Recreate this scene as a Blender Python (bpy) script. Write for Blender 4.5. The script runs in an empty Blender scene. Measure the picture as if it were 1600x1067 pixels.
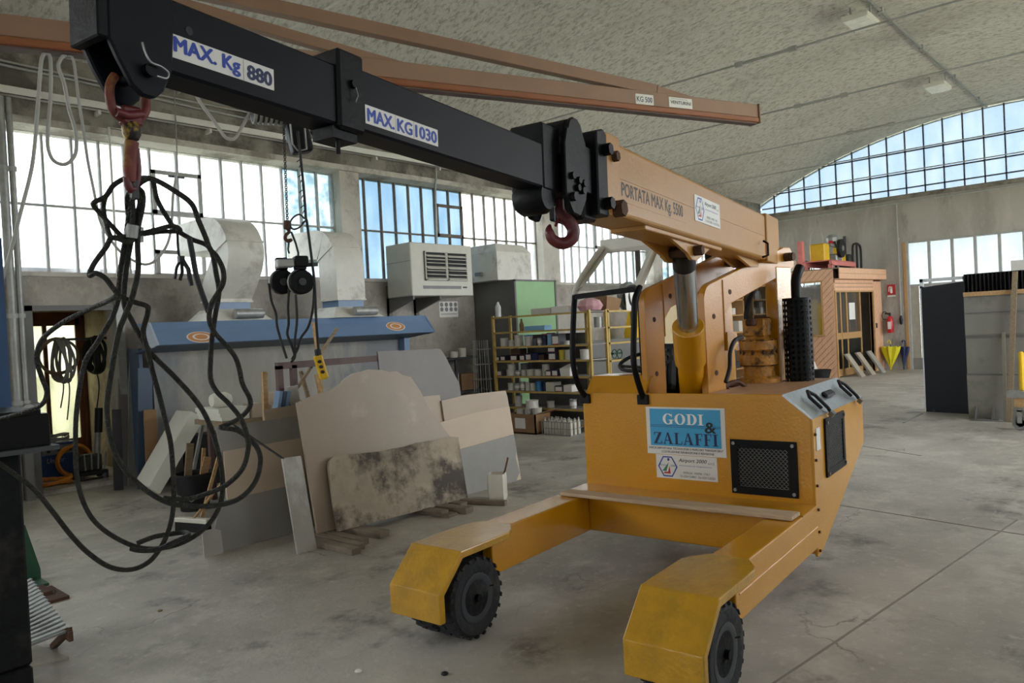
import bpy, math, random
import numpy as np
from mathutils import Vector, Matrix
random.seed(7)
rad = math.radians
scene = bpy.context.scene
COL = scene.collection

# ---------------------------------------------------------------- camera
F_PX, CX, CY = 1175.0, 800.0, 533.5
PITCH, ROLL = rad(.893), rad(-2.9206)
YB, YV = rad(42.267), rad(37.14)          # heading of the hall and of the crane, from the view axis
CAM = np.array([0, 0, 1.6])
def _cam_rotation():
    base = np.array([[1, 0, 0], [0, 0, -1], [0, 1, 0]], float)
    cp, sp, cr, sr = math.cos(PITCH), math.sin(PITCH), math.cos(ROLL), math.sin(ROLL)
    P = np.array([[1, 0, 0], [0, cp, -sp], [0, sp, cp]])
    Z = np.array([[cr, -sr, 0], [sr, cr, 0], [0, 0, 1]])
    W = np.array([[math.sin(YB), math.cos(YB), 0], [-math.cos(YB), math.sin(YB), 0], [0, 0, 1]])
    return Z @ P @ base @ W.T
RC = _cam_rotation()
cam_data = bpy.data.cameras.new('camera'); cam = bpy.data.objects.new('camera', cam_data); COL.objects.link(cam)
M = Matrix.Identity(4)
for i in range(3):
    M[i][0], M[i][1], M[i][2], M[i][3] = RC[0][i], -RC[1][i], -RC[2][i], CAM[i]
cam.matrix_world = M
cam_data.sensor_width = 36; cam_data.lens = F_PX * 36 / 1600; cam_data.clip_start = .05; cam_data.clip_end = 300
scene.camera = cam

# ---------------------------------------------------------------- sky and exposure
world = bpy.data.worlds.new('sky'); scene.world = world; world.use_nodes = True
_bg = world.node_tree.nodes['Background']
_bg.inputs[0].default_value = (.93, .97, 1.0, 1); _bg.inputs[1].default_value = 5.0
vs = scene.view_settings
vs.view_transform = 'Standard'; vs.look = 'None'; vs.gamma = 1; vs.exposure = 1.5; vs.use_curve_mapping = False
scene.cycles.use_denoising = True
scene.cycles.max_bounces = 10; scene.cycles.diffuse_bounces = 6; scene.cycles.transparent_max_bounces = 16
scene.cycles.sample_clamp_indirect = 6
def portal(name, loc, rot, sx, sy):       # marks a window opening so that sky light is sampled through it; gives off nothing itself
    l = bpy.data.lights.new(name, 'AREA'); l.shape = 'RECTANGLE'; l.size = sx; l.size_y = sy
    l.cycles.is_portal = True
    o = bpy.data.objects.new(name, l); COL.objects.link(o); o.location = loc; o.rotation_euler = rot
    return o
for _x0, _x1 in ((-7.5, -2.3), (-2.0, 2.1), (2.3, 6.8), (7.2, 11.6), (12.1, 16.0), (16.5, 21.5)):
    _w = _x1 - _x0
    portal('window_portal', ((_x0 + _x1) / 2, 9.95, 3.3), (rad(-90), 0, 0), _w, 1.6)
    portal('window_portal', ((_x0 + _x1) / 2, -3.3, 3.1), (rad(90), 0, 0), _w, 2.4)  # right-hand windows, out of view and added for daylight
portal('added_door_portal', (-8.2, 3.3, 1.2), (0, rad(-90), 0), 2.4, 1.8)  # doorway behind the camera, added to let in daylight
portal('arch_portal', (22.2, 3.3, 5.6), (0, rad(90), 0), 1.9, 12)
portal('door_portal', (22.2, 3.8, 2.8), (0, rad(90), 0), 1.2, 3.8)

# ---------------------------------------------------------------- pixel to place helpers
def ray(x, y): return RC.T @ np.array([(x - CX) / F_PX, (y - CY) / F_PX, 1.0])
def hit(x, y, ax, val):                    # the point on the hall plane where coordinate ax == val
    d = ray(x, y); return CAM + d * (val - CAM[ax]) / d[ax]
def hitp(x, y, p, n):
    d = ray(x, y); n = np.asarray(n, float); return CAM + d * ((np.asarray(p) - CAM) @ n) / (d @ n)
def at_depth(x, y, dep): return CAM + ray(x, y) * dep
class Frame:                               # a local frame: x along its yaw (and pitch), y to the left, z up
    def __init__(s, o, yaw, pitch=0):
        s.o = np.asarray(o, float); c, n = math.cos(yaw), math.sin(yaw); cp, sp = math.cos(pitch), math.sin(pitch)
        s.A = np.array([[c * cp, -n, -c * sp], [n * cp, c, -n * sp], [sp, 0, cp]])
    def loc(s, P): return s.A.T @ (np.asarray(P) - s.o)
    def wor(s, l): return s.o + s.A @ np.asarray(l, float)
    def hit(s, x, y, ax, val):
        n = s.A[:, ax]; d = ray(x, y); t = (val - (CAM - s.o) @ n) / (d @ n); return s.loc(CAM + t * d)
    def mat(s):
        m = Matrix.Identity(4)
        for i in range(3):
            for j in range(3): m[i][j] = s.A[i][j]
            m[i][3] = s.o[i]
        return m

# ---------------------------------------------------------------- materials
def lin(c):
    if isinstance(c, str): c = [int(c[i:i + 2], 16) for i in (0, 2, 4)]
    out = []
    for v in c:
        v = v / 255; out.append(v / 12.92 if v <= .04045 else ((v + .055) / 1.055) ** 2.4)
    return tuple(out) + (1,)
MATS = {}
def mat(name, col, rough=.6, metal=0, var=.15, scale=6, bump=0, bscale=40, col2=None, cover=.5, spec=.5, stretch=None, coat=0):
    """Principled material: colour varied by noise; col2 = a second colour in blotches covering about `cover`."""
    if name in MATS: return MATS[name]
    m = bpy.data.materials.new(name); m.use_nodes = True; nt = m.node_tree; N = nt.nodes; Lk = nt.links
    b = N['Principled BSDF']; b.inputs['Roughness'].default_value = rough; b.inputs['Metallic'].default_value = metal
    b.inputs['Specular IOR Level'].default_value = spec
    tc = N.new('ShaderNodeTexCoord'); mp = N.new('ShaderNodeMapping'); Lk.new(tc.outputs['Object'], mp.inputs[0])
    if stretch: mp.inputs['Scale'].default_value = stretch
    nz = N.new('ShaderNodeTexNoise'); nz.inputs['Scale'].default_value = scale; nz.inputs['Detail'].default_value = 6; nz.inputs['Roughness'].default_value = .65
    Lk.new(mp.outputs[0], nz.inputs['Vector'])
    c = lin(col)
    mix = N.new('ShaderNodeMix'); mix.data_type = 'RGBA'
    mr = N.new('ShaderNodeMapRange'); mr.inputs[1].default_value = .3; mr.inputs[2].default_value = .7
    Lk.new(nz.outputs['Fac'], mr.inputs[0])
    lo = tuple(max(0, x * (1 - var)) for x in c[:3]) + (1,); hi = tuple(min(1, x * (1 + var)) for x in c[:3]) + (1,)
    mix.inputs[6].default_value = lo; mix.inputs[7].default_value = hi
    Lk.new(mr.outputs[0], mix.inputs[0]); out = mix.outputs[2]
    if col2 is not None:
        n2 = N.new('ShaderNodeTexNoise'); n2.inputs['Scale'].default_value = scale * .55; n2.inputs['Detail'].default_value = 8; n2.inputs['Roughness'].default_value = .7
        Lk.new(mp.outputs[0], n2.inputs['Vector'])
        m2 = N.new('ShaderNodeMapRange'); t = .62 - .24 * cover
        m2.inputs[1].default_value = t - .05; m2.inputs[2].default_value = t + .07; Lk.new(n2.outputs['Fac'], m2.inputs[0])
        mx = N.new('ShaderNodeMix'); mx.data_type = 'RGBA'; mx.inputs[7].default_value = lin(col2)
        Lk.new(m2.outputs[0], mx.inputs[0]); Lk.new(out, mx.inputs[6]); out = mx.outputs[2]
    Lk.new(out, b.inputs['Base Color'])
    if bump:
        nb = N.new('ShaderNodeTexNoise'); nb.inputs['Scale'].default_value = bscale; nb.inputs['Detail'].default_value = 5
        Lk.new(mp.outputs[0], nb.inputs['Vector'])
        bp = N.new('ShaderNodeBump'); bp.inputs['Strength'].default_value = min(1, bump); bp.inputs['Distance'].default_value = .02 * max(1, bump)
        Lk.new(nb.outputs['Fac'], bp.inputs['Height']); Lk.new(bp.outputs[0], b.inputs['Normal'])
    if coat: b.inputs['Coat Weight'].default_value = coat; b.inputs['Coat Roughness'].default_value = .16
    MATS[name] = m; return m

def mat_glass(name, tint, tint2=None, scale=3, frost=.12, rough=.08, gl=.06, stretch=(1, 1, .35)):
    """A dirty pane: lets tinted daylight through, part of it scattered by the dirt."""
    if name in MATS: return MATS[name]
    m = bpy.data.materials.new(name); m.use_nodes = True; nt = m.node_tree; N = nt.nodes; Lk = nt.links
    for n in list(N): N.remove(n)
    o = N.new('ShaderNodeOutputMaterial'); tr = N.new('ShaderNodeBsdfTransparent'); tl = N.new('ShaderNodeBsdfTranslucent'); g = N.new('ShaderNodeBsdfGlossy')
    g.inputs['Roughness'].default_value = rough
    tc = N.new('ShaderNodeTexCoord'); mp = N.new('ShaderNodeMapping'); mp.inputs['Scale'].default_value = stretch
    Lk.new(tc.outputs['Object'], mp.inputs[0])
    nz = N.new('ShaderNodeTexNoise'); nz.inputs['Scale'].default_value = scale; nz.inputs['Detail'].default_value = 7; Lk.new(mp.outputs[0], nz.inputs['Vector'])
    mr = N.new('ShaderNodeMapRange'); mr.inputs[1].default_value = .38; mr.inputs[2].default_value = .66; Lk.new(nz.outputs['Fac'], mr.inputs[0])
    mx = N.new('ShaderNodeMix'); mx.data_type = 'RGBA'; mx.inputs[6].default_value = tuple(tint) + (1,)
    mx.inputs[7].default_value = tuple(tint2 or [t * .72 for t in tint]) + (1,); Lk.new(mr.outputs[0], mx.inputs[0])
    Lk.new(mx.outputs[2], tr.inputs[0]); tl.inputs[0].default_value = (.75, .77, .78, 1)
    m1 = N.new('ShaderNodeMixShader'); m1.inputs[0].default_value = frost; Lk.new(tr.outputs[0], m1.inputs[1]); Lk.new(tl.outputs[0], m1.inputs[2])
    m2 = N.new('ShaderNodeMixShader'); m2.inputs[0].default_value = gl; Lk.new(m1.outputs[0], m2.inputs[1]); Lk.new(g.outputs[0], m2.inputs[2])
    Lk.new(m2.outputs[0], o.inputs['Surface'])
    MATS[name] = m; return m

# ---------------------------------------------------------------- mesh building
class MB:
    def __init__(s): s.v = []; s.f = []
    def add(s, v, f):
        n = len(s.v); s.v += [tuple(map(float, p)) for p in v]; s.f += [tuple(i + n for i in q) for q in f]; return s
    def box(s, a, b):
        x0, y0, z0 = a; x1, y1, z1 = b
        v = [(x, y, z) for z in (z0, z1) for y in (y0, y1) for x in (x0, x1)]
        return s.add(v, [(0, 2, 3, 1), (4, 5, 7, 6), (0, 1, 5, 4), (2, 6, 7, 3), (0, 4, 6, 2), (1, 3, 7, 5)])
    def cbox(s, c, size, yaw=0, pitch=0, roll=0):
        R = Matrix.Rotation(yaw, 3, 'Z') @ Matrix.Rotation(pitch, 3, 'Y') @ Matrix.Rotation(roll, 3, 'X')
        v = []
        for z in (-.5, .5):
            for y in (-.5, .5):
                for x in (-.5, .5): v.append(R @ Vector((x * size[0], y * size[1], z * size[2])) + Vector(c))
        return s.add(v, [(0, 2, 3, 1), (4, 5, 7, 6), (0, 1, 5, 4), (2, 6, 7, 3), (0, 4, 6, 2), (1, 3, 7, 5)])
    def bar(s, p0, p1, w, h, up=(0, 0, 1)):   # a rectangular bar between two points; w sideways, h along up
        p0, p1 = Vector(p0), Vector(p1); d = (p1 - p0).normalized(); u = Vector(up)
        if abs(d.dot(u)) > .98: u = Vector((1, 0, 0))
        sd = d.cross(u).normalized() * w / 2; u = sd.cross(d).normalized() * h / 2
        v = [p + a * sd + b * u for p in (p0, p1) for a, b in ((-1, -1), (1, -1), (1, 1), (-1, 1))]
        return s.add(v, [(0, 1, 2, 3)[::-1], (4, 5, 6, 7), (0, 1, 5, 4), (1, 2, 6, 5), (2, 3, 7, 6), (3, 0, 4, 7)])
    def cyl(s, p0, p1, r0, r1=None, n=16, caps=True):
        r1 = r0 if r1 is None else r1; p0, p1 = Vector(p0), Vector(p1); d = (p1 - p0).normalized()
        a = d.orthogonal().normalized(); b = d.cross(a); v = []
        for p, r in ((p0, r0), (p1, r1)):
            for i in range(n): t = 2 * math.pi * i / n; v.append(p + (a * math.cos(t) + b * math.sin(t)) * r)
        f = [(i, (i + 1) % n, n + (i + 1) % n, n + i) for i in range(n)]
        if caps: f += [tuple(range(n))[::-1], tuple(range(n, 2 * n))]
        return s.add(v, f)
    def tube(s, pts, r, n=8, closed=False):
        P = [Vector(p) for p in pts]; m = len(P); v = []; f = []; a = None
        for i, p in enumerate(P):
            t = (P[(i + 1) % m] - P[i - 1]) if closed else (P[min(i + 1, m - 1)] - P[max(i - 1, 0)])
            t = t.normalized() if t.length > 1e-9 else Vector((0, 0, 1))
            a = t.orthogonal().normalized() if a is None else (a - t * a.dot(t)).normalized()
            b = t.cross(a); rr = r[i] if isinstance(r, (list, tuple)) else r
            for k in range(n): q = 2 * math.pi * k / n; v.append(p + (a * math.cos(q) + b * math.sin(q)) * rr)
        for i in range(m if closed else m - 1):
            j = (i + 1) % m
            for k in range(n): f.append((i * n + k, i * n + (k + 1) % n, j * n + (k + 1) % n, j * n + k))
        if not closed: f += [tuple(range(n))[::-1], tuple((m - 1) * n + k for k in range(n))]
        return s.add(v, f)
    def prism(s, poly, ax, h0, h1):          # poly in the two other axes (in x,y,z order), extruded along axis ax
        n = len(poly); v = []
        for h in (h0, h1):
            for p in poly: q = list(p); q.insert(ax, h); v.append(q)
        ar = sum(poly[i][0] * poly[(i + 1) % n][1] - poly[(i + 1) % n][0] * poly[i][1] for i in range(n))
        f = [tuple(range(n)), tuple(range(n, 2 * n))[::-1]] + [(i, n + i, n + (i + 1) % n, (i + 1) % n) for i in range(n)]
        flip = (ar > 0) != (ax == 1); flip = flip != (h1 < h0)
        if flip: f = [q[::-1] for q in f]
        return s.add(v, f)
    def loft(s, rings, cap=True, closed=True):
        n = len(rings[0]); v = [p for r in rings for p in r]; f = []
        for i in range(len(rings) - 1):
            for k in range(n if closed else n - 1): f.append((i * n + k, i * n + (k + 1) % n, (i + 1) * n + (k + 1) % n, (i + 1) * n + k))
        if cap: f += [tuple(range(n))[::-1], tuple((len(rings) - 1) * n + k for k in range(n))]
        return s.add(v, f)
    def lathe(s, prof, n=20, o=(0, 0, 0), ax='Z'):
        rings = []
        for r, h in prof:
            ring = []
            for k in range(n):
                t = 2 * math.pi * k / n; a, b = r * math.cos(t), r * math.sin(t)
                p = {'Z': (a, b, h), 'Y': (b, h, a), 'X': (h, a, b)}[ax]; ring.append((p[0] + o[0], p[1] + o[1], p[2] + o[2]))
            rings.append(ring)
        return s.loft(rings)
    def plate(s, pts, t):                    # a planar outline (any plane, 3D points) given thickness t along its normal (both sides halved)
        P = [Vector(p) for p in pts]; nrm = Vector((0, 0, 0)); n = len(P)
        for i in range(n): nrm += (P[i] - P[0]).cross(P[(i + 1) % n] - P[0])
        nrm.normalize(); v = [p - nrm * t / 2 for p in P] + [p + nrm * t / 2 for p in P]
        return s.add(v, [tuple(range(n))[::-1], tuple(range(n, 2 * n))] + [(i, (i + 1) % n, n + (i + 1) % n, n + i) for i in range(n)])
    def build(s, name, m, parent=None, smooth=0, bevel=0, seg=1, label=None):
        me = bpy.data.meshes.new(name); me.from_pydata(s.v, [], s.f); me.validate(); me.update()
        me.materials.append(m if not isinstance(m, str) else MATS[m])
        if smooth:
            for p in me.polygons: p.use_smooth = True
            me.set_sharp_from_angle(angle=rad(smooth))
        o = bpy.data.objects.new(name, me); COL.objects.link(o)
        if parent is not None: o.parent = parent
        if bevel:
            b = o.modifiers.new('bevel', 'BEVEL'); b.width = bevel; b.segments = seg; b.limit_method = 'ANGLE'; b.angle_limit = rad(35)
        if label: o['label'] = label
        return o
def tag(o, label, cat=None, group=None, kind=None):
    if label: o['label'] = label
    if cat: o['category'] = cat
    if group: o['group'] = group
    if kind: o['kind'] = kind
    return o
def struct(o): o['kind'] = 'structure'; return o
def thing(name, label, cat, loc=(0, 0, 0), rz=0, group=None):
    o = bpy.data.objects.new(name, None); COL.objects.link(o); o.empty_display_size = .1
    o.location = [float(a) for a in loc]; o.rotation_euler = (0, 0, rz); return tag(o, label, cat, group)
def group_empty(name, loc=(0, 0, 0)):
    o = bpy.data.objects.new(name, None); COL.objects.link(o); o.location = loc; o.empty_display_size = .1; return o
def inst(src, parent=None, loc=None, rot=None, name=None):
    o = bpy.data.objects.new(name or src.name.split('.')[0], src.data); COL.objects.link(o)
    for md in src.modifiers:
        n = o.modifiers.new(md.name, md.type)
        if md.type == 'BEVEL': n.width = md.width; n.segments = md.segments; n.limit_method = md.limit_method; n.angle_limit = md.angle_limit
    if parent is not None: o.parent = parent
    if loc is not None: o.location = loc
    if rot is not None: o.rotation_euler = rot
    return o
def kids(o): return [c for c in bpy.data.objects if c.parent == o]
def copy_tree(o, parent=None, label=None, loc=None, rz=None):
    c = o.copy(); COL.objects.link(c); c.parent = parent
    if label: c['label'] = label
    if loc is not None: c.location = [float(a) for a in loc]
    if rz is not None: c.rotation_euler = (0, 0, rz)
    for ch in kids(o): copy_tree(ch, c)
    return c
def catmull(P, k=8, closed=False):
    P = [np.asarray(p, float) for p in P]; n = len(P); out = []
    for i in range(n if closed else n - 1):
        g = lambda j: P[j % n] if closed else P[min(max(j, 0), n - 1)]
        p0, p1, p2, p3 = g(i - 1), g(i), g(i + 1), g(i + 2)
        for t in np.linspace(0, 1, k, endpoint=False):
            out.append(.5 * ((2 * p1) + (-p0 + p2) * t + (2 * p0 - 5 * p1 + 4 * p2 - p3) * t * t + (-p0 + 3 * p1 - 3 * p2 + p3) * t ** 3))
    if not closed: out.append(P[-1])
    return out
def text(body, name, m, parent, origin, xdir, ydir, width, height, bold=0, depth=.0006, align='L', slant=0):
    """Lettering as flat geometry: fitted into width x height, lower-left corner at origin, in the parent's frame."""
    cu = bpy.data.curves.new('lettering', 'FONT'); cu.body = body; cu.size = 1;  cu.shear = slant; cu.resolution_u = 3; cu.fill_mode = 'FRONT'
    t = bpy.data.objects.new('lettering', cu); COL.objects.link(t)
    dg = bpy.context.evaluated_depsgraph_get(); dg.update()
    me = bpy.data.meshes.new_from_object(t.evaluated_get(dg)); bpy.data.objects.remove(t)
    if bold:                                   # heavier strokes: the same outline repeated a little to each side
        base = [v.co.copy() for v in me.vertices]; fs = [tuple(p.vertices) for p in me.polygons]; n = len(base); V_, F_ = [], []
        for k, (dx, dy) in enumerate(((-1, 0), (1, 0), (0, .6), (0, -.6), (.5, .4), (-.5, -.4))):
            V_ += [(c.x + dx * bold, c.y + dy * bold, k * 1e-5) for c in base]; F_ += [tuple(i + k * n for i in q) for q in fs]
        me = bpy.data.meshes.new('lettering'); me.from_pydata(V_, [], F_)
    xs = [v.co.x for v in me.vertices]; ys = [v.co.y for v in me.vertices]
    x0, x1, y0, y1 = min(xs), max(xs), min(ys), max(ys); X, Y = Vector(xdir).normalized(), Vector(ydir).normalized(); Zv = X.cross(Y)
    for v in me.vertices:
        v.co = Vector(origin) + X * ((v.co.x - x0) / (x1 - x0) * width) + Y * ((v.co.y - y0) / (y1 - y0) * height) + Zv * (depth + v.co.z)
    me.materials.clear(); me.materials.append(MATS[m] if isinstance(m, str) else m)
    o = bpy.data.objects.new(name, me); COL.objects.link(o); o.parent = parent; return o

# palette
mat('orange_paint', 'C78A0A', .27, var=.06, scale=3, bump=.12, bscale=60, coat=.5)
mat('fender_paint', 'B98A14', .28, var=.16, scale=9, bump=.25, bscale=35, col2='A88018', cover=.3, coat=.5)
mat('plate_paint', 'B97D1C', .32, var=.06, scale=3, bump=.08, bscale=70, coat=.1, spec=.35)
mat('boom_tone', 'B07F3E', .33, var=.06, scale=3, bump=.08, bscale=70, coat=.12, spec=.35)  # body's orange again, with reflected ceiling light put into its tone
mat('deck_paint', 'A9825E', .55, var=.15, scale=8)
mat('black_paint', '0A0B0E', .5, var=.25, scale=6, bump=.1, bscale=50, spec=.2)
mat('navy_black', '0A0D14', .5, var=.2, scale=5, spec=.2)
mat('black_rubber', '141517', .7, var=.3, scale=12, bump=.3, bscale=80)
mat('tyre_rubber', '1C1D20', .75, var=.3, scale=14, bump=.35, bscale=60, col2='3A3935', cover=.2)
mat('rim_grey', '33353A', .5, var=.2)
mat('rust', '4E3220', .8, var=.4, scale=25, bump=.3)
mat('red_paint', '5E2023', .45, var=.3, scale=10, bump=.15)
mat('hook_rust', '6A2C22', .6, var=.4, scale=18, col2='8C6A22', cover=.2, bump=.2)
mat('chrome', 'B9BDC2', .22, 1, var=.1)
mat('steel', '8E8F8E', .4, .8, var=.2, scale=20)
mat('galvanised', '9C9D9A', .5, .5, var=.15, scale=14)
mat('aluminium', 'C9CDD2', .28, .9, var=.1, scale=30, bump=.15, bscale=120)
mat('white_print', 'DEDCD6', .5, var=.05)
mat('blue_print', '3A9FD0', .45, var=.05)
mat('ink_blue', '1D3FA0', .5, var=.08)
mat('ink_navy', '12204F', .5, var=.08)
mat('ink_black', '121212', .5, var=.05)
mat('ink_grey', '4A4238', .6, var=.2, scale=40)
mat('ink_white', 'EFEEEA', .5, var=.03)
mat('ink_green', '2B7A55', .5, var=.05)
mat('ink_red', 'B02A35', .5, var=.05)
mat('jib_paint', '93735E', .5, var=.08, scale=3)
mat('jib_orange', '8E5532', .5, var=.12, scale=5)
mat('wood', 'B79468', .7, var=.25, scale=5, stretch=(1, 9, 9))
mat('wood_old', '8A7961', .8, var=.3, scale=6, stretch=(1, 8, 8), bump=.2)
mat('wood_pink', 'E0B290', .6, var=.14, scale=5, stretch=(8, 8, 1.2))
mat('wood_trim', 'B88F5E', .55, var=.12, scale=6, stretch=(6, 6, 1))
mat('concrete_wall', '9A958C', .9, var=.22, scale=1.3, bump=.5, bscale=9, col2='746F68', cover=.36)
mat('concrete_beam', '8C877E', .9, var=.3, scale=2.2, bump=.6, bscale=14, col2='5C5750', cover=.4)
mat('plaster_light', 'C4BFB6', .9, var=.16, scale=2, bump=.4, bscale=12, col2='908A80', cover=.3)
mat('bar_rust', '6E6258', .7, var=.3, scale=12)
mat('bar_grey', 'A9AAA8', .6, var=.15)
mat('white_enamel', 'D9D7D0', .45, var=.05)
mat('duct_white', 'D6D3CA', .5, var=.08, scale=4, col2='B5B1A6', cover=.2)
mat('heater_cream', 'C9C7BC', .5, var=.05)
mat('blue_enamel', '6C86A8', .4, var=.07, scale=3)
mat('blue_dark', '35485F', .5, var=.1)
mat('dirty_panel', '9A968C', .7, var=.2, scale=2.2, col2='7D7F82', cover=.4, stretch=(1, 1, .3))
mat('green_sheet', '8FB886', .5, var=.08, scale=2)
mat('grey_sheet', '6E6D6B', .6, var=.12, scale=2)
mat('dark_grey', '3C3D3F', .6, var=.2)
mat('grey_plastic', '7B7C7C', .5, var=.1)
mat('yellow_steel', 'BFA057', .5, var=.15, scale=10)
mat('shelf_board', '97928A', .7, var=.15)
mat('stone_beige', '9E8E7C', .45, var=.07, scale=1.6, col2='B8A792', cover=.15)
mat('stone_beige_light', 'B09F8B', .5, var=.06, scale=2)
mat('stone_cream', 'C0AD96', .5, var=.06, scale=2)
mat('stone_grey', '84817C', .45, var=.1, scale=2.2, col2='8E8B86', cover=.25)
mat('stone_dark', '706A65', .45, var=.1, scale=3)
mat('stone_dirty', 'A99C89', .7, var=.2, scale=3, col2='4A4239', cover=.55, bump=.4, bscale=16)
mat('stone_marble', 'A19E98', .4, var=.1, scale=4, stretch=(1, 1, .4), col2='BFC0BC', cover=.3)
mat('stone_rough', 'A79C8C', .9, var=.2, scale=9, bump=.7, bscale=30)
mat('foam_white', 'DFDED4', .75, var=.04)
mat('plastic_white', 'DCD8CB', .4, var=.06)
mat('cardboard', '8F6F4F', .8, var=.1)
mat('sheet_mill', 'A49E90', .6, var=.1)
mat('navy_panel', '121826', .5, var=.25, scale=5)
mat('machine_grey', '85827A', .6, var=.1, scale=2, col2='716E67', cover=.3)
mat('sign_red', 'B3242E', .5, var=.05)
mat('ext_red', 'C01F2A', .35, var=.06)
mat('umbrella_yellow', 'D9CC1A', .6, var=.1, scale=5)
mat('bright_yellow', 'E0B418', .45, var=.1)
mat('faded_red', 'D9807A', .6, var=.12)
mat('orange_hose', 'D8862B', .5, var=.1)
mat('door_brown', '6B3E22', .5, var=.2, scale=5)
mat('dark_green', '1F4A36', .5, var=.2)
mat('welder_blue', '1F3F73', .5, var=.1)
mat('paper', 'E4E2DC', .7, var=.03)
mat('paint_blue', '2B7FB8', .4, var=.05); mat('paint_blue_light', '7FB2D6', .4, var=.05); mat('lid_blue', '2F7FC8', .4, var=.05)
mat('can_grey', 'A8A7A2', .4, .4, var=.12); mat('can_white', 'C9C6BD', .45, var=.1); mat('can_dark', '55565A', .5, var=.15); mat('can_yellow', 'CDBB3A', .5, var=.1)
mat('box_violet', '3A2F4A', .6, var=.15); mat('box_brown', '4A3428', .7, var=.2); mat('box_label', 'E3DFDA', .6, var=.04)
mat('pink_cloth', 'C79AA0', .8, var=.2, scale=8); mat('beige_door', 'CBB892', .6, var=.06)
mat('pump_paint', 'B57E2C', .5, var=.3, scale=16, col2='4A3015', cover=.3, bump=.3)
mat('cable_grey', 'A5A5A1', .5, var=.1); mat('rope_steel', '363632', .55, .5, var=.35, scale=60, bump=.8, bscale=180)
mat('cord_black', '1A1A1A', .6, var=.3)
mat('brown_steel', '5E4A47', .6, var=.2)
# ================================================================ the hall
def surf_mat(name, cols, scales, rough, bump, bscale, cracks=0, stretch=(1, 1, 1)):
    """Concrete: three tones mixed by noises of three sizes, with optional fine cracks and relief."""
    m = bpy.data.materials.new(name); m.use_nodes = True; nt = m.node_tree; N = nt.nodes; Lk = nt.links; b = N['Principled BSDF']
    tc = N.new('ShaderNodeTexCoord'); mp = N.new('ShaderNodeMapping'); mp.inputs['Scale'].default_value = stretch; Lk.new(tc.outputs['Object'], mp.inputs[0])
    cur = None
    for i, (c, sc) in enumerate(zip(cols, scales)):
        if cur is None:
            rgb = N.new('ShaderNodeRGB'); rgb.outputs[0].default_value = lin(c); cur = rgb.outputs[0]; continue
        nz = N.new('ShaderNodeTexNoise'); nz.inputs['Scale'].default_value = sc[0]; nz.inputs['Detail'].default_value = 8; nz.inputs['Roughness'].default_value = .68
        Lk.new(mp.outputs[0], nz.inputs['Vector'])
        mr = N.new('ShaderNodeMapRange'); mr.inputs[1].default_value = sc[1]; mr.inputs[2].default_value = sc[2]; mr.inputs[4].default_value = sc[3]
        Lk.new(nz.outputs['Fac'], mr.inputs[0])
        mx = N.new('ShaderNodeMix'); mx.data_type = 'RGBA'; mx.inputs[7].default_value = lin(c); Lk.new(mr.outputs[0], mx.inputs[0]); Lk.new(cur, mx.inputs[6]); cur = mx.outputs[2]
    nb = N.new('ShaderNodeTexNoise'); nb.inputs['Scale'].default_value = bscale; nb.inputs['Detail'].default_value = 9; nb.inputs['Roughness'].default_value = .7; Lk.new(mp.outputs[0], nb.inputs['Vector'])
    h = nb.outputs['Fac']
    if cracks:
        vo = N.new('ShaderNodeTexVoronoi'); vo.feature = 'DISTANCE_TO_EDGE'; vo.inputs['Scale'].default_value = cracks
        wn = N.new('ShaderNodeTexNoise'); wn.inputs['Scale'].default_value = 2.2; wn.inputs['Detail'].default_value = 5; Lk.new(mp.outputs[0], wn.inputs['Vector'])
        ad = N.new('ShaderNodeMix'); ad.data_type = 'RGBA'; ad.blend_type = 'ADD'; ad.inputs[0].default_value = .8; Lk.new(mp.outputs[0], ad.inputs[6]); Lk.new(wn.outputs['Color'], ad.inputs[7])
        Lk.new(ad.outputs[2], vo.inputs['Vector'])
        cr = N.new('ShaderNodeMapRange'); cr.inputs[1].default_value = .0; cr.inputs[2].default_value = .006; cr.inputs[3].default_value = .75; cr.inputs[4].default_value = 0
        Lk.new(vo.outputs['Distance'], cr.inputs[0])
        gate = N.new('ShaderNodeTexNoise'); gate.inputs['Scale'].default_value = .9; Lk.new(mp.outputs[0], gate.inputs['Vector'])
        gm = N.new('ShaderNodeMapRange'); gm.inputs[1].default_value = .5; gm.inputs[2].default_value = .6; Lk.new(gate.outputs['Fac'], gm.inputs[0])
        ml = N.new('ShaderNodeMath'); ml.operation = 'MULTIPLY'; Lk.new(cr.outputs[0], ml.inputs[0]); Lk.new(gm.outputs[0], ml.inputs[1])
        mx = N.new('ShaderNodeMix'); mx.data_type = 'RGBA'; mx.inputs[7].default_value = lin('45423D'); Lk.new(ml.outputs[0], mx.inputs[0]); Lk.new(cur, mx.inputs[6]); cur = mx.outputs[2]
    Lk.new(cur, b.inputs['Base Color']); b.inputs['Roughness'].default_value = rough
    bp = N.new('ShaderNodeBump'); bp.inputs['Strength'].default_value = bump; bp.inputs['Distance'].default_value = .05; Lk.new(h, bp.inputs['Height']); Lk.new(bp.outputs[0], b.inputs['Normal'])
    MATS[name] = m; return m
surf_mat('floor_concrete', ['B2ADA4', '8F8A81', 'C9C4BA', '605C56', 'D6D1C8', '6F6A62'], [0, (.5, .42, .62, .9), (1.7, .5, .68, .8), (1.3, .56, .68, .85), (14, .56, .72, .6), (45, .66, .72, .7)], .5, .2, 26, cracks=.55)
surf_mat('vault_concrete', ['DEDAD4', 'A5A099', 'EAE7E2', '989289'], [0, (16, .48, .6, .8), (30, .5, .62, .8), (.35, .5, .7, .45)], .95, .8, 50, stretch=(1, .5, .5))
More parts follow.
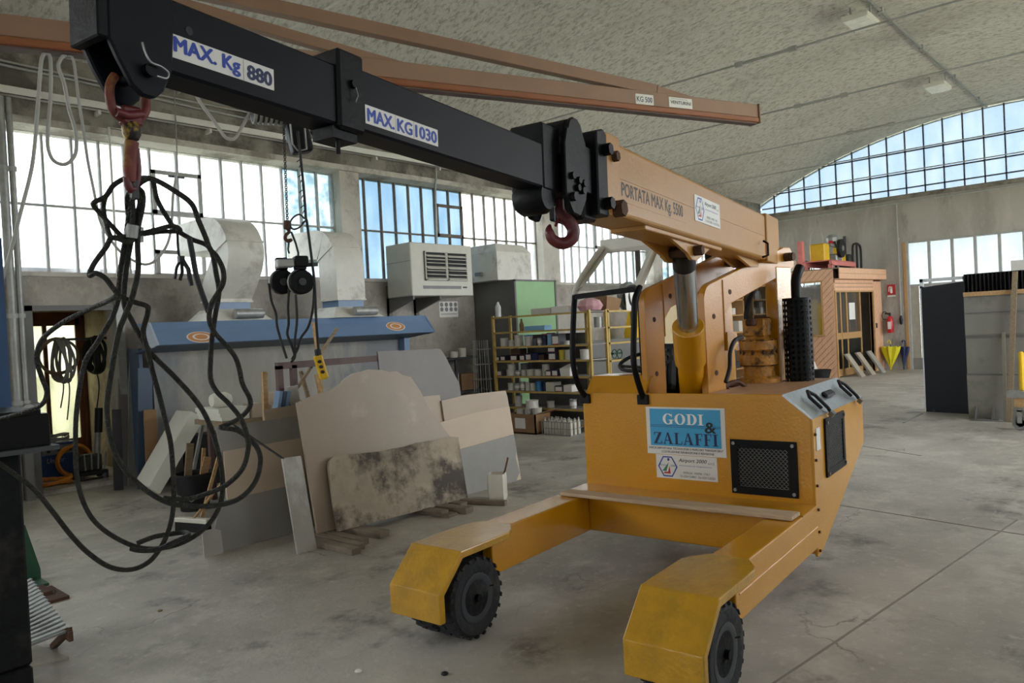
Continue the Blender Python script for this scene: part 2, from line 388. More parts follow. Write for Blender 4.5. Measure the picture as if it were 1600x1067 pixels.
surf_mat('rough_render', ['ABA59B', '8D877D', 'BDB7AC', '7A746B'], [0, (1.2, .45, .62, .8), (6, .5, .68, .7), (.6, .55, .68, .8)], .95, .35, 18)
surf_mat('upper_render', ['AEA9A1', '8B867E', 'BFBAB1', '69645D'], [0, (1.0, .45, .62, .8), (4, .5, .68, .6), (1.1, .57, .7, .8)], .95, .35, 16, stretch=(1, 1, .35))

XF, XB, YL, YR = -8.0, 22.0, 9.6, -3.0
VC, VR = (3.34, -6.78), 13.34
def vault(y): return VC[1] + math.sqrt(max(0, VR ** 2 - (y - VC[0]) ** 2))
struct(MB().box((XF - 3, YR - .4, -.2), (XB + .4, YL + .4, 0)).build('floor', 'floor_concrete'))
def box_ground():
    MBg = MB().box((-60, -60, -.4), (90, 70, -.25)); return struct(MBg.build('ground_outside', mat('ground_outside', 'B5B59A', .9, var=.2)))
box_ground()
_v = []; _ys = np.linspace(YR - .35, YL + .35, 41); _xs = np.linspace(XF - .3, XB + .3, 2)
_m = MB(); _m.loft([[(x, y, vault(y)) for y in _ys] + [(x, y, vault(y) + .22) for y in _ys[::-1]] for x in _xs])
struct(_m.build('ceiling', 'vault_concrete', smooth=20))

fl_ = bpy.data.objects['floor']
for p0, p1 in (((1312, 789), (1640, 842)), ((1160, 1100), (1590, 812)), ((1000, 640), (1440, 712))):
    a, b = hit(*p0, 2, .0015), hit(*p1, 2, .0015); MB().bar(tuple(a), tuple(b), .012, .003).build('joint', mat('joint_floor', '8A857C', .9), fl_)
# ---- left wall (the wall with the long windows)
W_OPEN = [(-7.4, -2.2), (-1.9, 2.05), (2.27, 6.84), (7.2, 11.64), (12.15, 15.75), (16.15, 21.6)]
DOOR = (2.6, 3.5, 2.1)
_m = MB()
_m.box((XF, YL, 0), (DOOR[0], YL + .3, 2.51)).box((DOOR[1], YL, 0), (XB, YL + .3, 2.51)).box((DOOR[0], YL, DOOR[2]), (DOOR[1], YL + .3, 2.51))
struct(_m.build('wall_left', 'rough_render'))
_m = MB(); _e = [XF] + [v for w in W_OPEN for v in w] + [XB]
for i in range(0, len(_e), 2): _m.box((_e[i], YL, 2.51), (_e[i + 1], YL + .3, 4.2))
struct(_m.build('trim_1', 'plaster_light'))
struct(MB().box((XF, YL, 4.2), (XB, YL + .3, 5.1)).build('trim_2', 'concrete_beam'))
struct(MB().prism([(YL - .04, 4.17), (YL - .04, 4.25), (YL + .28, 4.25), (YL + .28, 4.13)], 0, XF, XB).build('trim_3', 'plaster_light'))
struct(MB().box((XF, YL - .03, 2.47), (DOOR[0] - .02, YL + .02, 2.52)).box((DOOR[0] - .02, YL - .03, 2.47), (XB, YL + .02, 2.52)).build('trim_4', 'plaster_light'))

mat_glass('pane_white', (.6, .615, .62), (.42, .435, .445), frost=.1)
mat_glass('pane_blue_sky', (.165, .22, .262), (.22, .265, .295), frost=.04)  # blue of the sky behind clear glass, put into the tint
mat_glass('pane_leaf', (.17, .22, .24), (.36, .39, .40), scale=5, frost=.05, stretch=(1, 1, 1))  # leaf shade from outside, put into the tint as noise
mat_glass('pane_sky', (.212, .248, .283), (.24, .268, .29), frost=.05)  # the sky's blue, put into the tint of the arch panes
mat_glass('pane_milk', (.272, .288, .288), (.25, .268, .268), frost=.1)
mat_glass('pane_clear', (.75, .78, .78), (.6, .63, .63), frost=.05, gl=.3, rough=.03)
mat_glass('pane_teal', (.25, .34, .33), (.2, .26, .26), frost=.2, gl=.1)
mat_glass('pane_yellow', (.38, .375, .3), (.27, .265, .2), frost=.1)
mat_glass('pane_right', (.36, .36, .36), (.3, .3, .3), frost=.03)  # nearer panes of the added windows, dimmed to darken the foreground
mat_glass('pane_right_clear', (.97, .97, .97), (.93, .93, .93), frost=.02, gl=.03)  # farther panes of the added windows, clear to brighten the far end

def window_wall(n, xs, rows, y, pane_of, bar='bar_grey', vents=(), w=.026):
    """A long steel window: panes, uprights and rails, each its own piece."""
    root = struct(group_empty('window_%d' % n, (xs[0], y, rows[0])))
    o = np.array([xs[0], y, rows[0]])
    def piece(mb, name, m):
        mb.v = [tuple(np.array(v) - o) for v in mb.v]; return mb.build(name, m, root)
    for i in range(len(xs) - 1):
        a, b = xs[i], xs[i + 1]
        rr = list(rows)
        for j in range(len(rr) - 1):
            piece(MB().box((a + w / 2, y - .004, rr[j] + w / 2), (b - w / 2, y + .004, rr[j + 1] - w / 2)), 'pane', pane_of(i, j))
            piece(MB().box((a, y - .02, rr[j] - w / 2), (b, y + .02, rr[j] + w / 2)), 'rail', bar)
        piece(MB().box((a, y - .02, rr[-1] - w / 2), (b, y + .02, rr[-1] + w / 2)), 'rail', bar)
    for x in xs:
        piece(MB().box((x - w / 2, y - .025, rows[0]), (x + w / 2, y + .025, rows[-1])), 'mullion', bar)
    for (a, b, z0, z1) in vents:            # an opening light: a heavier frame over several panes
        m = MB(); t = .05
        m.box((a, y - .05, z0), (b, y - .02, z0 + t)).box((a, y - .05, z1 - t), (b, y - .02, z1)).box((a, y - .05, z0), (a + t, y - .02, z1)).box((b - t, y - .05, z0), (b, y - .02, z1))
        piece(m, 'vent_frame', bar)
    return root
R3 = [2.5, 3.31, 4.15]; YG = 9.8
w1x = [2.27, 2.58, 2.88, 3.19, 3.49, 3.78, 4.09, 4.43, 4.74, 5.04, 5.34, 5.64, 5.96, 6.26, 6.55, 6.84]
w2x = [7.2, 7.43, 7.75, 8.05, 8.35, 8.64, 8.94, 9.27, 9.58, 9.88, 10.18, 10.47, 10.76, 11.04, 11.34, 11.64]
w3x = [12.15, 12.53, 12.8, 13.07, 13.37, 13.64, 13.97, 14.28, 14.58, 14.87, 15.18, 15.46, 15.75]
w4x = list(np.linspace(16.15, 21.6, 19))
window_wall(1, w1x, R3, YG, lambda i, j: 'pane_leaf' if i >= 12 else 'pane_white', vents=[(4.09, 4.74, 3.31, 3.87), (4.09, 4.74, 2.5, 2.85)])
window_wall(2, w2x, R3, YG, lambda i, j: 'pane_blue_sky' if i < 8 else 'pane_white', bar='bar_rust', vents=[(8.94, 9.58, 3.3, 3.87)])
window_wall(3, w3x, R3, YG, lambda i, j: 'pane_white', vents=[(13.64, 14.28, 3.31, 3.84)])
window_wall(4, w4x, R3, YG, lambda i, j: 'pane_leaf' if i < 4 else 'pane_white')
window_wall(5, list(np.linspace(-1.9, 2.05, 14)), R3, YG, lambda i, j: 'pane_white')

# ---- back wall with the glazed arch and the folding gate
_m = MB(); GD = (.4, 5.66, 3.4)
ARW = (7.55, 8.75, 2.45, 2.98)
_m.box((XB, YR, 0), (XB + .3, GD[0], 4.62)).box((XB, GD[0], GD[2]), (XB + .3, GD[1], 4.62)).box((XB, GD[1], 0), (XB + .3, ARW[0], 4.62)).box((XB, ARW[1], 0), (XB + .3, YL + .3, 4.62))
_m.box((XB, ARW[0], 0), (XB + .3, ARW[1], ARW[2]))
_k = 12
for i in range(_k):                        # the arched head of the small window behind the office
    a, b = np.linspace(ARW[0], ARW[1], _k + 1)[i:i + 2]; f = lambda q: 2.6 + .42 * math.sqrt(max(0, 1 - ((q - 8.15) / .62) ** 2))
    _m.prism([(a, f(a)), (b, f(b)), (b, 4.62), (a, 4.62)], 0, XB, XB + .3)
struct(_m.build('wall_back', 'upper_render'))
struct(MB().box((XB - .06, YR, 4.55), (XB + .3, YL, 4.66)).build('trim_5', 'concrete_beam'))
aw = struct(group_empty('window_6', (XB + .1, 3.3, 4.66)))
def awp(mb, name, m):
    mb.v = [(v[0] - XB - .1, v[1] - 3.3, v[2] - 4.66) for v in mb.v]; return mb.build(name, m, aw)
acols = [9.66 - .4515 * k for k in range(29)]; arows = [4.66, 4.84, 5.235, 5.80, 7.2]; xg = XB + .1
def clipped(y0, y1, z0, z1):
    pts = [(y, min(z1, vault(y) - .01)) for y in np.linspace(y0, y1, 7)]; pts = [p for p in pts if p[1] > z0 + .015]
    if len(pts) < 2: return None
    return [(pts[0][0], z0)] + pts + [(pts[-1][0], z0)]
for i in range(len(acols) - 1):
    b, a = acols[i], acols[i + 1]
    for j in range(4):
        poly = clipped(a + .012, b - .012, arows[j] + .012, arows[j + 1] - .012)
        if poly: awp(MB().prism(poly, 0, xg - .004, xg + .004), 'pane', 'pane_sky')
    z = min(vault(a), 7)
    awp(MB().box((xg - .03, a - .014, 4.66), (xg + .03, a + .014, z)), 'mullion', 'dark_grey')
for z in arows[1:4]:
    h = math.sqrt(VR ** 2 - (z - VC[1]) ** 2); awp(MB().box((xg - .03, max(VC[0] - h, YR), z - .014), (xg + .03, min(VC[0] + h, YL), z + .014)), 'rail', 'dark_grey')
aw2 = struct(group_empty('window_7', (XB + .15, 8.15, 2.45)))
for k in range(4):
    y0, y1 = 7.55 + .3 * k, 7.85 + .3 * k
    MB().box((-.004, y0 - 8.15 + .01, 0), (.004, y1 - 8.15 - .01, .6)).build('pane', 'pane_white', aw2)
    MB().box((-.02, y0 - 8.15 - .012, 0), (.02, y0 - 8.15 + .012, .6)).build('mullion', 'bar_grey', aw2)

gate = struct(group_empty('door_1', (XB + .08, GD[1], 0)))
gx = 0; gmull = [0, -.545, -1.08, -1.595, -2.12, -2.635] + [-2.635 - .525 * k for k in range(1, 6)]
MB().box((-.1, -.0, 0), (.06, .07, 3.4)).build('door_post', 'wood_trim', gate)
MB().box((-.08, -.06, 0), (.0, .0, 3.4)).build('door_frame', 'bar_grey', gate)
MB().box((-.04, gmull[-1], 3.36), (.03, 0, 3.4)).build('head_rail', 'bar_grey', gate); MB().box((-.04, gmull[-1], 2.2), (.03, 0, 2.26)).build('mid_rail', 'bar_grey', gate)
for i in range(len(gmull) - 1):
    b, a = gmull[i], gmull[i + 1]
    MB().box((-.005, a + .03, 2.26), (.005, b - .03, 3.36)).build('pane', 'pane_milk', gate)
    MB().box((-.045, a - .032, 0), (.03, a + .032, 3.38)).build('mullion', 'bar_grey', gate)
    MB().box((-.015, a + .03, .3), (.015, (a + b) / 2 - .004, 2.2)).build('panel', 'sheet_mill', gate)
    MB().box((-.015, (a + b) / 2 + .004, .3), (.015, b - .03, 2.2)).build('panel', 'sheet_mill', gate)
    MB().box((-.03, a + .03, 0), (.015, b - .03, .3)).build('kick_panel', 'machine_grey', gate)

# ---- the two sides the camera does not look at; their openings are added for daylight
_m = MB(); _op = [(-7.5, -2.3), (-2.0, 2.1), (2.3, 6.8), (7.2, 11.6), (12.1, 16.0), (16.5, 21.5)]
_m.box((XF, YR - .3, 0), (XB, YR, 1.8)).box((XF, YR - .3, 4.3), (XB, YR, 5.1)); _e = [XF] + [v for w in _op for v in w] + [XB]
for i in range(0, len(_e), 2): _m.box((_e[i], YR - .3, 1.8), (_e[i + 1], YR, 4.3))
struct(_m.build('wall_right', 'rough_render'))
for n, (a, b) in enumerate(_op): window_wall(8 + n, list(np.linspace(a, b, 9)), [1.8, 3.05, 4.3], YR - .15, lambda i, j: 'pane_right_clear' if n >= 3 else 'pane_right')  # unseen windows added to light the hall from the right
_m = MB(); _m.box((XF - .3, YR - .3, 0), (XF, 2.4, 4.62)).box((XF - .3, 4.2, 0), (XF, YL + .3, 4.62)).box((XF - .3, 2.4, 2.4), (XF, 4.2, 4.62))  # wall left open for an added doorway that lets in daylight
_m.prism([(YR - .3, 4.6)] + [(y, vault(y) + .1) for y in np.linspace(YR - .3, YL + .3, 21)] + [(YL + .3, 4.6)], 0, XF - .3, XF)
struct(_m.build('wall_front', 'rough_render'))

# ---- vestibule behind the doorway
vb = MB(); D0, D1 = DOOR[0] - .05, 3.95
vb.box((D0 - .1, YL + .3, 0), (D0, 11.5, 2.6)).box((DOOR[1] + .25, YL + .3, 0), (DOOR[1] + .35, 11.5, 2.6)).box((D0 - .1, 11.4, 2.15), (D1, 11.5, 2.6)).box((D0 - .1, 11.4, 0), (2.98, 11.5, 2.15)).box((3.75, 11.4, 0), (D1, 11.5, 2.15))
struct(vb.build('wall_vestibule', mat('warm_plaster', 'B5A58A', .9, var=.2, scale=2.5, bump=.4, bscale=14, col2='8E7F68', cover=.3)))
struct(MB().box((D0 - .1, YL + .3, 2.5), (D1, 11.5, 2.6)).build('ceiling_vestibule', 'plaster_light'))
struct(MB().box((DOOR[0], YL + .02, 0), (DOOR[1], YL + .4, .05)).box((D0 - .1, YL + .3, 0), (D1, 11.4, .05)).build('floor_vestibule', 'floor_concrete'))
dr = struct(group_empty('door_2', (2.98, 11.42, 0)))
MB().box((0, 0, .05), (.06, .06, 2.15)).box((.71, 0, .05), (.77, .06, 2.15)).box((0, 0, 2.07), (.77, .06, 2.15)).build('door_frame', 'door_brown', dr)
MB().box((.06, .01, .05), (.71, .05, .42)).box((.06, .01, .42), (.13, .05, 2.07)).box((.66, .01, .42), (.71, .05, 2.07)).box((.06, .01, 1.97), (.71, .05, 2.07)).box((.26, .01, .42), (.31, .05, 1.97)).build('door_leaf', 'door_brown', dr)
MB().box((.13, .02, .42), (.26, .03, 1.97)).build('pane', 'pane_yellow', dr); MB().box((.31, .02, .42), (.66, .03, 1.97)).build('pane', 'pane_yellow', dr)
MB().box((.36, -.02, .3), (.5, .012, .37)).build('letter_flap', 'door_brown', dr)
df = struct(group_empty('trim_6', (DOOR[0], YL, 0)))
w = DOOR[1] - DOOR[0]
MB().box((-.06, -.05, 0), (.02, .06, 2.14)).box((-.06, -.05, 2.08), (w + .06, .06, 2.14)).build('jamb', 'grey_sheet', df)
MB().box((w - .02, -.09, 0), (w + .07, .06, 2.2)).build('jamb', 'galvanised', df)

# ---- ties, conduits, tray, lamps
def tie_rod(x, tb_y, lab, m='bar_grey'):
    t = thing('tie_rod', lab, 'tie rod', (x, YL, 4.86), 0, 'steel ties across the vault')
    MB().cyl((0, 0, 0), (0, YR - YL, 0), .013, n=8).build('rod', m, t, smooth=40)
    if tb_y is not None:
        y = tb_y - YL
        MB().cyl((0, y - .35, 0), (0, y + .35, 0), .02, n=8).build('turnbuckle', 'bar_grey', t, smooth=40)
        for s in (-1, 1): MB().cyl((0, y + s * .35 - .05, 0), (0, y + s * .35 + .05, 0), .034, n=6).build('lock_nut', 'bar_grey', t)
    return t
tie_rod(4.42, None, 'steel tie rod across the vault behind the hook end of the black jib', 'white_enamel')
tie_rod(7.0, None, 'steel tie rod crossing behind both arms of the brown wall crane', 'white_enamel')
tie_rod(9.28, 3.9, 'steel tie rod running just past the tip of the brown wall crane')
tie_rod(11.85, 4.15, 'steel tie rod below the nearer ceiling floodlight')
tie_rod(14.4, 4.2, 'steel tie rod between the two ceiling floodlights')
tie_rod(16.95, None, 'steel tie rod below the farther ceiling floodlight')
tie_rod(19.5, None, 'steel tie rod closest to the arched window')
cd = thing('ceiling_conduit', 'grey conduit running along the crown of the vault past the floodlights', 'conduit', (9, 3.67, vault(3.67) - .05))
MB().cyl((0, 0, 0), (13, 0, 0), .022, n=8).build('pipe', 'galvanised', cd, smooth=40)
for x in (2.0, 4.4, 6.9, 9.5, 11.9): MB().box((x - .03, -.04, -.03), (x + .03, .04, .06)).build('clip', 'bar_grey', cd)
for px, py, lab in ((1345, 37, 'flat rectangular ceiling floodlight with slatted face, beside the conduit crossing two tie rods'), (1465, 139, 'flat rectangular ceiling floodlight closest to the arched window')):
    p = hit(px, py, 2, 6.25); hb_ = vault(p[1]) - 6.25 + .01; t = thing('ceiling_floodlight', lab, 'lamp', p, 0, 'ceiling floodlights')
    MB().box((-.32, -.2, 0), (.32, .2, .08)).build('housing', 'white_enamel', t, bevel=.01)
    for k in range(3): MB().box((-.3 + k * .205, -.18, -.008), (-.11 + k * .205, .18, 0)).build('lens', mat('lamp_lens', 'F2F2EE', .3), t)
    MB().box((-.02, -.16, .07), (.02, -.14, hb_)).box((-.02, .14, .07), (.02, .16, hb_)).build('bracket', 'bar_grey', t)
ct = thing('cable_tray', 'long pale metal cable tray fixed along the concrete beam over the side windows', 'cable tray', (XF, YL, 4.43))
MB().box((0, -.16, 0), (29.5, -.15, .09)).box((0, -.16, 0), (29.5, -.07, .008)).build('tray', 'white_enamel', ct)
for k in range(21): MB().box((.6 + k * 1.35, -.14, -.05), (.63 + k * 1.35, 0, 0)).build('bracket', 'white_enamel', ct)
cp = thing('wall_conduit', 'pair of pale cables sagging along the top of the side wall beam', 'cable', (XF, YL - .012, 4.72))
MB().tube([(x, 0, .05 * math.sin(x * .8) + .02) for x in np.linspace(5, 16, 60)], .018, 6).build('cable', 'cable_grey', cp, smooth=60)
MB().tube([(x, -.02, .04 * math.sin(x * .8 + .7) + .09) for x in np.linspace(5, 16, 60)], .014, 6).build('cable', 'cable_grey', cp, smooth=60)
pc = thing('conduit_pipe', 'thin grey conduit along the back wall below the arched window', 'conduit', (XB - .05, 9.4, 4.4))
MB().cyl((0, 0, 0), (0, -9, .12), .02, n=6).build('pipe', 'bar_grey', pc); dy_ = float(hit(1405, 430, 0, XB - .05)[1]) - 9.4
for y_, z_ in ((-.6, .01), (-2.4, .03), (-4.4, .06), (-6.4, .085), (-8.4, .11), (dy_, -.9), (dy_, -2.0)): MB().box((-.015, y_ - .025, z_ - .02), (.052, y_ + .025, z_ + .02)).build('clip', 'bar_grey', pc)
MB().cyl((0, dy_, .04), (0, dy_, -3.0), .016, n=6).build('drop_pipe', 'cable_grey', pc)
MB().lathe([(0, -.25), (.03, -.22), (.044, -.1), (.02, 0), (0, 0)], 10, (0, dy_, -2.95)).build('plug', 'cord_black', pc, smooth=40)
# downpipes and valves at the left
pp = thing('pipe_run', 'two grey vertical pipes on the side wall left of the doorway', 'pipe', (2.36, YL - .12, 0))
for px, r in ((9, .045), (23, .032)):
    a = hit(px, 330, 1, YL - .12); dx = a[0] - 2.36
    MB().cyl((dx, 0, .75), (dx, 0, 4.4), r, n=10).build('pipe', 'galvanised', pp, smooth=40)
    for z in (1.05, 2.0, 3.6): MB().cyl((dx, 0, z), (dx, 0, z + .05), r + .012, n=10).build('collar', 'bar_grey', pp, smooth=40)
for k, (z, r) in enumerate(((1.0, .05), (.85, .06), (.68, .055))):
    MB().cyl((-.12, -.04, z), (.24, -.04, z + .02), r, n=10).build('valve_pipe', 'galvanised', pp, smooth=40)
    MB().cyl((.12, -.12, z), (.12, .02, z), r * 1.25, n=10).build('valve', 'bar_grey', pp, smooth=40)
MB().box((-.1, -.02, 0), (-.04, .1, .75)).box((.08, -.02, 0), (.16, .1, .72)).build('stand', 'grey_sheet', pp)
rt = thing('rod_handle', 'thin metal rod hanging by the side window with a cross handle', 'rod', hit(276, 200, 1, YL - .18))
MB().cyl((0, 0, .75), (-.02, 0, -.85), .008, n=6).build('rod', 'galvanised', rt); MB().cyl((-.14, 0, -.62), (.06, 0, -.62), .014, n=6).build('handle', 'dark_grey', rt)
wp = thing('white_conduit', 'white conduit dropping from the cable tray down the side window', 'conduit', hit(170, 199, 1, YL - .053))
MB().tube([(.25, 0, .0), (0, 0, 0), (0, 0, -1.8)], .014, 6).build('pipe', 'white_enamel', wp)
wq = thing('grey_conduit', 'grey conduit dropping in front of the side window with sky-blue panes', 'conduit', hit(677, 290, 1, YL - .045))
MB().tube([(.05, 0, .75), (.045, 0, .42), (.04, -.045, .33), (.03, -.045, .1), (0, -.045, 0), (-.02, -.03, -1.02)], .022, 6).build('pipe', 'galvanised', wq, smooth=50)
# ================================================================ the yellow mobile crane
AV = YB - YV
V = Frame((2.584, 2.274, 0), AV)
BM = Frame(V.wor([2.9, -.12, 2.1]), AV + rad(4.13), rad(-1.62))      # boom frame: x backwards along the boom
PR = Frame(V.wor([1.85, -.10, 0]), AV + math.atan2(-.22, 1.05))      # right lift-frame plate
PL = Frame(V.wor([1.80, .30, 0]), AV + math.atan2(-.185, 1.1))       # left lift-frame plate
crane = thing('mobile_crane', 'yellow mobile pick-and-carry crane with a long black jib and two front outrigger arms', 'crane', V.o, AV)
VI = V.mat().inverted()
def vpart(mb, name, m, **k): return mb.build(name, m, crane, **k)
def fpart(fr, mb, name, m, **k):
    o = mb.build(name, m, crane, **k); o.matrix_local = VI @ fr.mat(); return o
vh = V.hit

# --- shell panels
vpart(MB().prism([(.775, .25), (-.765, .25), (-.765, 1.0), (-.62, 1.135), (.775, 1.135)], 0, 1.72, 1.74), 'front_panel', 'orange_paint', bevel=.004)
prof = [(1.725, .19), (1.80, .187), (2.975, .676), (2.975, .996), (1.725, 1.005)]
vpart(MB().prism(prof, 1, -.775, -.757), 'side_panel', 'orange_paint', bevel=.004)
vpart(MB().prism([(1.725, .19), (1.80, .187), (2.975, .676), (2.975, 1.135), (1.725, 1.135)], 1, .757, .775), 'side_panel', 'orange_paint')
vpart(MB().prism([(.757, .676), (-.757, .676), (-.757, .996), (-.62, 1.13), (.757, 1.13)], 0, 2.955, 2.975), 'rear_panel', 'orange_paint')
vpart(MB().prism([(1.74, .2), (1.80, .197), (2.96, .68), (2.96, .70), (1.80, .217), (1.74, .22)], 1, -.757, .757), 'belly_panel', 'orange_paint')
hat = vpart(MB().prism([(-.785, 1.0), (-.62, 1.138), (-.61, 1.13), (-.775, .992)], 0, 1.712, 2.93), 'hatch', 'aluminium')
hn = Vector((0, -.64, .77)).normalized()
def on_hatch(x, t, h=0): return (x, -.78 + .16 * t - .64 * h, 1.004 + .134 * t + .77 * h)
for x in (1.98, 2.72):
    MB().tube([on_hatch(x - .05, .1, .02), on_hatch(x - .06, .55, .03), on_hatch(x, .75, .035), on_hatch(x + .06, .55, .03), on_hatch(x + .05, .05, .02), on_hatch(x + .03, -.18, .01)], .011, 6).build('strap', 'black_rubber', hat, smooth=50)
    MB().cbox(on_hatch(x + .04, -.15, .01), (.05, .03, .03), roll=rad(40)).build('catch', 'steel', hat)
MB().cbox(on_hatch(2.36, .5, .012), (.2, .05, .022), roll=rad(40)).build('handle', 'black_rubber', hat, bevel=.01)
vpart(MB().box((1.74, -.615, 1.118), (2.93, -.13, 1.133)), 'top_deck', 'deck_paint', bevel=.003)
vpart(MB().box((1.9, -.13, 1.10), (2.9, -.05, 1.118)), 'deck_lip', 'orange_paint')
vpart(MB().prism([(1.725, 1.125), (1.83, 1.243), (2.05, 1.243), (2.05, 1.23), (1.84, 1.23), (1.735, 1.115)], 1, .29, .755), 'foot_cover', 'orange_paint', bevel=.004)
vpart(MB().box((1.76, -.12, .62), (2.95, .755, .64)), 'well_floor', 'black_paint')
vpart(MB().prism([(1.75, .24), (2.0, .3), (2.0, .45), (1.75, .45)], 1, -.7, .7), 'rear_axle_housing', 'black_paint')
# rear wheels under the belly
# --- chassis arms
for s in (1, -1):
    y0, y1 = sorted((s * .6, s * .78))
    vpart(MB().box((.42, y0, .245), (1.72, y1, .49)), 'outrigger_arm', 'orange_paint' , bevel=.008, seg=2)
    vpart(MB().cyl((.46, s * .781, .37), (1.71, s * .781, .37), .004, n=5), 'weld_seam', 'orange_paint')
vpart(MB().box((1.45, -.6, .25), (1.72, .6, .49)), 'cross_beam', 'orange_paint', bevel=.006)
vpart(MB().box((1.448, -.78, .484), (1.722, .78, .494)), 'deck_plate', 'orange_paint')
# --- wheel covers, tyres
def fender(s):
    yi, yo = s * .505, s * .855
    prof = [(-.118, .172), (-.118, .322), (.058, .492), (.47, .492), (.47, .452), (.072, .452), (-.078, .308), (-.078, .172)]
    y0, y1 = sorted((yi, yo))
    f = vpart(MB().prism(prof, 1, y0, y1), 'wheel_cover', 'fender_paint', bevel=.006, seg=2)
    t = [(.46, yi), (.52, yi + s * .03), (.60, s * .6), (.60, s * .78), (.52, yo - s * .02), (.46, yo)]
    MB().prism(t, 2, .462, .4915).build('gusset', 'fender_paint', f, bevel=.003)
    MB().box((.08, min(s * .665, s * .675), .2), (.45, max(s * .67, s * .68), .45)).build('hanger', 'black_paint', f)
def wheel(y, face):
    c = (.18, 0, .215)
    w = group_empty('wheel', (.18, y, .215)); w.parent = crane
    R_, hw = .213, .074
    MB().lathe([(.125, -hw + .012), (.15, -hw), (.185, -hw + .002), (.203, -hw + .02), (.206, 0), (.203, hw - .02), (.185, hw - .002), (.15, hw), (.125, hw - .012), (.118, 0), (.125, -hw + .012)], 40, ax='Y').build('tyre', 'tyre_rubber', w, smooth=40)
    lug = MB()
    for k in range(22):
        a = 2 * math.pi * k / 22
        for sd in (-1, 1):
            a2 = a + (math.pi / 22 if sd > 0 else 0)
            r = Matrix.Rotation(a2, 3, 'Y'); pts = []
            for (dy, da, rr) in ((.006, -.05, .2), (.072, .02, .196), (.072, .12, .196), (.006, .05, .2), (.006, -.045, .2125), (.066, .025, .2105), (.066, .115, .2105), (.006, .045, .2125)):
                q = a2 + da; pts.append((rr * math.sin(q), sd * dy, rr * math.cos(q)))
            fs = [(0, 1, 2, 3), (4, 7, 6, 5), (0, 4, 5, 1), (1, 5, 6, 2), (2, 6, 7, 3), (3, 7, 4, 0)]
            lug.add(pts, fs if sd < 0 else [q[::-1] for q in fs])
    o = lug.build('tread_lug', 'tyre_rubber', w); o['kind'] = 'stuff'
    MB().lathe([(.0, face * .03), (.05, face * .03), (.06, face * .018), (.075, face * .02), (.085, face * .06), (.118, face * .068), (.128, face * .066), (.126, face * .05), (.0, 0)] if face > 0 else [(.0, 0), (.126, -.05), (.128, -.066), (.118, -.068), (.085, -.06), (.075, -.02), (.06, -.018), (.05, -.03), (0, -.03)], 32, ax='Y').build('rim', 'rim_grey', w, smooth=35)
    MB().lathe([(0, 0), (.032, 0), (.03, face * .05), (.02, face * .055), (0, face * .055)] if face > 0 else [(0, -.055), (.02, -.055), (.03, -.05), (.032, 0), (0, 0)], 16, ax='Y').build('hub', 'rust', w, smooth=35)
    b = MB()
    for k in range(5):
        a = 2 * math.pi * k / 5; b = MB().cyl((.062 * math.sin(a), face * .015, .062 * math.cos(a)), (.062 * math.sin(a), face * .035, .062 * math.cos(a)), .008, n=6); b.build('wheel_nut', 'rust', w)
    MB().cyl((.105, face * .062, .03), (.115, face * .085, .035), .004, n=6).build('valve', 'black_rubber', w)
    return w
for s in (1, -1):
    fender(s)
    wheel(s * .582, -s); wheel(s * .756, s)
    vpart(MB().cyl((.18, s * .5, .215), (.18, s * .84, .215), .02, n=10), 'axle', 'black_paint')
# rear drive wheel
for s in (1, -1):
    w = group_empty('wheel', (2.35, s * .45, .2)); w.parent = crane
    MB().lathe([(.1, -.07), (.17, -.075), (.195, -.05), (.2, 0), (.195, .05), (.17, .075), (.1, .07), (.1, -.07)], 28, ax='Y').build('tyre', 'tyre_rubber', w, smooth=40)
    MB().lathe([(0, -.06), (.1, -.06), (.1, .06), (0, .06)], 20, ax='Y').build('rim', 'rim_grey', w, smooth=35)
    vpart(MB().box((2.27, s * .45 - .03 - .0, .2), (2.43, s * .45 + .03, .62)), 'wheel_fork', 'black_paint')
# --- vents
def vent(name, o, ux, uz, w, h, nrm):
    o, ux, uz, nrm = map(Vector, (o, ux, uz, nrm)); t = .045
    P = lambda a, b, d=0: o + ux * a + uz * b + nrm * d
    def slab(a0, a1, b0, b1, d0, d1):
        v = [P(a, b, d) for d in (d0, d1) for b in (b0, b1) for a in (a0, a1)]
        return MB().add(v, [(0, 2, 3, 1), (4, 5, 7, 6), (0, 1, 5, 4), (2, 6, 7, 3), (0, 4, 6, 2), (1, 3, 7, 5)])
    fr = slab(0, w, 0, t, 0, .012); 
    for q in ((0, w, h - t, h), (0, t, t, h - t), (w - t, w, t, h - t)): b = slab(*q, 0, .012); fr.add(b.v, b.f)
    f = vpart(fr, 'vent_frame', 'black_paint')
    slab(t, w - t, t, h - t, -.004, .001).build('vent_back', mat('vent_dark', '0B0B0C', .8), f)
    ms = MB(); stepx, stepz = .026, .0135; n = int((h - 2 * t) / stepz)
    for i in range(n + 1):                    # expanded-metal mesh: rows of slanting strands
        b = t + i * stepz; pts = []; k = 0; a = t
        while a <= w - t + 1e-6:
            pts.append(P(a, min(max(b + (.0055 if (k + i) % 2 else -.0055), t), h - t), .006)); a += stepx / 2; k += 1
        if len(pts) > 2: ms.tube(pts, .0016, 4)
    g = ms.build('mesh', 'steel', f); g['kind'] = 'stuff'
    for a in (t / 2, w - t / 2):
        for b in (t / 2, h - t / 2): MB().cyl(P(a, b, .01), P(a, b, .022), .011, n=6).build('bolt', 'steel', f)
vent('front', (1.72, -.283, .525), (0, -1, 0), (0, 0, 1), .40, .332, (-1, 0, 0))
vent('side', (1.957, -.775, .61), (1, 0, 0), (0, 0, 1), .45, .355, (0, -1, 0))
for z in (.22, .33, .46, .6, .75, .9): vpart(MB().cyl((1.755, -.772, z), (1.755, -.786, z), .009, n=6), 'bolt', 'rust')
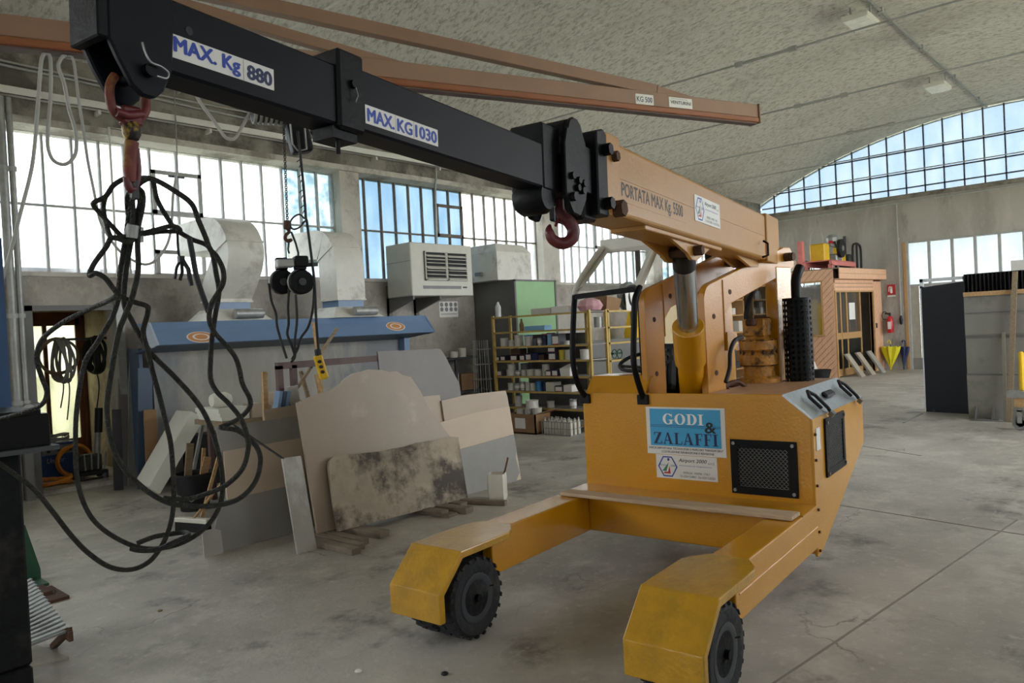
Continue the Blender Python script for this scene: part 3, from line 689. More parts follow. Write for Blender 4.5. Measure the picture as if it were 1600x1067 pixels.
vpart(MB().box((1.78, -.779, .8), (1.86, -.775, .93)), 'data_plate', 'white_print')

# --- signs on the front
def serif(ch):
    S, T, H = .2, .07, .06; R = lambda a, b, c, d: [(a, b), (c, b), (c, d), (a, d)]
    def ring(cx, rx, ri, a0, a1, n=20):
        out = []
        for i in range(n):
            q = []
            for t, k in ((i, 0), (i + 1, 0), (i + 1, 1), (i, 1)):
                an = a0 + (a1 - a0) * t / n; q.append((cx + (rx if k == 0 else ri) * math.cos(an), .5 + (.52 if k == 0 else .46) * math.sin(an)))
            out.append(q)
        return out
    if ch == 'I': return [R(.0, 0, .42, H), R(.0, 1 - H, .42, 1), R(.11, 0, .31, 1)], .42
    if ch == 'L': return [R(0, 0, .66, H), R(0, 1 - H, .42, 1), R(.1, 0, .3, 1), [(.6, 0), (.66, 0), (.68, .3), (.64, .3)]], .68
    if ch == 'F': return [R(0, 0, .42, H), R(0, 1 - H, .64, 1), R(.1, 0, .3, 1), [(.58, .74), (.62, .74), (.64, 1), (.58, 1)], R(.3, .48, .5, .54), R(.47, .38, .51, .64)], .64
    if ch == 'A': return [[(.06, 0), (.13, 0), (.43, 1), (.36, 1)], [(.56, 0), (.78, 0), (.48, 1), (.34, 1)], R(.16, .28, .62, .35), R(0, 0, .24, H), R(.48, 0, .86, H)], .86
    if ch == 'Z': return [R(.04, 1 - H, .7, 1), R(0, 0, .7, H), [(0, 0), (.24, 0), (.7, 1), (.46, 1)], [(.02, .72), (.06, .72), (.14, 1), (.04, 1)], [(.64, .28), (.68, .28), (.72, 0), (.62, 0)]], .72
    if ch == 'D': return [R(0, 0, .4, H), R(0, 1 - H, .4, 1), R(.1, 0, .3, 1)] + ring(.34, .46, .24, -math.pi / 2, math.pi / 2), .8
    if ch == 'O': return ring(.42, .42, .2, 0, 2 * math.pi, 32), .84
    if ch == 'G': return ring(.42, .42, .2, rad(40), rad(325), 28) + [R(.56, 0.02, .76, .42), R(.48, .38, .86, .44), [(.70, .68), (.74, .68), (.75, 1), (.66, .9)]], .86
def serif_word(word, name, m, parent, origin, xd, zd, width, height, nrm):
    mb = MB(); x = 0; pol = []
    for ch in word: p, adv = serif(ch); pol += [[(a + x, b) for a, b in q] for q in p]; x += adv + .09
    k = width / (x - .09); o, xd, zd, nrm = map(Vector, (origin, xd, zd, nrm))
    for i, q in enumerate(pol): mb.add([o + xd * a * k + zd * b * height + nrm * (.0006 + .00001 * i) for a, b in q], [tuple(range(len(q)))])
    return mb.build(name, m, parent)
XD, ZD, ND = (0, -1, 0), (0, 0, 1), (-1, 0, 0)
sg = vpart(MB().box((1.716, -.254, .737), (1.72, .286, 1.045)), 'sign_plate', 'white_print')
MB().box((1.7145, -.226, .792), (1.716, .259, 1.034)).build('blue_field', 'blue_print', sg)
f = 1.7143
serif_word('GODI', 'lettering', 'ink_white', sg, (f, .165, .935), XD, ZD, .28, .068, ND)
serif_word('ZALAFFI', 'lettering', 'ink_navy', sg, (f, .235, .805), XD, ZD, .44, .075, ND)
text('&', 'lettering', 'ink_black', sg, (f, -.12, .885), XD, ZD, .075, .07, .02, .0014)
MB().box((f - .0004, -.226, .9265), (f, .259, .929)).build('rule', 'ink_navy', sg); MB().box((f - .0004, -.226, .9165), (f, .259, .919)).build('rule', 'ink_navy', sg)
text('UNICA DEPOSITARIA TECNOLOGIA E MARCHIO "MANGHI GRU"', 'lettering', 'ink_black', sg, (1.716, .275, .77), XD, ZD, .51, .014, .02)
text('COSTRUZIONE RIPARAZIONE E REVISIONE', 'lettering', 'ink_black', sg, (1.716, .185, .747), XD, ZD, .36, .014, .02)
def airport(parent, o, xd, zd, w, h, col):
    """White sticker with a hexagon emblem and four lines of print."""
    o, xd, zd = map(Vector, (o, xd, zd)); nr = xd.cross(zd)
    P = lambda a, b, d=0: o + xd * a * w + zd * b * h + nr * d
    hexa = [(.03, .5), (.12, .93), (.27, .93), (.36, .5), (.27, .07), (.12, .07)]; inn = [(.195 + (a - .195) * .86, .5 + (b - .5) * .88) for a, b in hexa]
    m = MB()
    for i in range(6): j = (i + 1) % 6; m.add([P(*hexa[i], .0006), P(*hexa[j], .0006), P(*inn[j], .0006), P(*inn[i], .0006)], [(0, 1, 2, 3)])
    m.build('emblem_ring', 'ink_blue', parent)
    MB().add([P(.10, .3, .0006), P(.17, .3, .0006), P(.215, .68, .0006)], [(0, 1, 2)]).build('emblem_green', 'ink_green', parent)
    MB().add([P(.19, .2, .0006), P(.24, .2, .0006), P(.225, .55, .0006)], [(0, 1, 2)]).build('emblem_red', 'ink_red', parent)
    MB().add([P(.12, .2, .0006), P(.19, .2, .0006), P(.21, .27, .0006), P(.14, .27, .0006)], [(0, 1, 2, 3)]).build('emblem_red', 'ink_red', parent)
    MB().add([P(.21 + .02 * math.cos(t), .8 + .065 * math.sin(t), .0006) for t in np.linspace(0, 6.28, 12, endpoint=False)], [tuple(range(12))]).build('emblem_dot', 'ink_blue', parent)
    X, Z = tuple(xd), tuple(zd)
    text('Airport', 'lettering', 'ink_blue', parent, P(.06, .5), X, Z, .13 * w, .1 * h, 0, .0008); text('2000', 'lettering', 'ink_blue', parent, P(.24, .5), X, Z, .1 * w, .09 * h, 0, .0008)
    text('Airport 2000', 'lettering', 'ink_black', parent, P(.38, .68), X, Z, .46 * w, .2 * h, .01, .0006, slant=.25); text('s.r.l.', 'lettering', 'ink_black', parent, P(.86, .69), X, Z, .1 * w, .1 * h, 0, .0006, slant=.2)
    text('autonomatica & autogrumantica', 'lettering', 'ink_blue', parent, P(.39, .54), X, Z, .52 * w, .07 * h)
    text('FIDENZA - PARMA - ITALY', 'lettering', 'ink_black', parent, P(.45, .24), X, Z, .44 * w, .09 * h, 0, .0006, slant=.2)
    text('Tel. 0524 524802 - Fax 0524 520226', 'lettering', 'ink_black', parent, P(.39, .09), X, Z, .57 * w, .09 * h, 0, .0006, slant=.2)
st = vpart(MB().box((1.717, -.19, .58), (1.72, .228, .734)), 'sticker', 'white_print')
airport(st, (1.717, .228, .58), XD, ZD, .418, .154, 'x')

# --- lift frame plates
def plate_from(fr, pix, y0, y1, name, m='boom_tone', **k):
    poly = [tuple(fr.hit(px, py, 1, 0)[[0, 2]]) for px, py in pix]; return fpart(fr, MB().prism(poly, 1, y0, y1), name, m, **k)
def arc(cx, cz, r, a0, a1, n=6): return [(cx + r * math.cos(a), cz + r * math.sin(a)) for a in np.linspace(a0, a1, n)]
for fr, s, nm in ((PR, 1, 'r'), (PL, 1, 'l')):
    out = [(0.0, .64), (0.0, 1.74)] + arc(.1, 1.74, .1, math.pi, rad(105), 5) + [(1.03, 2.105), (1.12, 2.105), (1.17, 2.05), (1.17, 1.96), (1.10, 1.93)] + [(.31, 1.70), (.23, 1.62), (.21, 1.5), (.21, .64)]
    p = fpart(fr, MB().prism(out, 1, 0, .05), 'lift_frame_plate', 'plate_paint', bevel=.006)
    for t, z in ((.10, 1.25), (.10, 1.62), (.30, 1.78)): MB().cyl((t, -.002, z), (t, .02, z), .018, n=12).build('bolt_hole', 'rust', p)
    MB().cyl((.215, -.002, 1.5), (.215, -.002, 1.86), .005, n=5).build('weld_seam', 'plate_paint', p)
    post = fpart(fr, MB().prism([(.90, 1.96), (1.11, 1.96), (1.14, 1.0), (.89, 1.0)], 1, .0 if nm == 'l' else -.005, .09), 'rear_post', 'orange_paint', bevel=.006)
    MB().cyl((1.06, -.06, 2.03), (1.06, .05, 2.03), .03, n=6).build('pivot_bolt', 'rust', p)
    MB().box((.98, -.03, 1.36), (1.12, 0, 1.5)).build('clamp', 'orange_paint', post)
vpart(MB().cyl((2.87, -.36, 2.03), (2.9, .18, 2.03), .032, n=12), 'pivot_pin', 'rust', smooth=40)
vpart(MB().prism([(2.2, .64), (2.95, .64), (2.95, 1.55), (2.75, 1.9), (2.6, 1.9)], 1, .2, .23), 'lift_frame_web', 'orange_paint')
# --- lift cylinder
cb, cp_ = np.array([1.95, .055, 1.12]), np.array([1.15, -.285, 2.03]); cd_ = (cp_ - cb) / np.linalg.norm(cp_ - cb); CLn = np.linalg.norm(cp_ - cb)
q = lambda t: tuple(cb + cd_ * t)
vpart(MB().cyl(q(-.45), q(.56), .083, n=28), 'cylinder_barrel', 'orange_paint', smooth=40)
col_ = vpart(MB().cyl(q(.30), q(.62), .098, n=28), 'cylinder_collar', 'orange_paint', smooth=40, bevel=.005)
rod = vpart(MB().cyl(q(.6), q(CLn - .16), .062, n=28), 'cylinder_rod', 'chrome', smooth=40)
MB().cyl(q(CLn - .17), q(CLn - .06), .066, n=24).build('rod_cap', mat('grease', '2E2C2A', .45, .4, var=.4, scale=20), rod, smooth=40); MB().cbox(q(CLn - .03), (.09, .07, .12), yaw=rad(4)).build('rod_eye', 'rust', rod, bevel=.015)

# --- boom
bo = fpart(BM, MB().box((-2.93, -.15, -.115), (-.04, .07, .2)), 'boom', 'boom_tone', bevel=.018, seg=3)
MB().box((-2.9, -.152, .046), (-.45, -.149, .054)).build('weld_seam', 'boom_tone', bo)
MB().box((-2.97, -.166, -.13), (-2.83, .086, .215)).build('front_collar', 'boom_tone', bo, bevel=.01, seg=2)
MB().box((-.42, -.162, -.125), (-.08, .082, .21)).build('rear_collar', 'boom_tone', bo, bevel=.006)
MB().box((-.075, -.15, -.1), (-.03, .07, .19)).build('end_plate', 'black_paint', bo)
MB().box((-2.5, -.13, -.135), (-1.35, .05, -.112)).build('wear_plate', 'boom_tone', bo, bevel=.004)
for y in (-.11, .03): MB().prism([(-2.15, -.13), (-1.5, -.13), (-1.68, -.2), (-1.74, -.22), (-1.82, -.22), (-1.88, -.19)], 1, y, y + .02).build('lug', 'boom_tone', bo)
MB().cyl((-1.78, -.16, -.17), (-1.78, .08, -.17), .028, n=6).build('lug_pin', 'rust', bo)
MB().cyl((-2.9, -.19, .12), (-2.9, -.16, .12), .022, n=6).build('bolt', 'rust', bo); MB().cyl((-2.9, -.21, -.1), (-2.9, -.16, -.1), .035, n=6).build('bolt', 'rust', bo)
for y in (-.09, .01): MB().prism([(-.95, -.11), (-.3, -.11), (.06, -.04), (.06, -.12), (-.05, -.14), (-.6, -.17)], 1, y, y + .02).build('pivot_lug', 'boom_tone', bo)
MB().tube([(-.56, -.17, .0), (-.56, -.2, -.02), (-.56, -.2, -.1), (-.56, -.16, -.11)], .008, 6).build('cleat', 'black_paint', bo)
stb = MB().box((-1.87, -.153, -.018), (-1.44, -.15, .124)).build('sticker', 'white_print', bo)
airport(stb, (-1.87, -.153, -.018), (1, 0, 0), (0, 0, 1), .43, .142, 'x')
stl = MB().box((-2.82, -.1515, -.05), (-2.0, -.1495, .043)).build('name_strip', 'boom_tone', bo)
text('PORTATA MAX Kg. 5500', 'lettering', 'ink_grey', stl, (-2.8, -.1515, -.045), (1, 0, 0), (0, 0, 1), .75, .08, .03)
# --- black telescopic head
hb = fpart(BM, MB().box((-3.40, -.115, -.085), (-2.95, .03, .165)), 'jib_socket', 'black_paint', bevel=.008)
cheek = [(-3.30, -.10), (-3.30, .1), (-3.28, .16)] + arc(-3.21, .155, .06, rad(170), rad(10), 6) + [(-3.13, .13), (-3.12, -.02), (-3.14, -.1), (-3.19, -.165), (-3.25, -.16)]
MB().prism(cheek, 1, -.155, -.135).build('cheek_plate', 'black_paint', hb, bevel=.004)
MB().prism(cheek, 1, .03, .05).build('cheek_plate', 'black_paint', hb, bevel=.004)
MB().prism([(-3.295, .06), (-3.295, .13)] + arc(-3.21, .15, .062, rad(170), rad(10), 8) + [(-3.135, .13), (-3.135, .06)], 1, -.134, .03).build('top_guard', 'black_paint', hb, bevel=.006)
MB().prism([(-3.05, -.14), (-3.05, .2), (-2.985, .22), (-2.955, .2), (-2.955, -.14)], 1, -.165, .07).build('clamp_frame', 'black_paint', hb, bevel=.006)
MB().box((-3.12, -.14, -.06), (-3.05, -.11, .13)).build('guide_block', 'black_paint', hb, bevel=.005)
for z in (.13, -.09): MB().cyl((-2.99, -.2, z), (-2.99, -.16, z), .025, n=6).build('bolt', 'black_paint', hb)
for a, b in ((-3.26, -.02), (-3.21, -.03), (-3.17, -.035), (-3.22, -.06), (-3.18, -.065)): MB().cyl((a, -.17, b), (a, -.154, b), .014, n=6).build('cap_screw', 'black_paint', hb)
pw = MB().cyl((-3.26, -.175, -.1), (-3.26, -.154, -.1), .018, n=8).build('pin', 'black_paint', hb)
MB().lathe([(0, -.11), (.05, -.11), (.065, -.09), (.065, 0), (.05, .02), (0, .02)], 20, (-3.36, 0, -.105), 'Y').build('rope_drum', 'black_paint', hb, smooth=40)
MB().box((-3.1, -.12, -.16), (-2.98, .02, -.08)).build('lower_bracket', 'black_paint', hb, bevel=.01)
def hook_curve(o, R_, pl=0):                 # hook in the x-z plane hanging from o
    pts = [(0, .0), (0, -.25), (.12, -.5), (.42, -.75), (.62, -1.12), (.5, -1.55), (.05, -1.75), (-.42, -1.55), (-.56, -1.15), (-.5, -.88)]
    return catmull([(o[0] + R_ * a * .75, o[1] - R_ * a * .66, o[2] + R_ * b) for a, b in pts], 5)
hk = catmull([(0, 0), (0, -1)], 2)
hp = hook_curve((-3.185, -.06, -.11), .086); nn = len(hp)
MB().tube(hp, [.016 + .010 * math.sin(math.pi * min(1, (i + 3) / nn)) if i < nn - 6 else .004 + .0025 * (nn - 1 - i) for i in range(nn)], 10).build('hook', 'red_paint', hb, smooth=60)
MB().cyl((-3.185, -.06, -.05), (-3.185, -.06, -.14), .018, n=10).build('hook_shank', 'red_paint', hb, smooth=40)
MB().tube([(-3.185, -.06, -.16), (-3.21, -.06, -.175), (-3.225, -.06, -.195)], .006, 6).build('hook_latch', 'red_paint', hb)
# --- jib sections
j1 = fpart(BM, MB().box((-4.36, -.11, -.078), (-3.36, -.012, .085)), 'jib_section', 'navy_black', bevel=.006)
MB().box((-4.42, -.12, -.092), (-4.325, -.002, .115)).build('jib_collar', 'black_paint', j1, bevel=.008)
MB().cyl((-4.37, -.13, .03), (-4.37, -.118, .03), .012, n=8).build('pin', 'black_paint', j1); MB().tube([(-4.37, -.13, .02), (-4.365, -.132, 0), (-4.375, -.132, -.02)], .002, 5).build('split_pin', 'steel', j1)
MB().box((-4.43, -.105, -.115), (-4.345, -.03, -.085)).build('stop_block', 'black_paint', j1); MB().cyl((-4.40, -.09, -.15), (-4.40, -.09, -.11), .006, n=8).build('stop_pin', 'black_paint', j1)
lb = MB().box((-4.318, -.1112, -.056), (-4.012, -.1102, -.006)).build('capacity_label', 'white_print', j1)
text('MAX.', 'lettering', 'ink_blue', lb, (-4.312, -.1112, -.05), (1, 0, 0), (0, 0, 1), .108, .037, .05); text('KG', 'lettering', 'ink_blue', lb, (-4.194, -.1112, -.05), (1, 0, 0), (0, 0, 1), .066, .037, .05)
text('1030', 'lettering', 'ink_blue', lb, (-4.117, -.1112, -.05), (1, 0, 0), (0, 0, 1), .1, .037, .05)
for x in (-4.2, -4.123): MB().box((x, -.1114, -.055), (x + .001, -.1112, -.007)).build('joint', 'ink_grey', lb)
j2 = fpart(BM, MB().box((-4.9, -.108, -.082), (-4.4, -.016, .072)), 'jib_section', 'navy_black', bevel=.006)
lb = MB().box((-4.876, -.1092, -.049), (-4.615, -.1082, -.0005)).build('capacity_label', 'white_print', j2)
text('MAX. Kg', 'lettering', 'ink_blue', lb, (-4.868, -.1092, -.046), (1, 0, 0), (0, 0, 1), .162, .042, .05); text('880', 'lettering', 'ink_navy', lb, (-4.69, -.1092, -.043), (1, 0, 0), (0, 0, 1), .07, .034, .05)
MB().box((-4.699, -.1094, -.048), (-4.698, -.1092, -.002)).build('joint', 'ink_grey', lb); MB().cyl((-4.83, -.109, .018), (-4.83, -.104, .018), .009, n=10).build('hole', 'ink_black', j2)
hd = fpart(BM, MB().box((-5.005, -.113, .0), (-4.88, -.03, .19)), 'jib_head', 'navy_black', bevel=.008)
ck = [(-5.01, .19), (-5.01, -.055), (-4.993, -.09), (-4.966, -.135), (-4.945, -.15), (-4.92, -.15), (-4.9, -.13), (-4.88, -.085), (-4.875, .0), (-4.875, .19)]
for y in (-.125, -.04): MB().prism(ck, 1, y, y + .016).build('cheek_plate', 'navy_black', hd, bevel=.004)
MB().prism([(-5.03, .19), (-5.03, -.06), (-5.008, -.06), (-5.008, .19)], 1, -.125, -.024).build('nose_plate', 'black_paint', hd, bevel=.003)
MB().cyl((-4.935, -.14, -.1), (-4.935, -.02, -.1), .013, n=12).build('head_pin', 'black_paint', hd, smooth=40)
MB().tube(catmull([(-4.955, -.143, -.055), (-4.95, -.145, -.075), (-4.94, -.147, -.09), (-4.92, -.147, -.092), (-4.905, -.147, -.10), (-4.91, -.147, -.112), (-4.93, -.147, -.113)], 4), .0022, 6).build('r_clip', 'steel', hd)

# --- operator guard, wheel, seat
tube_l = [vh(*p, 1, .75) for p in ((917, 622), (903, 600), (895, 560), (896, 500), (898, 462))]
tube_r = [vh(*p, 1, .30) for p in ((1005, 622), (995, 590), (990, 560), (991, 500), (992, 468), (1000, 448))]
gl = vpart(MB().tube(catmull(tube_l, 5), .02, 10), 'guard_tube', 'black_paint', smooth=60); gr = vpart(MB().tube(catmull(tube_r, 5), .02, 10), 'guard_tube', 'black_paint', smooth=60)
for y in (.75, .30): vpart(MB().box((1.70, y - .04, 1.06), (1.725, y + .04, 1.125)), 'guard_bracket', 'black_paint', bevel=.004)
up_l = [vh(*p, 1, .75) for p in ((898, 462), (905, 440), (935, 395), (947, 387))] + [np.array([2.3, .75, 2.2]), np.array([2.62, .75, 2.2])]
up_r = [vh(*p, 1, .30) for p in ((1000, 448), (1020, 400), (1030, 380))] + [np.array([2.3, .3, 2.2]), np.array([2.62, .3, 2.2])]
vpart(MB().tube(catmull(up_l, 5), .021, 10), 'roof_tube', 'white_enamel', smooth=60); vpart(MB().tube(catmull(up_r, 5), .021, 10), 'roof_tube', 'white_enamel', smooth=60)
vpart(MB().bar(vh(899, 464, 1, .74), vh(991, 452, 1, .31), .03, .035), 'cross_bar', 'black_paint')
vpart(MB().bar((2.12, .77, 2.18), (2.12, .28, 2.18), .12, .09), 'roof_bar', 'white_enamel', smooth=60)
vpart(MB().tube([(2.6, .75, .7), (2.6, .75, 2.2)], .02, 10), 'rear_tube', 'black_paint', smooth=60); vpart(MB().tube([(2.6, .3, .7), (2.6, .3, 2.2)], .02, 10), 'rear_tube', 'black_paint', smooth=60)
vpart(MB().add([(2.1, .76, 2.205), (2.62, .76, 2.21), (2.62, .29, 2.21), (2.1, .29, 2.205)], [(0, 1, 2, 3)]), 'roof_sheet', 'white_enamel')
a, b, c, d = vh(897, 455, 1, .75), vh(945, 389, 1, .75), vh(1028, 382, 1, .30), vh(998, 450, 1, .30)
vpart(MB().plate([a, b, c, d], .004), 'windscreen', mat_glass('plexi', (.88, .9, .9), (.8, .82, .82), frost=.1, gl=.05))
m_ = MB()
for u, v_ in ((a, b), (b, c), (c, d)):
    m_ = MB(); cen = (a + b + c + d) / 4; m_.plate([u, v_, v_ + (cen - v_) * .2, u + (cen - u) * .2], .007); vpart(m_, 'windscreen_border', 'white_enamel')
sw = group_empty('steering_wheel', (2.2, .52, 1.32)); sw.parent = crane; sw.rotation_euler = (0, rad(-18), 0)
MB().tube([(.19 * math.cos(t), .19 * math.sin(t), 0) for t in np.linspace(0, 2 * math.pi, 28, endpoint=False)], .014, 8, closed=True).build('rim', 'black_rubber', sw, smooth=60)
for k in range(3): MB().tube([(0, 0, -.05), (.18 * math.cos(k * 2.1), .18 * math.sin(k * 2.1), 0)], .012, 6).build('spoke', 'dark_grey', sw)
MB().cyl((0, 0, -.04), (.1, 0, -.6), .03, n=10).build('column', 'black_paint', sw)
vpart(MB().box((2.5, .35, .9), (2.9, .75, 1.0)), 'seat', 'black_rubber', bevel=.03, seg=3); vpart(MB().prism([(2.84, 1.0), (2.9, 1.42), (2.98, 1.42), (2.95, .95)], 1, .12, .75), 'seat_back', 'black_rubber', bevel=.02, seg=2)
for k in range(7): vpart(MB().prism([(2.832, 1.05), (2.885, 1.38), (2.9, 1.38), (2.85, 1.05)], 1, .16 + k * .085, .2 + k * .085), 'seat_rib', 'dark_grey')
for y in (.18, .24):
    vpart(MB().cyl((2.3, y, .65), (2.28, y, 1.3), .008, n=6), 'lever', 'steel'); vpart(MB().lathe([(0, 0), (.018, .01), (.022, .05), (.014, .08), (0, .085)], 10, (2.28, y, 1.28)), 'lever_knob', 'black_rubber', smooth=50)
# --- hydraulic motor, exhaust, hoses
mo = group_empty('slew_motor', (2.62, -.17, 1.13)); mo.parent = crane
MB().lathe([(0, 0), (.15, 0), (.15, .03), (.11, .05), (.105, .12), (.13, .13), (.13, .2), (.115, .22), (.13, .24), (.13, .3), (.08, .32), (.07, .34), (0, .34)], 20).build('gear_case', 'pump_paint', mo, smooth=35)
MB().box((-.08, -.08, .33), (.08, .08, .46)).build('motor_block', 'pump_paint', mo, bevel=.012); MB().box((-.16, -.03, .41), (-.08, .03, .46)).build('port', 'rust', mo, bevel=.01); MB().box((.08, -.06, .40), (.2, .06, .47)).build('port', 'rust', mo, bevel=.01)
for k in range(10): t = 2 * math.pi * k / 10; MB().cyl((.118 * math.cos(t), .118 * math.sin(t), .12), (.118 * math.cos(t), .118 * math.sin(t), .31), .012, n=6).build('bolt', 'rust', mo)
vpart(MB().box((2.35, -.35, 1.1), (2.9, .0, 1.13)), 'motor_plate', 'rust')
vpart(MB().tube(catmull([vh(*p, 1, -.2) for p in ((1159, 527), (1148, 532), (1141, 550), (1140, 575), (1134, 597))], 5), .014, 8), 'hose', 'black_rubber', smooth=60)
vpart(MB().tube(catmull([vh(*p, 1, -.1) for p in ((1187, 442), (1172, 465), (1166, 490), (1167, 515))], 5), .018, 8), 'hose', 'black_rubber', smooth=60)
vpart(MB().tube(catmull([vh(*p, 1, -.12) for p in ((1203, 428), (1204, 455), (1212, 480), (1218, 500))], 5), .016, 8), 'hose', 'black_rubber', smooth=60)
vpart(MB().tube(catmull([vh(*p, 1, .25) for p in ((1098, 385), (1106, 395), (1107, 410))], 4), .03, 8), 'hose', 'black_rubber', smooth=60)
ex = group_empty('exhaust_stack', tuple(vh(1250, 590, 1, -.42))); ex.parent = crane
MB().lathe([(0, -.1), (.07, -.1), (.07, .56), (0, .56)], 14).build('silencer', 'black_paint', ex, smooth=40)
MB().tube(catmull([(0, 0, .5), (0, 0, .68), (.01, -.01, .74), (.05, -.02, .79)], 4), .034, 12).build('pipe', 'black_paint', ex, smooth=60)
hm = MB(); nA, nZ = 34, 34
for i in range(nA):                            # perforated heat shield: a sheet with square holes
    a0 = 2 * math.pi * i / nA
    for j in range(nZ):
        z0, z1 = -.1 + .67 * j / nZ, -.1 + .67 * (j + 1) / nZ
        if i % 2 or j % 2: 
            a1 = 2 * math.pi * (i + 1) / nA; r = .098
            hm.add([(r * math.cos(a0), r * math.sin(a0), z0), (r * math.cos(a1), r * math.sin(a1), z0), (r * math.cos(a1), r * math.sin(a1), z1), (r * math.cos(a0), r * math.sin(a0), z1)], [(0, 1, 2, 3)])
o = hm.build('perforated_shield', 'black_paint', ex)
o = vpart(MB().tube(catmull([(2.25, -.2, 1.13), (2.2, -.16, 1.17), (2.1, -.12, 1.15), (2.05, -.16, 1.12)], 4), .016, 6), 'hinge', 'rust', smooth=50)

# --- loose plank on the chassis
pl = thing('wooden_plank', 'weathered wooden plank lying across the yellow chassis in front of the sign', 'plank', V.wor([0, 0, .494]), AV)
MB().prism([(1.43, .735), (1.315, .735), (1.315, -.76), (1.45, -.765)], 2, 0, .022).build('board', mat('plank_wood', 'B8A084', .7, var=.2, scale=5, stretch=(9, 1, 9)), pl, bevel=.003)
# ================================================================ hook, slings, wall crane
bh = lambda px, py, y=-.075: BM.wor(BM.hit(px, py, 1, y))
hp0 = bh(205, 195)
sk = thing('lifting_shackle', 'worn red shackle with swivel hook hanging from the black jib head', 'hook', hp0)
rel = lambda P: [tuple(np.asarray(p) - hp0) for p in P]
MB().tube(rel(catmull([bh(*p) for p in ((180, 118), (172, 132), (172, 155), (177, 172), (190, 184), (208, 188), (222, 182), (228, 170), (228, 150), (226, 125))], 5)), .0088, 10).build('bow', 'hook_rust', sk, smooth=60)
MB().tube(rel([bh(182, 175, -.085), bh(200, 180, -.087), bh(222, 178, -.085)]), .0085, 10).build('bow_bar', 'red_paint', sk, smooth=60)
MB().box((-.02, -.012, -.004), (.02, .012, .035)).build('eye_block', 'red_paint', sk, bevel=.005)
MB().lathe([(0, -.03), (.012, -.03), (.017, -.02), (.018, -.005), (.014, .004), (0, .006)], 14).build('swivel', mat('swivel_dark', '2A2622', .5, .5, var=.4, scale=60, col2='9A7A28', cover=.3), sk, smooth=50)
hkp = rel([bh(206, 222), bh(204, 240), bh(203, 265), bh(204, 285)]); 
MB().tube(hkp, [.013, .0125, .0125, .010], 12).build('shank', 'hook_rust', sk, smooth=60)
MB().tube(rel(catmull([bh(213, 232), bh(216, 262), bh(215, 280), bh(211, 292), bh(205, 296), bh(200, 288), bh(199, 278)], 4)), [.006] * 13 + [.008] * 12, 10).build('hook_tip', 'red_paint', sk, smooth=60)
MB().cbox(tuple(np.asarray(bh(210, 296)) - hp0), (.014, .014, .04)).build('latch', 'dark_grey', sk, bevel=.003)

DEP = 1.60
def rope(name, label, pix, dep, r=.0056, m='rope_steel', sub=6, extra=None, cat='rope'):
    n = len(pix); d = [dep] * n if not isinstance(dep, (list, tuple)) else list(np.interp(np.linspace(0, 1, n), np.linspace(0, 1, len(dep)), dep))
    P = catmull([at_depth(px, py, d[i]) for i, (px, py) in enumerate(pix)], sub); o = P[0]
    t = thing(name, label, cat, o)
    MB().tube([tuple(p - o) for p in P], r, 8).build('strand', m, t, smooth=60)
    return t, o
def ferrule(t, o, a, b, dep, r=.0105):
    MB().cyl(tuple(at_depth(*a, dep) - o), tuple(at_depth(*b, dep) - o), r, n=12).build('ferrule', 'galvanised', t, smooth=40)
t, o = rope('wire_sling', 'steel wire sling arching out over the white duct and closing in the widest round loop', [(206, 300), (214, 284), (223, 278), (242, 281), (271, 297), (299, 318), (310, 344), (321, 370), (328, 389), (338, 400), (348, 420), (349, 440), (341, 457), (330, 476), (327, 499), (335, 519), (352, 538), (367, 557), (374, 577), (379, 600), (390, 622), (390, 636), (376, 652), (358, 662), (345, 668), (372, 673), (398, 694), (407, 719), (398, 754), (372, 780), (334, 790), (289, 790), (257, 783), (226, 764), (194, 732), (175, 694), (167, 640), (174, 580), (185, 521), (194, 496), (205, 469), (213, 438), (216, 417), (215, 381), (216, 355), (223, 320), (222, 300), (212, 292)], [1.6, 1.56, 1.6, 1.66, 1.7, 1.64, 1.58, 1.56, 1.6])
ferrule(t, o, (216, 378), (216, 355), 1.6)
t, o = rope('wire_sling', 'steel wire sling crossing the doorway and sweeping round in front of the broom', [(207, 296), (199, 310), (201, 335), (205, 350), (201, 378), (188, 420), (187, 456), (176, 494), (154, 532), (133, 566), (122, 622), (118, 680), (121, 750), (137, 799), (165, 830), (209, 853), (247, 857), (289, 846), (324, 821), (344, 788), (348, 750), (341, 706), (326, 660), (307, 627), (273, 589), (239, 555), (221, 528), (205, 499), (194, 474), (196, 430), (204, 380), (213, 340), (219, 315), (211, 296)], [1.59, 1.62, 1.72, 1.74, 1.68, 1.6, 1.58])
ferrule(t, o, (205, 350), (202, 374), 1.59, .012)
t, o = rope('wire_sling', 'steel wire sling hanging lowest of all, its tail rising to the black pillar', [(205, 298), (208, 330), (206, 355), (204, 378), (176, 371), (166, 386), (147, 412), (140, 430), (150, 427), (164, 434), (176, 449), (188, 463), (210, 472), (229, 478), (231, 488), (224, 519), (231, 548), (239, 582), (250, 622), (259, 660), (267, 695), (271, 750), (271, 791), (264, 827), (250, 857), (231, 879), (203, 890), (170, 885), (137, 863), (110, 835), (82, 799), (55, 766), (27, 744), (0, 725), (-40, 700)], [1.58, 1.56, 1.54, 1.58, 1.64, 1.7, 1.72, 1.74, 1.8])
ferrule(t, o, (206, 372), (208, 352), 1.57, .012)
t, o = rope('wire_sling', 'steel wire sling trailing across the doorway to rest on the black channel beam', [(213, 292), (203, 330), (196, 372), (190, 410), (186, 445), (181, 462), (165, 472), (142, 482), (101, 502), (67, 529), (57, 559), (64, 586), (73, 613), (64, 633), (34, 645), (0, 654), (-30, 658)], [1.57, 1.6, 1.66, 1.74, 1.82, 1.86])
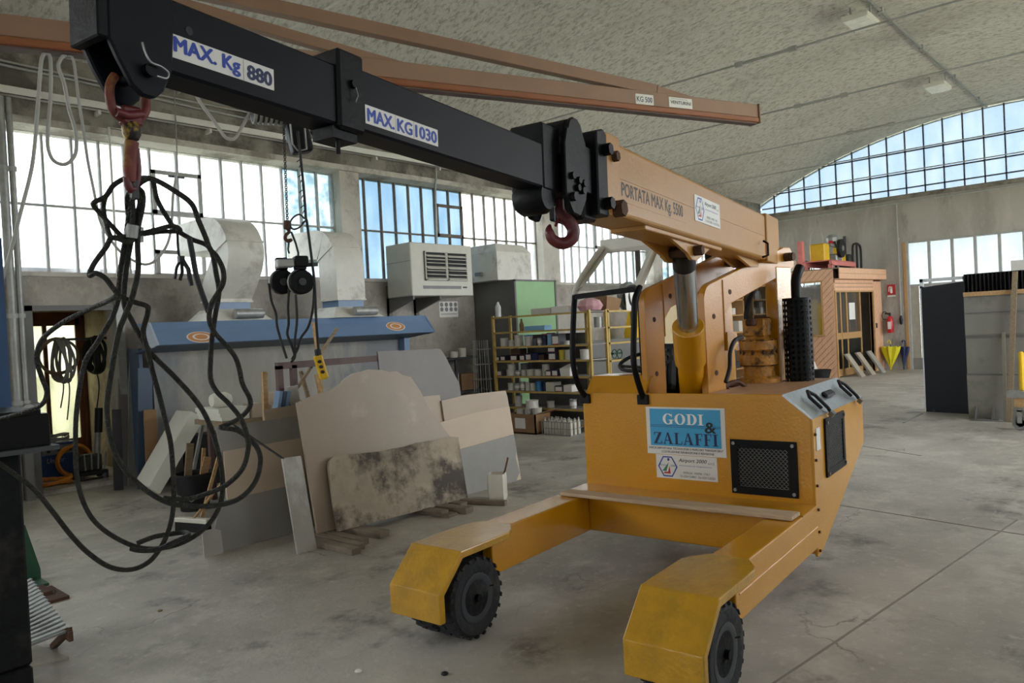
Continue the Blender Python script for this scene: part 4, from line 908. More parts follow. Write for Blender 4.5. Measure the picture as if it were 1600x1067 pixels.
t, o = rope('wire_sling', 'steel wire sling with a second strand dropping beside the white duct into an inner loop', [(206, 300), (222, 284), (238, 281), (246, 313), (270, 353), (281, 363), (300, 374), (328, 388), (338, 429), (342, 457), (336, 494), (331, 532), (329, 564), (329, 591), (338, 611), (358, 631), (377, 655), (386, 681), (388, 700), (379, 732), (353, 758), (321, 772), (289, 780), (257, 778)], [1.62, 1.66, 1.68, 1.62, 1.7])
t, o = rope('wire_sling', 'steel wire sling bent in a sharp kink beside the red hook', [(206, 298), (199, 279), (178, 289), (165, 307), (149, 315), (146, 321), (159, 336), (186, 365), (196, 372)], [1.6, 1.55, 1.58], .0052)
t, o = rope('wire_sling', 'steel wire sling strand tied across just below the ferrules', [(165, 307), (162, 328), (172, 368), (184, 371), (210, 367), (240, 360), (270, 353), (281, 361), (252, 362), (225, 366)], [1.58, 1.56, 1.6, 1.62], .005)
t, o = rope('wire_sling', 'slack end of steel wire rope lying in a flat oval coil above the floor', [(205, 857), (220, 860), (247, 858), (275, 846), (294, 836), (286, 832), (262, 835), (240, 839), (214, 849)], [1.7, 1.68, 1.78, 1.72], .006)
t, o = rope('clip_strap', 'thin black strap with a two-armed metal clip hanging among the slings', [(277, 361), (278, 385), (280, 402)], 1.66, .003, 'cord_black', 3, cat='strap')
for pix in (((283, 404), (276, 418), (273, 436)), ((284, 410), (285, 425), (281, 438)), ((284, 404), (294, 420), (299, 446))):
    MB().tube([tuple(at_depth(*p, 1.66) - o) for p in pix], .0035 if pix[2][0] < 290 else .005, 6).build('clip_arm', 'cord_black', t, smooth=60)
MB().cbox(tuple(at_depth(283, 405, 1.66) - o), (.012, .012, .014)).build('clip_body', 'cord_black', t)
t, o = rope('rubber_strap', 'thick black rubber strap running from the sling down to the loop beside the duct', [(296, 372), (302, 405), (307, 432), (313, 451), (319, 468), (326, 488)], 1.63, .0062, 'cord_black', 4, cat='strap')

# thin grey festoon cables hanging from the wall crane
# ---- brown wall crane
JA, JB = at_depth(0, 50, 5.1), at_depth(1178, 180, 8.7); JD = (JB - JA) / np.linalg.norm(JB - JA); JN = np.cross(JD, [0, 0, 1]); JN /= np.linalg.norm(JN)
jp = lambda px, py, off=0: hitp(px, py, JA + JN * off, JN)
JL = JA - JD * 1.2
wc = thing('swivel_crane', 'brown swivelling wall crane beam with two stays above it, rated 500 kg', 'crane', JL)
r0 = lambda p, dz=0: tuple(np.asarray(p) - JL + np.array([0, 0, dz]))
LEN = np.linalg.norm(JB - JL)
tilt = JD
def jbar(p, q, w, h, name, m, **k): return MB().bar(r0(p), r0(q), w, h).build(name, m, wc, **k)
bm_ = jbar(JL + [0, 0, .03], JB + [0, 0, .03], .13, .15, 'beam', 'jib_paint', bevel=.006)
fl_ = jbar(JL - [0, 0, .075], JB - [0, 0, .075], .16, .055, 'bottom_flange', 'jib_orange', bevel=.008)
jbar(JL - [0, 0, .108], JB - [0, 0, .108], .1, .012, 'track', 'brown_steel')
MB().bar(r0(JB), r0(JB + JD * .015), .17, .22).build('end_stop', 'jib_paint', wc)
def stay(pix0, pix1, w, h, name, ext=0):
    a, b = jp(*pix0), jp(*pix1); d = (b - a) / np.linalg.norm(b - a); a = a - d * ext
    return MB().bar(r0(a), r0(b), w, h).build(name, 'jib_paint', wc, bevel=.004)
stay((400, 6), (1026, 143), .09, .11, 'long_stay', 1.0)
stay((350, 27), (640, 110), .08, .085, 'short_stay', 1.0)
stay((1022, 142), (1090, 163), .10, .09, 'stay_foot')
t0 = jp(1000, 157); nr = tuple(-JN if (JN @ (CAM - t0)) < 0 else JN)
def jlabel(pa, pb, h, body, col, w_):
    a, b = jp(*pa), jp(*pb); n_ = np.array(nr) * .067; L_ = np.linalg.norm(b - a)
    ctr = JD if (b - a) @ JD > 0 else -JD; z = np.cross(nr, ctr); z /= np.linalg.norm(z)
    pts = [a + n_, b + n_, b + n_ - z * h, a + n_ - z * h]
    pl_ = MB().plate([r0(p) for p in pts], .004).build('label_plate', 'white_print', wc)
    return pl_, a + n_ - z * h + np.array(nr) * .003, ctr, z, L_
pl_, a, cx_, z, L_ = jlabel((986, 149), (1014, 152), .105, 0, 0, 0)
text('KG 500', 'lettering', 'ink_navy', pl_, r0(a + cx_ * .015 + z * .025), tuple(cx_), tuple(z), L_ * .86, .055, .012)
pl_, a, cx_, z, L_ = jlabel((1038, 154), (1074, 158), .105, 0, 0, 0)
text('VENTURINI', 'lettering', 'ink_black', pl_, r0(a + cx_ * .02 + z * .035), tuple(cx_), tuple(z), L_ * .88, .035, .012); text('OFFICINE MECCANICHE', 'lettering', 'ink_grey', pl_, r0(a + cx_ * .03 + z * .085), tuple(cx_), tuple(z), L_ * .7, .008)
# ---- hoist on the wall crane
def below(px): p = jp(px, 100); s = (p - JL) @ JD; return JL + JD * s
H0 = below(440) - np.array([0, 0, .13])
ho = thing('chain_hoist', 'electric chain hoist with ribbed motor hanging under the brown wall crane', 'hoist', H0)
rh = lambda px, py, off=0: tuple(jp(px, py, off) - H0)
MB().box((-.16, -.06, -.06), (.16, .06, .06)).build('trolley', 'brown_steel', ho, bevel=.01)
c0 = np.array(rh(415, 176)); ax_ = Vector(JD)
m_ = MB()
for k in range(7): m_ = MB().cyl(tuple(c0 + JD * (-.1 + k * .04)), tuple(c0 + JD * (-.08 + k * .04)), .095, n=18); m_.build('cooling_rib', 'galvanised', ho, smooth=40)
MB().cyl(tuple(c0 - JD * .1), tuple(c0 + JD * .2), .08, n=18).build('motor', 'dark_grey', ho, smooth=40)
MB().cyl(tuple(c0 + JD * .2), tuple(c0 + JD * .32), .07, n=16).build('gearbox', 'jib_orange', ho, smooth=40)
bx = np.array(rh(464, 205)); MB().cbox(tuple(bx), (.17, .14, .36), yaw=math.atan2(JD[1], JD[0]), pitch=rad(-12)).build('chain_bag', 'black_paint', ho, bevel=.03, seg=3)
MB().tube([rh(452, 180, .1), rh(457, 225, .1), rh(466, 236, .1), rh(479, 233, .1), rh(474, 180, .1)], .008, 6).build('bag_trim', 'galvanised', ho, smooth=60)
ch_top, ch_bot = np.array(rh(443, 190)), np.array(rh(449, 345)); nl = 46; lk = None
for k in range(nl):
    p = ch_top + (ch_bot - ch_top) * (k + .5) / nl; Lk_ = np.linalg.norm(ch_bot - ch_top) / nl
    if lk is None:
        lk = MB().tube([(.010 * math.cos(a), 0, Lk_ * .68 * math.sin(a)) for a in np.linspace(0, 2 * math.pi, 10, endpoint=False)], .0035, 5, closed=True).build('chain_link', 'dark_grey', ho); lk.location = p
    else: inst(lk, ho, tuple(p), (0, 0, rad(90) * (k % 2)))
MB().cyl(tuple(ch_bot), rh(449, 358), .03, n=12).build('hook_block', 'rust', ho, smooth=40)
hkk = catmull([rh(*p) for p in ((449, 357), (452, 362), (447, 367), (446, 373), (451, 377), (456, 374))], 4)
MB().tube(hkk, .014, 8).build('hook', 'rust', ho, smooth=60)
sgn = 1 if np.array(nr) @ JN > 0 else -1
coff = lambda py: sgn * (.03 + .09 * min(1, max(0, (300 - py) / 60)))
t = thing('power_cable', 'black frayed control cable hanging from the chain hoist to the pendant', 'cable', jp(465, 205, sgn * .12))
o = jp(465, 205, sgn * .12)
MB().tube([tuple(jp(*p, coff(p[1])) - o) for p in catmull([(465, 205), (470, 250), (475, 300), (478, 340), (480, 350), (489, 420), (492, 450), (494, 500), (498, 550)], 6)], .011, 8).build('cable', 'cord_black', t, smooth=60)
MB().tube([tuple(jp(*p, sgn * .05) - o) for p in catmull([(476, 342), (468, 335), (458, 340), (453, 350), (458, 358), (468, 355), (477, 345)], 5)], .007, 6).build('cable_loop', 'cord_black', t, smooth=60)
for k in range(16):
    a = np.array((467 + k * .62, 225 + k * 8)); p = jp(*a, coff(a[1])) - o; MB().cyl(tuple(p), tuple(p + np.array([.02 * ((k % 3) - 1), .02, -.02])), .004, n=5).build('frayed_tape', 'cord_black', t)
pd = thing('pendant_control', 'yellow pendant control with two antennas of wooden sticks behind it', 'control', jp(500, 575))
o = jp(500, 575); rl = lambda px, py, off=0: tuple(jp(px, py, off) - o)
pd['label'] = 'yellow hand-held pendant control hanging from the hoist cable over the stone slabs'
MB().bar(rl(496, 555), rl(507, 592), .07, .06, up=tuple(JN)).build('housing', 'bright_yellow', pd, bevel=.015, seg=2); MB().bar(rl(496, 545), rl(498, 560), .045, .045).build('gland', 'cord_black', pd, bevel=.01)
for k in range(3): p = np.array(rl(499 + k * 2.4, 565 + k * 8, .04)); MB().cyl(tuple(p - JN * .02), tuple(p + JN * .02), .014, n=8).build('button', 'ink_black', pd)
# ---- twin clamp hanging from the hoist hook
tc_ = thing('twin_clamp', 'pair of round black clamping wheels hanging from the hoist hook', 'clamp', jp(455, 420))
o = jp(455, 420); rl = lambda px, py, off=0: tuple(jp(px, py, off) - o)
MB().tube([rl(452, 373), rl(450, 390), rl(452, 396)], .008, 6).build('ring', 'cord_black', tc_, smooth=60); MB().tube([rl(455, 362), rl(462, 380), rl(466, 395), rl(466, 406)], .009, 6).build('rod', 'cord_black', tc_, smooth=60)
MB().bar(rl(432, 412), rl(458, 411), .09, .07).build('clamp_head', 'galvanised', tc_, bevel=.01); MB().bar(rl(459, 409), rl(480, 409), .1, .09).build('clamp_head', 'black_paint', tc_, bevel=.01)
MB().bar(rl(480, 414), rl(496, 413), .03, .03).build('side_handle', 'dark_grey', tc_)
for cxp, cyp in ((441, 441), (470, 441)):
    sgn = 1 if np.array(nr) @ JN > 0 else -1; c_ = jp(cxp, cyp, -.13 * sgn if cxp < 450 else 0) - o
    MB().bar(tuple(c_ + [0, 0, .1]), tuple(c_ + [0, 0, .2]), .09, .07, up=tuple(JN)).build('neck', 'black_paint', tc_, bevel=.006)
    MB().cyl(tuple(c_ - JN * .05), tuple(c_ + JN * .05), .098, n=28).build('wheel', 'black_paint', tc_, smooth=40, bevel=.008); sgn = 1 if np.array(nr) @ JN > 0 else -1
    MB().cyl(tuple(c_ + JN * .05 * sgn), tuple(c_ + JN * .065 * sgn), .03, n=16).build('boss', 'dark_grey', tc_, smooth=40)
    MB().tube([tuple(c_ + JN * .0 + np.array([JD[0], JD[1], 0]) * .1 * math.cos(a) + np.array([0, 0, .1 * math.sin(a)])) for a in np.linspace(rad(60), rad(230), 10)], .01, 6).build('rim_band', 'galvanised', tc_, smooth=60)
for nm, pix, lab in (('clamp_cable', [(420, 443), (424, 470), (431, 490), (433, 510), (440, 535), (448, 560)], 'spliced black cable dropping from the outer side of the left clamp wheel'), ('clamp_cable', [(452, 447), (450, 480), (451, 505), (449, 522), (456, 540), (461, 556)], 'black cable dropping between the clamp wheels with a wavy bend'), ('clamp_cable', [(462, 460), (464, 500), (461, 530), (461, 556), (455, 566)], 'straight black cable dropping behind the clamp wheels'), ('clamp_cable', [(491, 449), (489, 480), (482, 510), (470, 528), (465, 545), (456, 562)], 'black cable bowing out from the right clamp wheel and back')):
    of_ = {420: -.13, 452: -.065}.get(pix[0][0], 0) * sgn; o = jp(*pix[0], of_); t = thing(nm, lab, 'cable', o); MB().tube([tuple(p - o) for p in catmull([jp(*q, of_ * (1 - k_ / (len(pix) - 1))) for k_, q in enumerate(pix)], 5)], .0105, 8).build('cable', 'cord_black', t, smooth=60)
# ---- festoon cables
for nm, pix, lab in (('festoon_cable', [(0, 445), (15, 400), (30, 340), (50, 260), (58, 180), (63, 110), (67, 87), (74, 84), (79, 95), (79, 150), (75, 200), (75, 230), (83, 250), (99, 257), (112, 250), (119, 235), (118, 205), (108, 170), (100, 130), (92, 108), (92, 98), (98, 88), (104, 86)], 'grey festoon cable looping twice under the brown wall crane'), ('festoon_cable', [(106, 87), (114, 92), (118, 115), (122, 150), (130, 200), (137, 250), (147, 300), (155, 340), (165, 362), (185, 390), (210, 408), (230, 413), (247, 403), (262, 380), (268, 350), (270, 310), (273, 290), (276, 270)], 'grey festoon cable sweeping behind the red hook to the window rod'), ('festoon_cable', [(294, 122), (310, 155), (335, 190), (350, 212), (358, 217), (368, 215), (380, 195), (393, 172), (402, 160)], 'flat grey cable hanging in a shallow bow beside the hoist motor')):
    o = jp(*pix[-1] if pix[0][0] == 0 else pix[0]); t = thing(nm, lab, 'cable', o, group=None)
    MB().tube([tuple(p - o) for p in catmull([jp(*q) for q in pix], 5)], .013 if pix[0][0] != 106 else .01, 8).build('cable', 'cable_grey', t, smooth=60)
# ================================================================ along the side wall
def at0(mb, o):
    mb.v = [tuple(np.array(v) - o) for v in mb.v]; return mb
def T(name, label, cat, o, group=None):
    """A thing whose parts are given in hall coordinates: returns the empty and a part maker."""
    o = np.array(o, float); t = thing(name, label, cat, o, 0, group)
    def part(mb, nm, m, parent=None, **k): return at0(mb, o).build(nm, m, parent or t, **k)
    return t, part
# ---- water-wall booth
t, P = T('extraction_booth', 'long blue stone-dust extraction booth with a canopy and dirty back panel', 'booth', (5.4, 8.9, 0))
X0, X1 = 3.45, 7.42
fa = P(MB().prism([(8.47, 1.88), (8.42, 1.80), (8.27, 1.63), (8.29, 1.62), (8.44, 1.78), (8.49, 1.87)], 0, X0, X1), 'canopy_fascia', 'blue_enamel')
P(MB().box((X0, 8.47, 1.85), (X1, 8.95, 1.88)).box((X0 + .3, 8.9, 1.85), (X1, 9.3, 1.88)), 'canopy_top', 'blue_enamel')
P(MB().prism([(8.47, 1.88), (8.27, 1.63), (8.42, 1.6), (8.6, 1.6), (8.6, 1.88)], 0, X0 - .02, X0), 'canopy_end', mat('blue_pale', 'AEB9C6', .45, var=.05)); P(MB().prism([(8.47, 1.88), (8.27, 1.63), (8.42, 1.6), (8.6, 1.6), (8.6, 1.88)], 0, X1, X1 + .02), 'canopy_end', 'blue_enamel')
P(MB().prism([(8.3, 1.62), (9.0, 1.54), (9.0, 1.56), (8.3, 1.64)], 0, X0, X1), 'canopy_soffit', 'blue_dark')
P(MB().box((X0 + .2, 8.98, .1), (X1 - .12, 9.02, 1.57)), 'water_panel', 'dirty_panel'); P(MB().box((X0 + .8, 8.75, .02), (X1 - .1, 8.98, .3)), 'sump_tank', 'dirty_panel')
P(MB().box((X0 + .07, 9.02, 0), (X0 + .11, 9.3, 1.6)), 'side_panel', 'blue_dark'); P(MB().box((X1 - .1, 8.85, 0), (X1, 9.0, 1.62)), 'side_post', 'blue_enamel')
for px, py in ((314, 527), (618, 510)):          # oval emblem on the fascia
    n = np.array([0, -.17, .15]); n = n / np.linalg.norm(n); n = np.array([0, -.75, .66]); c = hitp(px, py, (0, 8.42, 1.80), n); u = np.array([1, 0, 0]); v = np.array([0, .66, .75]); v /= np.linalg.norm(v)
    for nm, r, m, off in (('emblem', 1.0, 'box_label', .004), ('emblem_ring', .9, mat('emblem_orange', 'C98A56', .6), .006), ('emblem_core', .6, 'box_label', .008), ('emblem_figure', .45, 'emblem_orange', .010)):
        P(MB().add([c + n * off + u * .165 * r * math.cos(a) + v * .085 * r * math.sin(a) for a in np.linspace(0, 2 * math.pi, 24, endpoint=False)], [tuple(range(24))]), nm, m, fa)
        at_ = 0
# fix: emblem parts were built relative to the booth, their parent sits at the booth origin too
# ---- ducts
def duct(label, x0, x1, path, half, o, base):
    t, P = T('extraction_duct', label, 'duct', o, 'white extraction ducts')
    P_ = catmull(path, 7); rings = []; n = len(P_)
    for i, p in enumerate(P_):
        d = P_[min(i + 1, n - 1)] - P_[max(i - 1, 0)]; d = d / np.linalg.norm(d); nn = np.array([-d[1], d[0]])
        a, b = p - nn * half, p + nn * half; rings.append([(x0, a[0], a[1]), (x1, a[0], a[1]), (x1, b[0], b[1]), (x0, b[0], b[1])])
    P(MB().loft(rings), 'duct', 'duct_white', smooth=30)
    for k in (0, int(n * .55)):
        c = np.mean(rings[k], 0); rr = [tuple(c + (np.array(q) - c) * 1.05) for q in rings[k]]; r2 = [tuple(c + (np.array(q) - c) * 1.05 + np.array([0, *(P_[min(k + 1, n - 1)] - P_[k]) / np.linalg.norm(P_[min(k + 1, n - 1)] - P_[k]) * .02])) for q in rings[k]]
        P(MB().loft([rr, r2]), 'flange', 'duct_white')
    y0, y1 = base
    P(MB().box((x0 + .02, y0 + .02, 2.03), (x1 - .02, y1 - .02, 2.14)), 'collar', 'blue_enamel')
    P(MB().loft([[(x0 - .22, y0 - .2, 1.879), (x1 + .15, y0 - .2, 1.879), (x1 + .15, y1, 1.879), (x0 - .22, y1, 1.879)], [(x0 - .03, y0, 2.03), (x1 + .03, y0, 2.03), (x1 + .03, y1, 2.03), (x0 - .03, y1, 2.03)]]), 'fan_housing', 'duct_white')
    P(MB().cyl((x0 + .1, y0 - .22, 1.96), (x1 + .0, y0 - .22, 1.96), .06, n=12), 'fan_motor', 'galvanised', smooth=40)
duct('white sheet-metal duct bent in an S on top of the blue booth', 4.36, 4.82, [(8.95, 2.12), (8.93, 2.25), (8.75, 2.45), (8.62, 2.62), (8.62, 2.78), (8.78, 2.93), (9.1, 2.97), (9.75, 2.97)], .2, (4.6, 8.95, 2.1), (8.74, 9.15))
duct('white straight duct with a single elbow on top of the blue booth', 5.98, 6.44, [(8.78, 2.12), (8.78, 2.4), (8.78, 2.62), (8.85, 2.82), (9.05, 2.92), (9.75, 2.94)], .2, (6.2, 8.8, 2.1), (8.58, 9.0))
# ---- heater
t, P = T('unit_heater', 'cream boxy unit heater with twin louvred outlets on wall brackets', 'heater', (8.2, 9.2, 2.18))
P(MB().box((7.57, 8.9, 2.2), (8.9, 9.5, 3.03)), 'casing', 'heater_cream', bevel=.012)
P(MB().box((7.565, 8.9, 2.74), (7.57, 9.5, 2.745)), 'seam', 'grey_plastic')
gx0, gz0 = 7.84, 2.44; gw = .45
for k in range(2):
    a0 = gx0 + k * .46
    fr = P(MB().box((a0, 8.885, gz0), (a0 + gw, 8.9, gz0 + .46)), 'outlet', mat('outlet_dark', '1A1B1C', .7))
    for q in ((a0, gz0, a0 + .015, gz0 + .46), (a0 + gw - .015, gz0, a0 + gw, gz0 + .46), (a0, gz0, a0 + gw, gz0 + .015), (a0, gz0 + .445, a0 + gw, gz0 + .46)): P(MB().box((q[0], 8.86, q[1]), (q[2], 8.9, q[3])), 'outlet_rim', 'heater_cream', fr)
    for j in range(7):
        z = gz0 + .04 + j * .06; s = (.03, .012, .015, .04, .012, .02, .03)[j if k == 0 else 6 - j]
        P(MB().add([(a0 + .015, 8.88, z), (a0 + gw - .015, 8.88, z), (a0 + gw - .015, 8.83, z - s), (a0 + .015, 8.83, z - s), (a0 + .015, 8.88, z + .008), (a0 + gw - .015, 8.88, z + .008), (a0 + gw - .015, 8.83, z - s + .008), (a0 + .015, 8.83, z - s + .008)], [(3, 2, 1, 0), (4, 5, 6, 7), (0, 1, 5, 4), (1, 2, 6, 5), (2, 3, 7, 6), (3, 0, 4, 7)]), 'louvre', 'heater_cream', fr)
P(MB().box((7.8, 8.894, 2.31), (8.62, 8.9, 2.36)), 'name_strip', 'grey_plastic'); P(MB().box((8.66, 8.894, 2.325), (8.75, 8.9, 2.35)), 'badge', 'dark_grey')
for x in (7.62, 8.18): P(MB().prism([(9.6, 2.2), (8.95, 2.2), (8.95, 2.15), (9.5, 1.98), (9.6, 1.92)], 0, x, x + .04), 'bracket', 'grey_sheet'); P(MB().box((x, 9.54, 1.8), (x + .06, 9.6, 2.4)), 'bracket_post', 'grey_sheet')
# ---- white plenum box and green cabinet
t, P = T('plenum_box', 'large pale sheet-metal plenum box on top of the green cabinet', 'box', (9.75, 9.2, 2.45))
P(MB().loft([[(9.35, 8.75, 2.459), (10.25, 8.75, 2.459), (10.25, 9.57, 2.459), (9.35, 9.57, 2.459)], [(9.35, 8.75, 2.95), (10.25, 8.75, 2.95), (10.25, 9.57, 2.95), (9.35, 9.57, 2.95)], [(9.45, 8.87, 3.1), (10.18, 8.87, 3.1), (10.18, 9.57, 3.1), (9.45, 9.57, 3.1)]]), 'casing', 'duct_white', bevel=.006)
P(MB().box((9.30, 9.1, 2.56), (9.35, 9.25, 2.62)), 'clip', 'grey_plastic')
t, P = T('sheet_cabinet', 'tall cabinet with a pale green front and dark grey side behind the yellow rack', 'cabinet', (10.1, 9.1, 0))
P(MB().box((9.6, 8.62, 0), (10.7, 9.58, 2.44)), 'body', 'grey_sheet'); P(MB().box((9.6, 8.6, .02), (10.7, 8.62, 2.44)), 'front_panel', 'green_sheet')
for a, b in ((9.58, 9.62), (10.68, 10.72)): P(MB().box((a, 8.585, 0), (b, 8.62, 2.46)), 'corner_post', 'grey_sheet')
P(MB().box((9.58, 8.585, 2.43), (10.72, 9.58, 2.46)), 'top_rim', 'grey_sheet')
# ---- poster
p = hit(687, 471, 1, 9.58); q = hit(717, 495, 1, 9.58)
t, P = T('safety_poster', 'pale safety poster with two rows of round icons under the unit heater', 'poster', ((p[0] + q[0]) / 2, 9.59, q[2]))
P(MB().box((p[0], 9.585, q[2]), (q[0], 9.59, p[2])), 'sheet', 'paper')
for r in range(2):
    for k in range(4):
        c = (p[0] + (k + .5) * (q[0] - p[0]) / 4, p[2] - (.2 + r * .3) * (p[2] - q[2])); P(MB().cyl((c[0], 9.582, c[1]), (c[0], 9.586, c[1]), .038, n=14), 'icon', 'grey_plastic')
P(MB().box((p[0] + .03, 9.583, q[2] + .05), (q[0] - .03, 9.586, q[2] + .06)), 'text_line', 'grey_plastic'); t.location.y += .01

# ---- shelves against the wall under the poster
t, P = T('steel_shelf', 'dark steel shelf with two decks against the wall under the heater', 'shelf', (8.45, 9.35, 0))
for z in (1.18, .62): P(MB().box((7.9, 9.1, z - .03), (9.4, 9.58, z)), 'deck', 'dark_grey')
for x in (7.92, 8.6, 9.36): P(MB().box((x, 9.1, 0), (x + .04, 9.14, 1.18)), 'upright', 'dark_grey')
def solo(name, label, cat, mb, m, group=None, **k):
    v = np.array(mb.v); o = np.array([v[:, 0].mean(), v[:, 1].mean(), v[:, 2].min()]); ob = at0(mb, o).build(name, m, None, **k); ob.location = o; return tag(ob, label, cat, group)
bxx = solo('carton', 'white carton with a black hazard diamond on the lower deck of the wall shelf', 'box', MB().box((8.45, 9.15, .62), (8.7, 9.4, .92)), 'box_label')
at0(MB().add([(8.575, 9.148, .69), (8.65, 9.148, .765), (8.575, 9.148, .84), (8.5, 9.148, .765)], [(0, 1, 2, 3)]), np.array(bxx.location)).build('diamond', 'ink_black', bxx); at0(MB().box((8.45, 9.147, .62), (8.7, 9.149, .65)), np.array(bxx.location)).build('red_band', 'sign_red', bxx)
solo('carton', 'brown cardboard carton on the lower deck of the wall shelf', 'box', MB().box((8.76, 9.15, .62), (9.15, 9.45, .9)), 'cardboard', bevel=.005)
solo('paint_pot', 'small white pot on the upper deck of the wall shelf', 'pot', MB().lathe([(0, 0), (.07, 0), (.075, .1), (0, .1)], 14, (8.75, 9.3, 1.18)), 'can_white', smooth=40)
solo('paint_pot', 'white and pink beaker on the upper deck of the wall shelf', 'pot', MB().lathe([(0, 0), (.065, 0), (.07, .15), (0, .15)], 14, (8.95, 9.3, 1.18)), 'plastic_white', smooth=40)
solo('red_canister', 'red lidded canister beside the end of the blue booth', 'canister', MB().lathe([(0, 0), (.12, 0), (.12, .16), (.07, .2), (0, .2)], 16, (7.69, 9.2, 1.0)), 'ext_red', smooth=40)
t, P = T('pedestal', 'dark storage crate supporting the red canister', 'crate', (7.72, 9.2, 0)); P(MB().box((7.49, 9.0, 0), (7.89, 9.4, 1.0)), 'body', 'dark_grey', bevel=.01)
# ---- wire display rack
t, P = T('wire_rack', 'upright white wire basket rack standing left of the yellow rack', 'rack', (8.95, 8.85, 0))
for a in np.linspace(0, 2 * math.pi, 10, endpoint=False): P(MB().cyl((8.95 + .16 * math.cos(a), 8.85 + .16 * math.sin(a), .1), (8.95 + .12 * math.cos(a), 8.85 + .12 * math.sin(a), 1.45), .006, n=5), 'wire', 'galvanised')
for z in (.3, .55, .8, 1.05, 1.3): P(MB().tube([(8.95 + .17 * math.cos(a), 8.85 + .17 * math.sin(a), z) for a in np.linspace(0, 2 * math.pi, 14, endpoint=False)], .006, 5, closed=True), 'ring', 'galvanised')
P(MB().lathe([(0, 0), (.2, 0), (.2, .1), (0, .1)], 16, (8.95, 8.85, 0)), 'base', 'grey_sheet')

# ---- yellow rack, two bays set at a right angle
RX, RYa, RYb = 9.0, 8.58, 6.62
LV = [.12, .35, .61, .85, 1.10, 1.33, 1.57, 1.82]
t, P = T('storage_rack', 'long yellow angle-iron rack filled with tins and cartons', 'rack', (9.2, 7.6, 0))
for y in (RYa, RYb):
    for x in (RX, RX + .42): P(MB().box((x - .02, y - .02, 0), (x + .02, y + .02, 1.84)), 'upright', 'yellow_steel')
for z in LV:
    P(MB().box((RX - .02, RYb, z - .028), (RX, RYa, z)), 'front_edge', 'yellow_steel'); P(MB().box((RX, RYb, z - .014), (RX + .44, RYa, z)), 'shelf', 'shelf_board')
t, P = T('storage_rack', 'short yellow rack bay with mostly bare shelves behind the crane guard', 'rack', (10.1, 6.8, 0))
for x in (RX + .47, 10.75):
    for y in (RYb, RYb + .4): P(MB().box((x - .02, y - .02, 0), (x + .02, y + .02, 1.84)), 'upright', 'yellow_steel')
for z in (.35, .74, 1.06, 1.33, 1.57, 1.82): P(MB().box((RX + .45, RYb - .02, z - .028), (10.77, RYb, z)), 'front_edge', 'yellow_steel'); P(MB().box((RX + .45, RYb, z - .014), (10.77, RYb + .42, z)), 'shelf', 'shelf_board')

solo('grey_board', 'dark grey sheet standing close behind the yellow rack', 'sheet', MB().box((9.5, 7.06, 0), (9.53, 8.3, 1.5)), 'grey_sheet')
KIND = {'w': ('paint_tin', 'can_white', 'plain white'), 'g': ('paint_tin', 'can_grey', 'bare grey metal'), 'b': ('paint_tin', 'paint_blue_light', 'light blue'), 'd': ('paint_tin', 'ink_navy', 'dark blue'), 'y': ('paint_tin', 'can_yellow', 'yellow'), 'k': ('paint_tin', 'can_dark', 'dark grey'), 's': ('paint_tin', 'paint_blue', 'bright blue')}
ORD = ['', 'second ', 'third ', 'fourth ', 'fifth ', 'sixth ', 'seventh ', 'eighth ', 'ninth ', 'tenth ']
LEVN = {1.57: 'sixth', 1.33: 'fifth', 1.10: 'fourth', .85: 'third', .61: 'second', .35: 'first'}
def tin(kind, y, z, r, h, label, x=None, lidm=None):
    nm, m, _ = KIND[kind]; x = RX + .12 if x is None else x
    t = thing(nm, label, 'tin', (x, y, z), random.random() * 6, 'tins on the yellow rack')
    MB().lathe([(0, 0), (r, 0), (r, .006), (r * .97, .012), (r * .97, h - .015), (r * 1.02, h - .012), (r * 1.02, h), (r * .9, h), (r * .88, h - .006), (0, h - .006)], 18).build('body', m, t, smooth=35)
    MB().tube([(r * 1.0 * math.cos(a), .0, h * .8 - .5 * h * math.sin(a) * .6) for a in np.linspace(0, math.pi, 9)], .003, 5).build('bail_handle', 'steel', t)
    if lidm: MB().lathe([(0, h - .004), (r * 1.05, h - .004), (r * 1.05, h + .012), (0, h + .012)], 18).build('lid', lidm, t, smooth=35)
    if kind == 'g': MB().lathe([(r * .985, h * .3), (r * .985, h * .72)], 18).build('paper_label', 'box_label', t, smooth=35)
def carton(y, z, w, h, m, label, x=None, lab=True, d=.18):
    x = RX + .03 if x is None else x
    t = thing('carton', label, 'box', (x + d / 2, y, z), 0, 'cartons on the yellow rack')
    MB().box((-d / 2, -w / 2, 0), (d / 2, w / 2, h)).build('body', m, t, bevel=.003)
    MB().box((-d / 2 + .02, -w / 2 + .004, h), (d / 2 - .004, w / 2 - .004, h + .004)).build('lid_flap', m, t)
    if lab: MB().box((-d / 2 - .002, -w * .4, h * .12), (-d / 2, w * .4, h * .8)).build('paper_label', 'box_label', t); MB().box((-d / 2 - .003, -w * .4, h * .06), (-d / 2 - .001, w * .4, h * .12)).build('red_strip', 'sign_red', t)
yp = lambda px, py=545: float(hit(px, py, 0, RX + .08)[1])
row = 'on the {} shelf up of the yellow rack'
def tins(lv, items):
    py_ = {1.33: 545, 1.10: 565, .85: 588, .61: 608, .35: 630}[lv]
    for px, kind, r, h, lab, *rest in items: tin(kind, yp(px, py_), lv, r, h, lab, lidm=rest[0] if rest else None)
n6 = 'on the tin row below the two bare upper shelves'
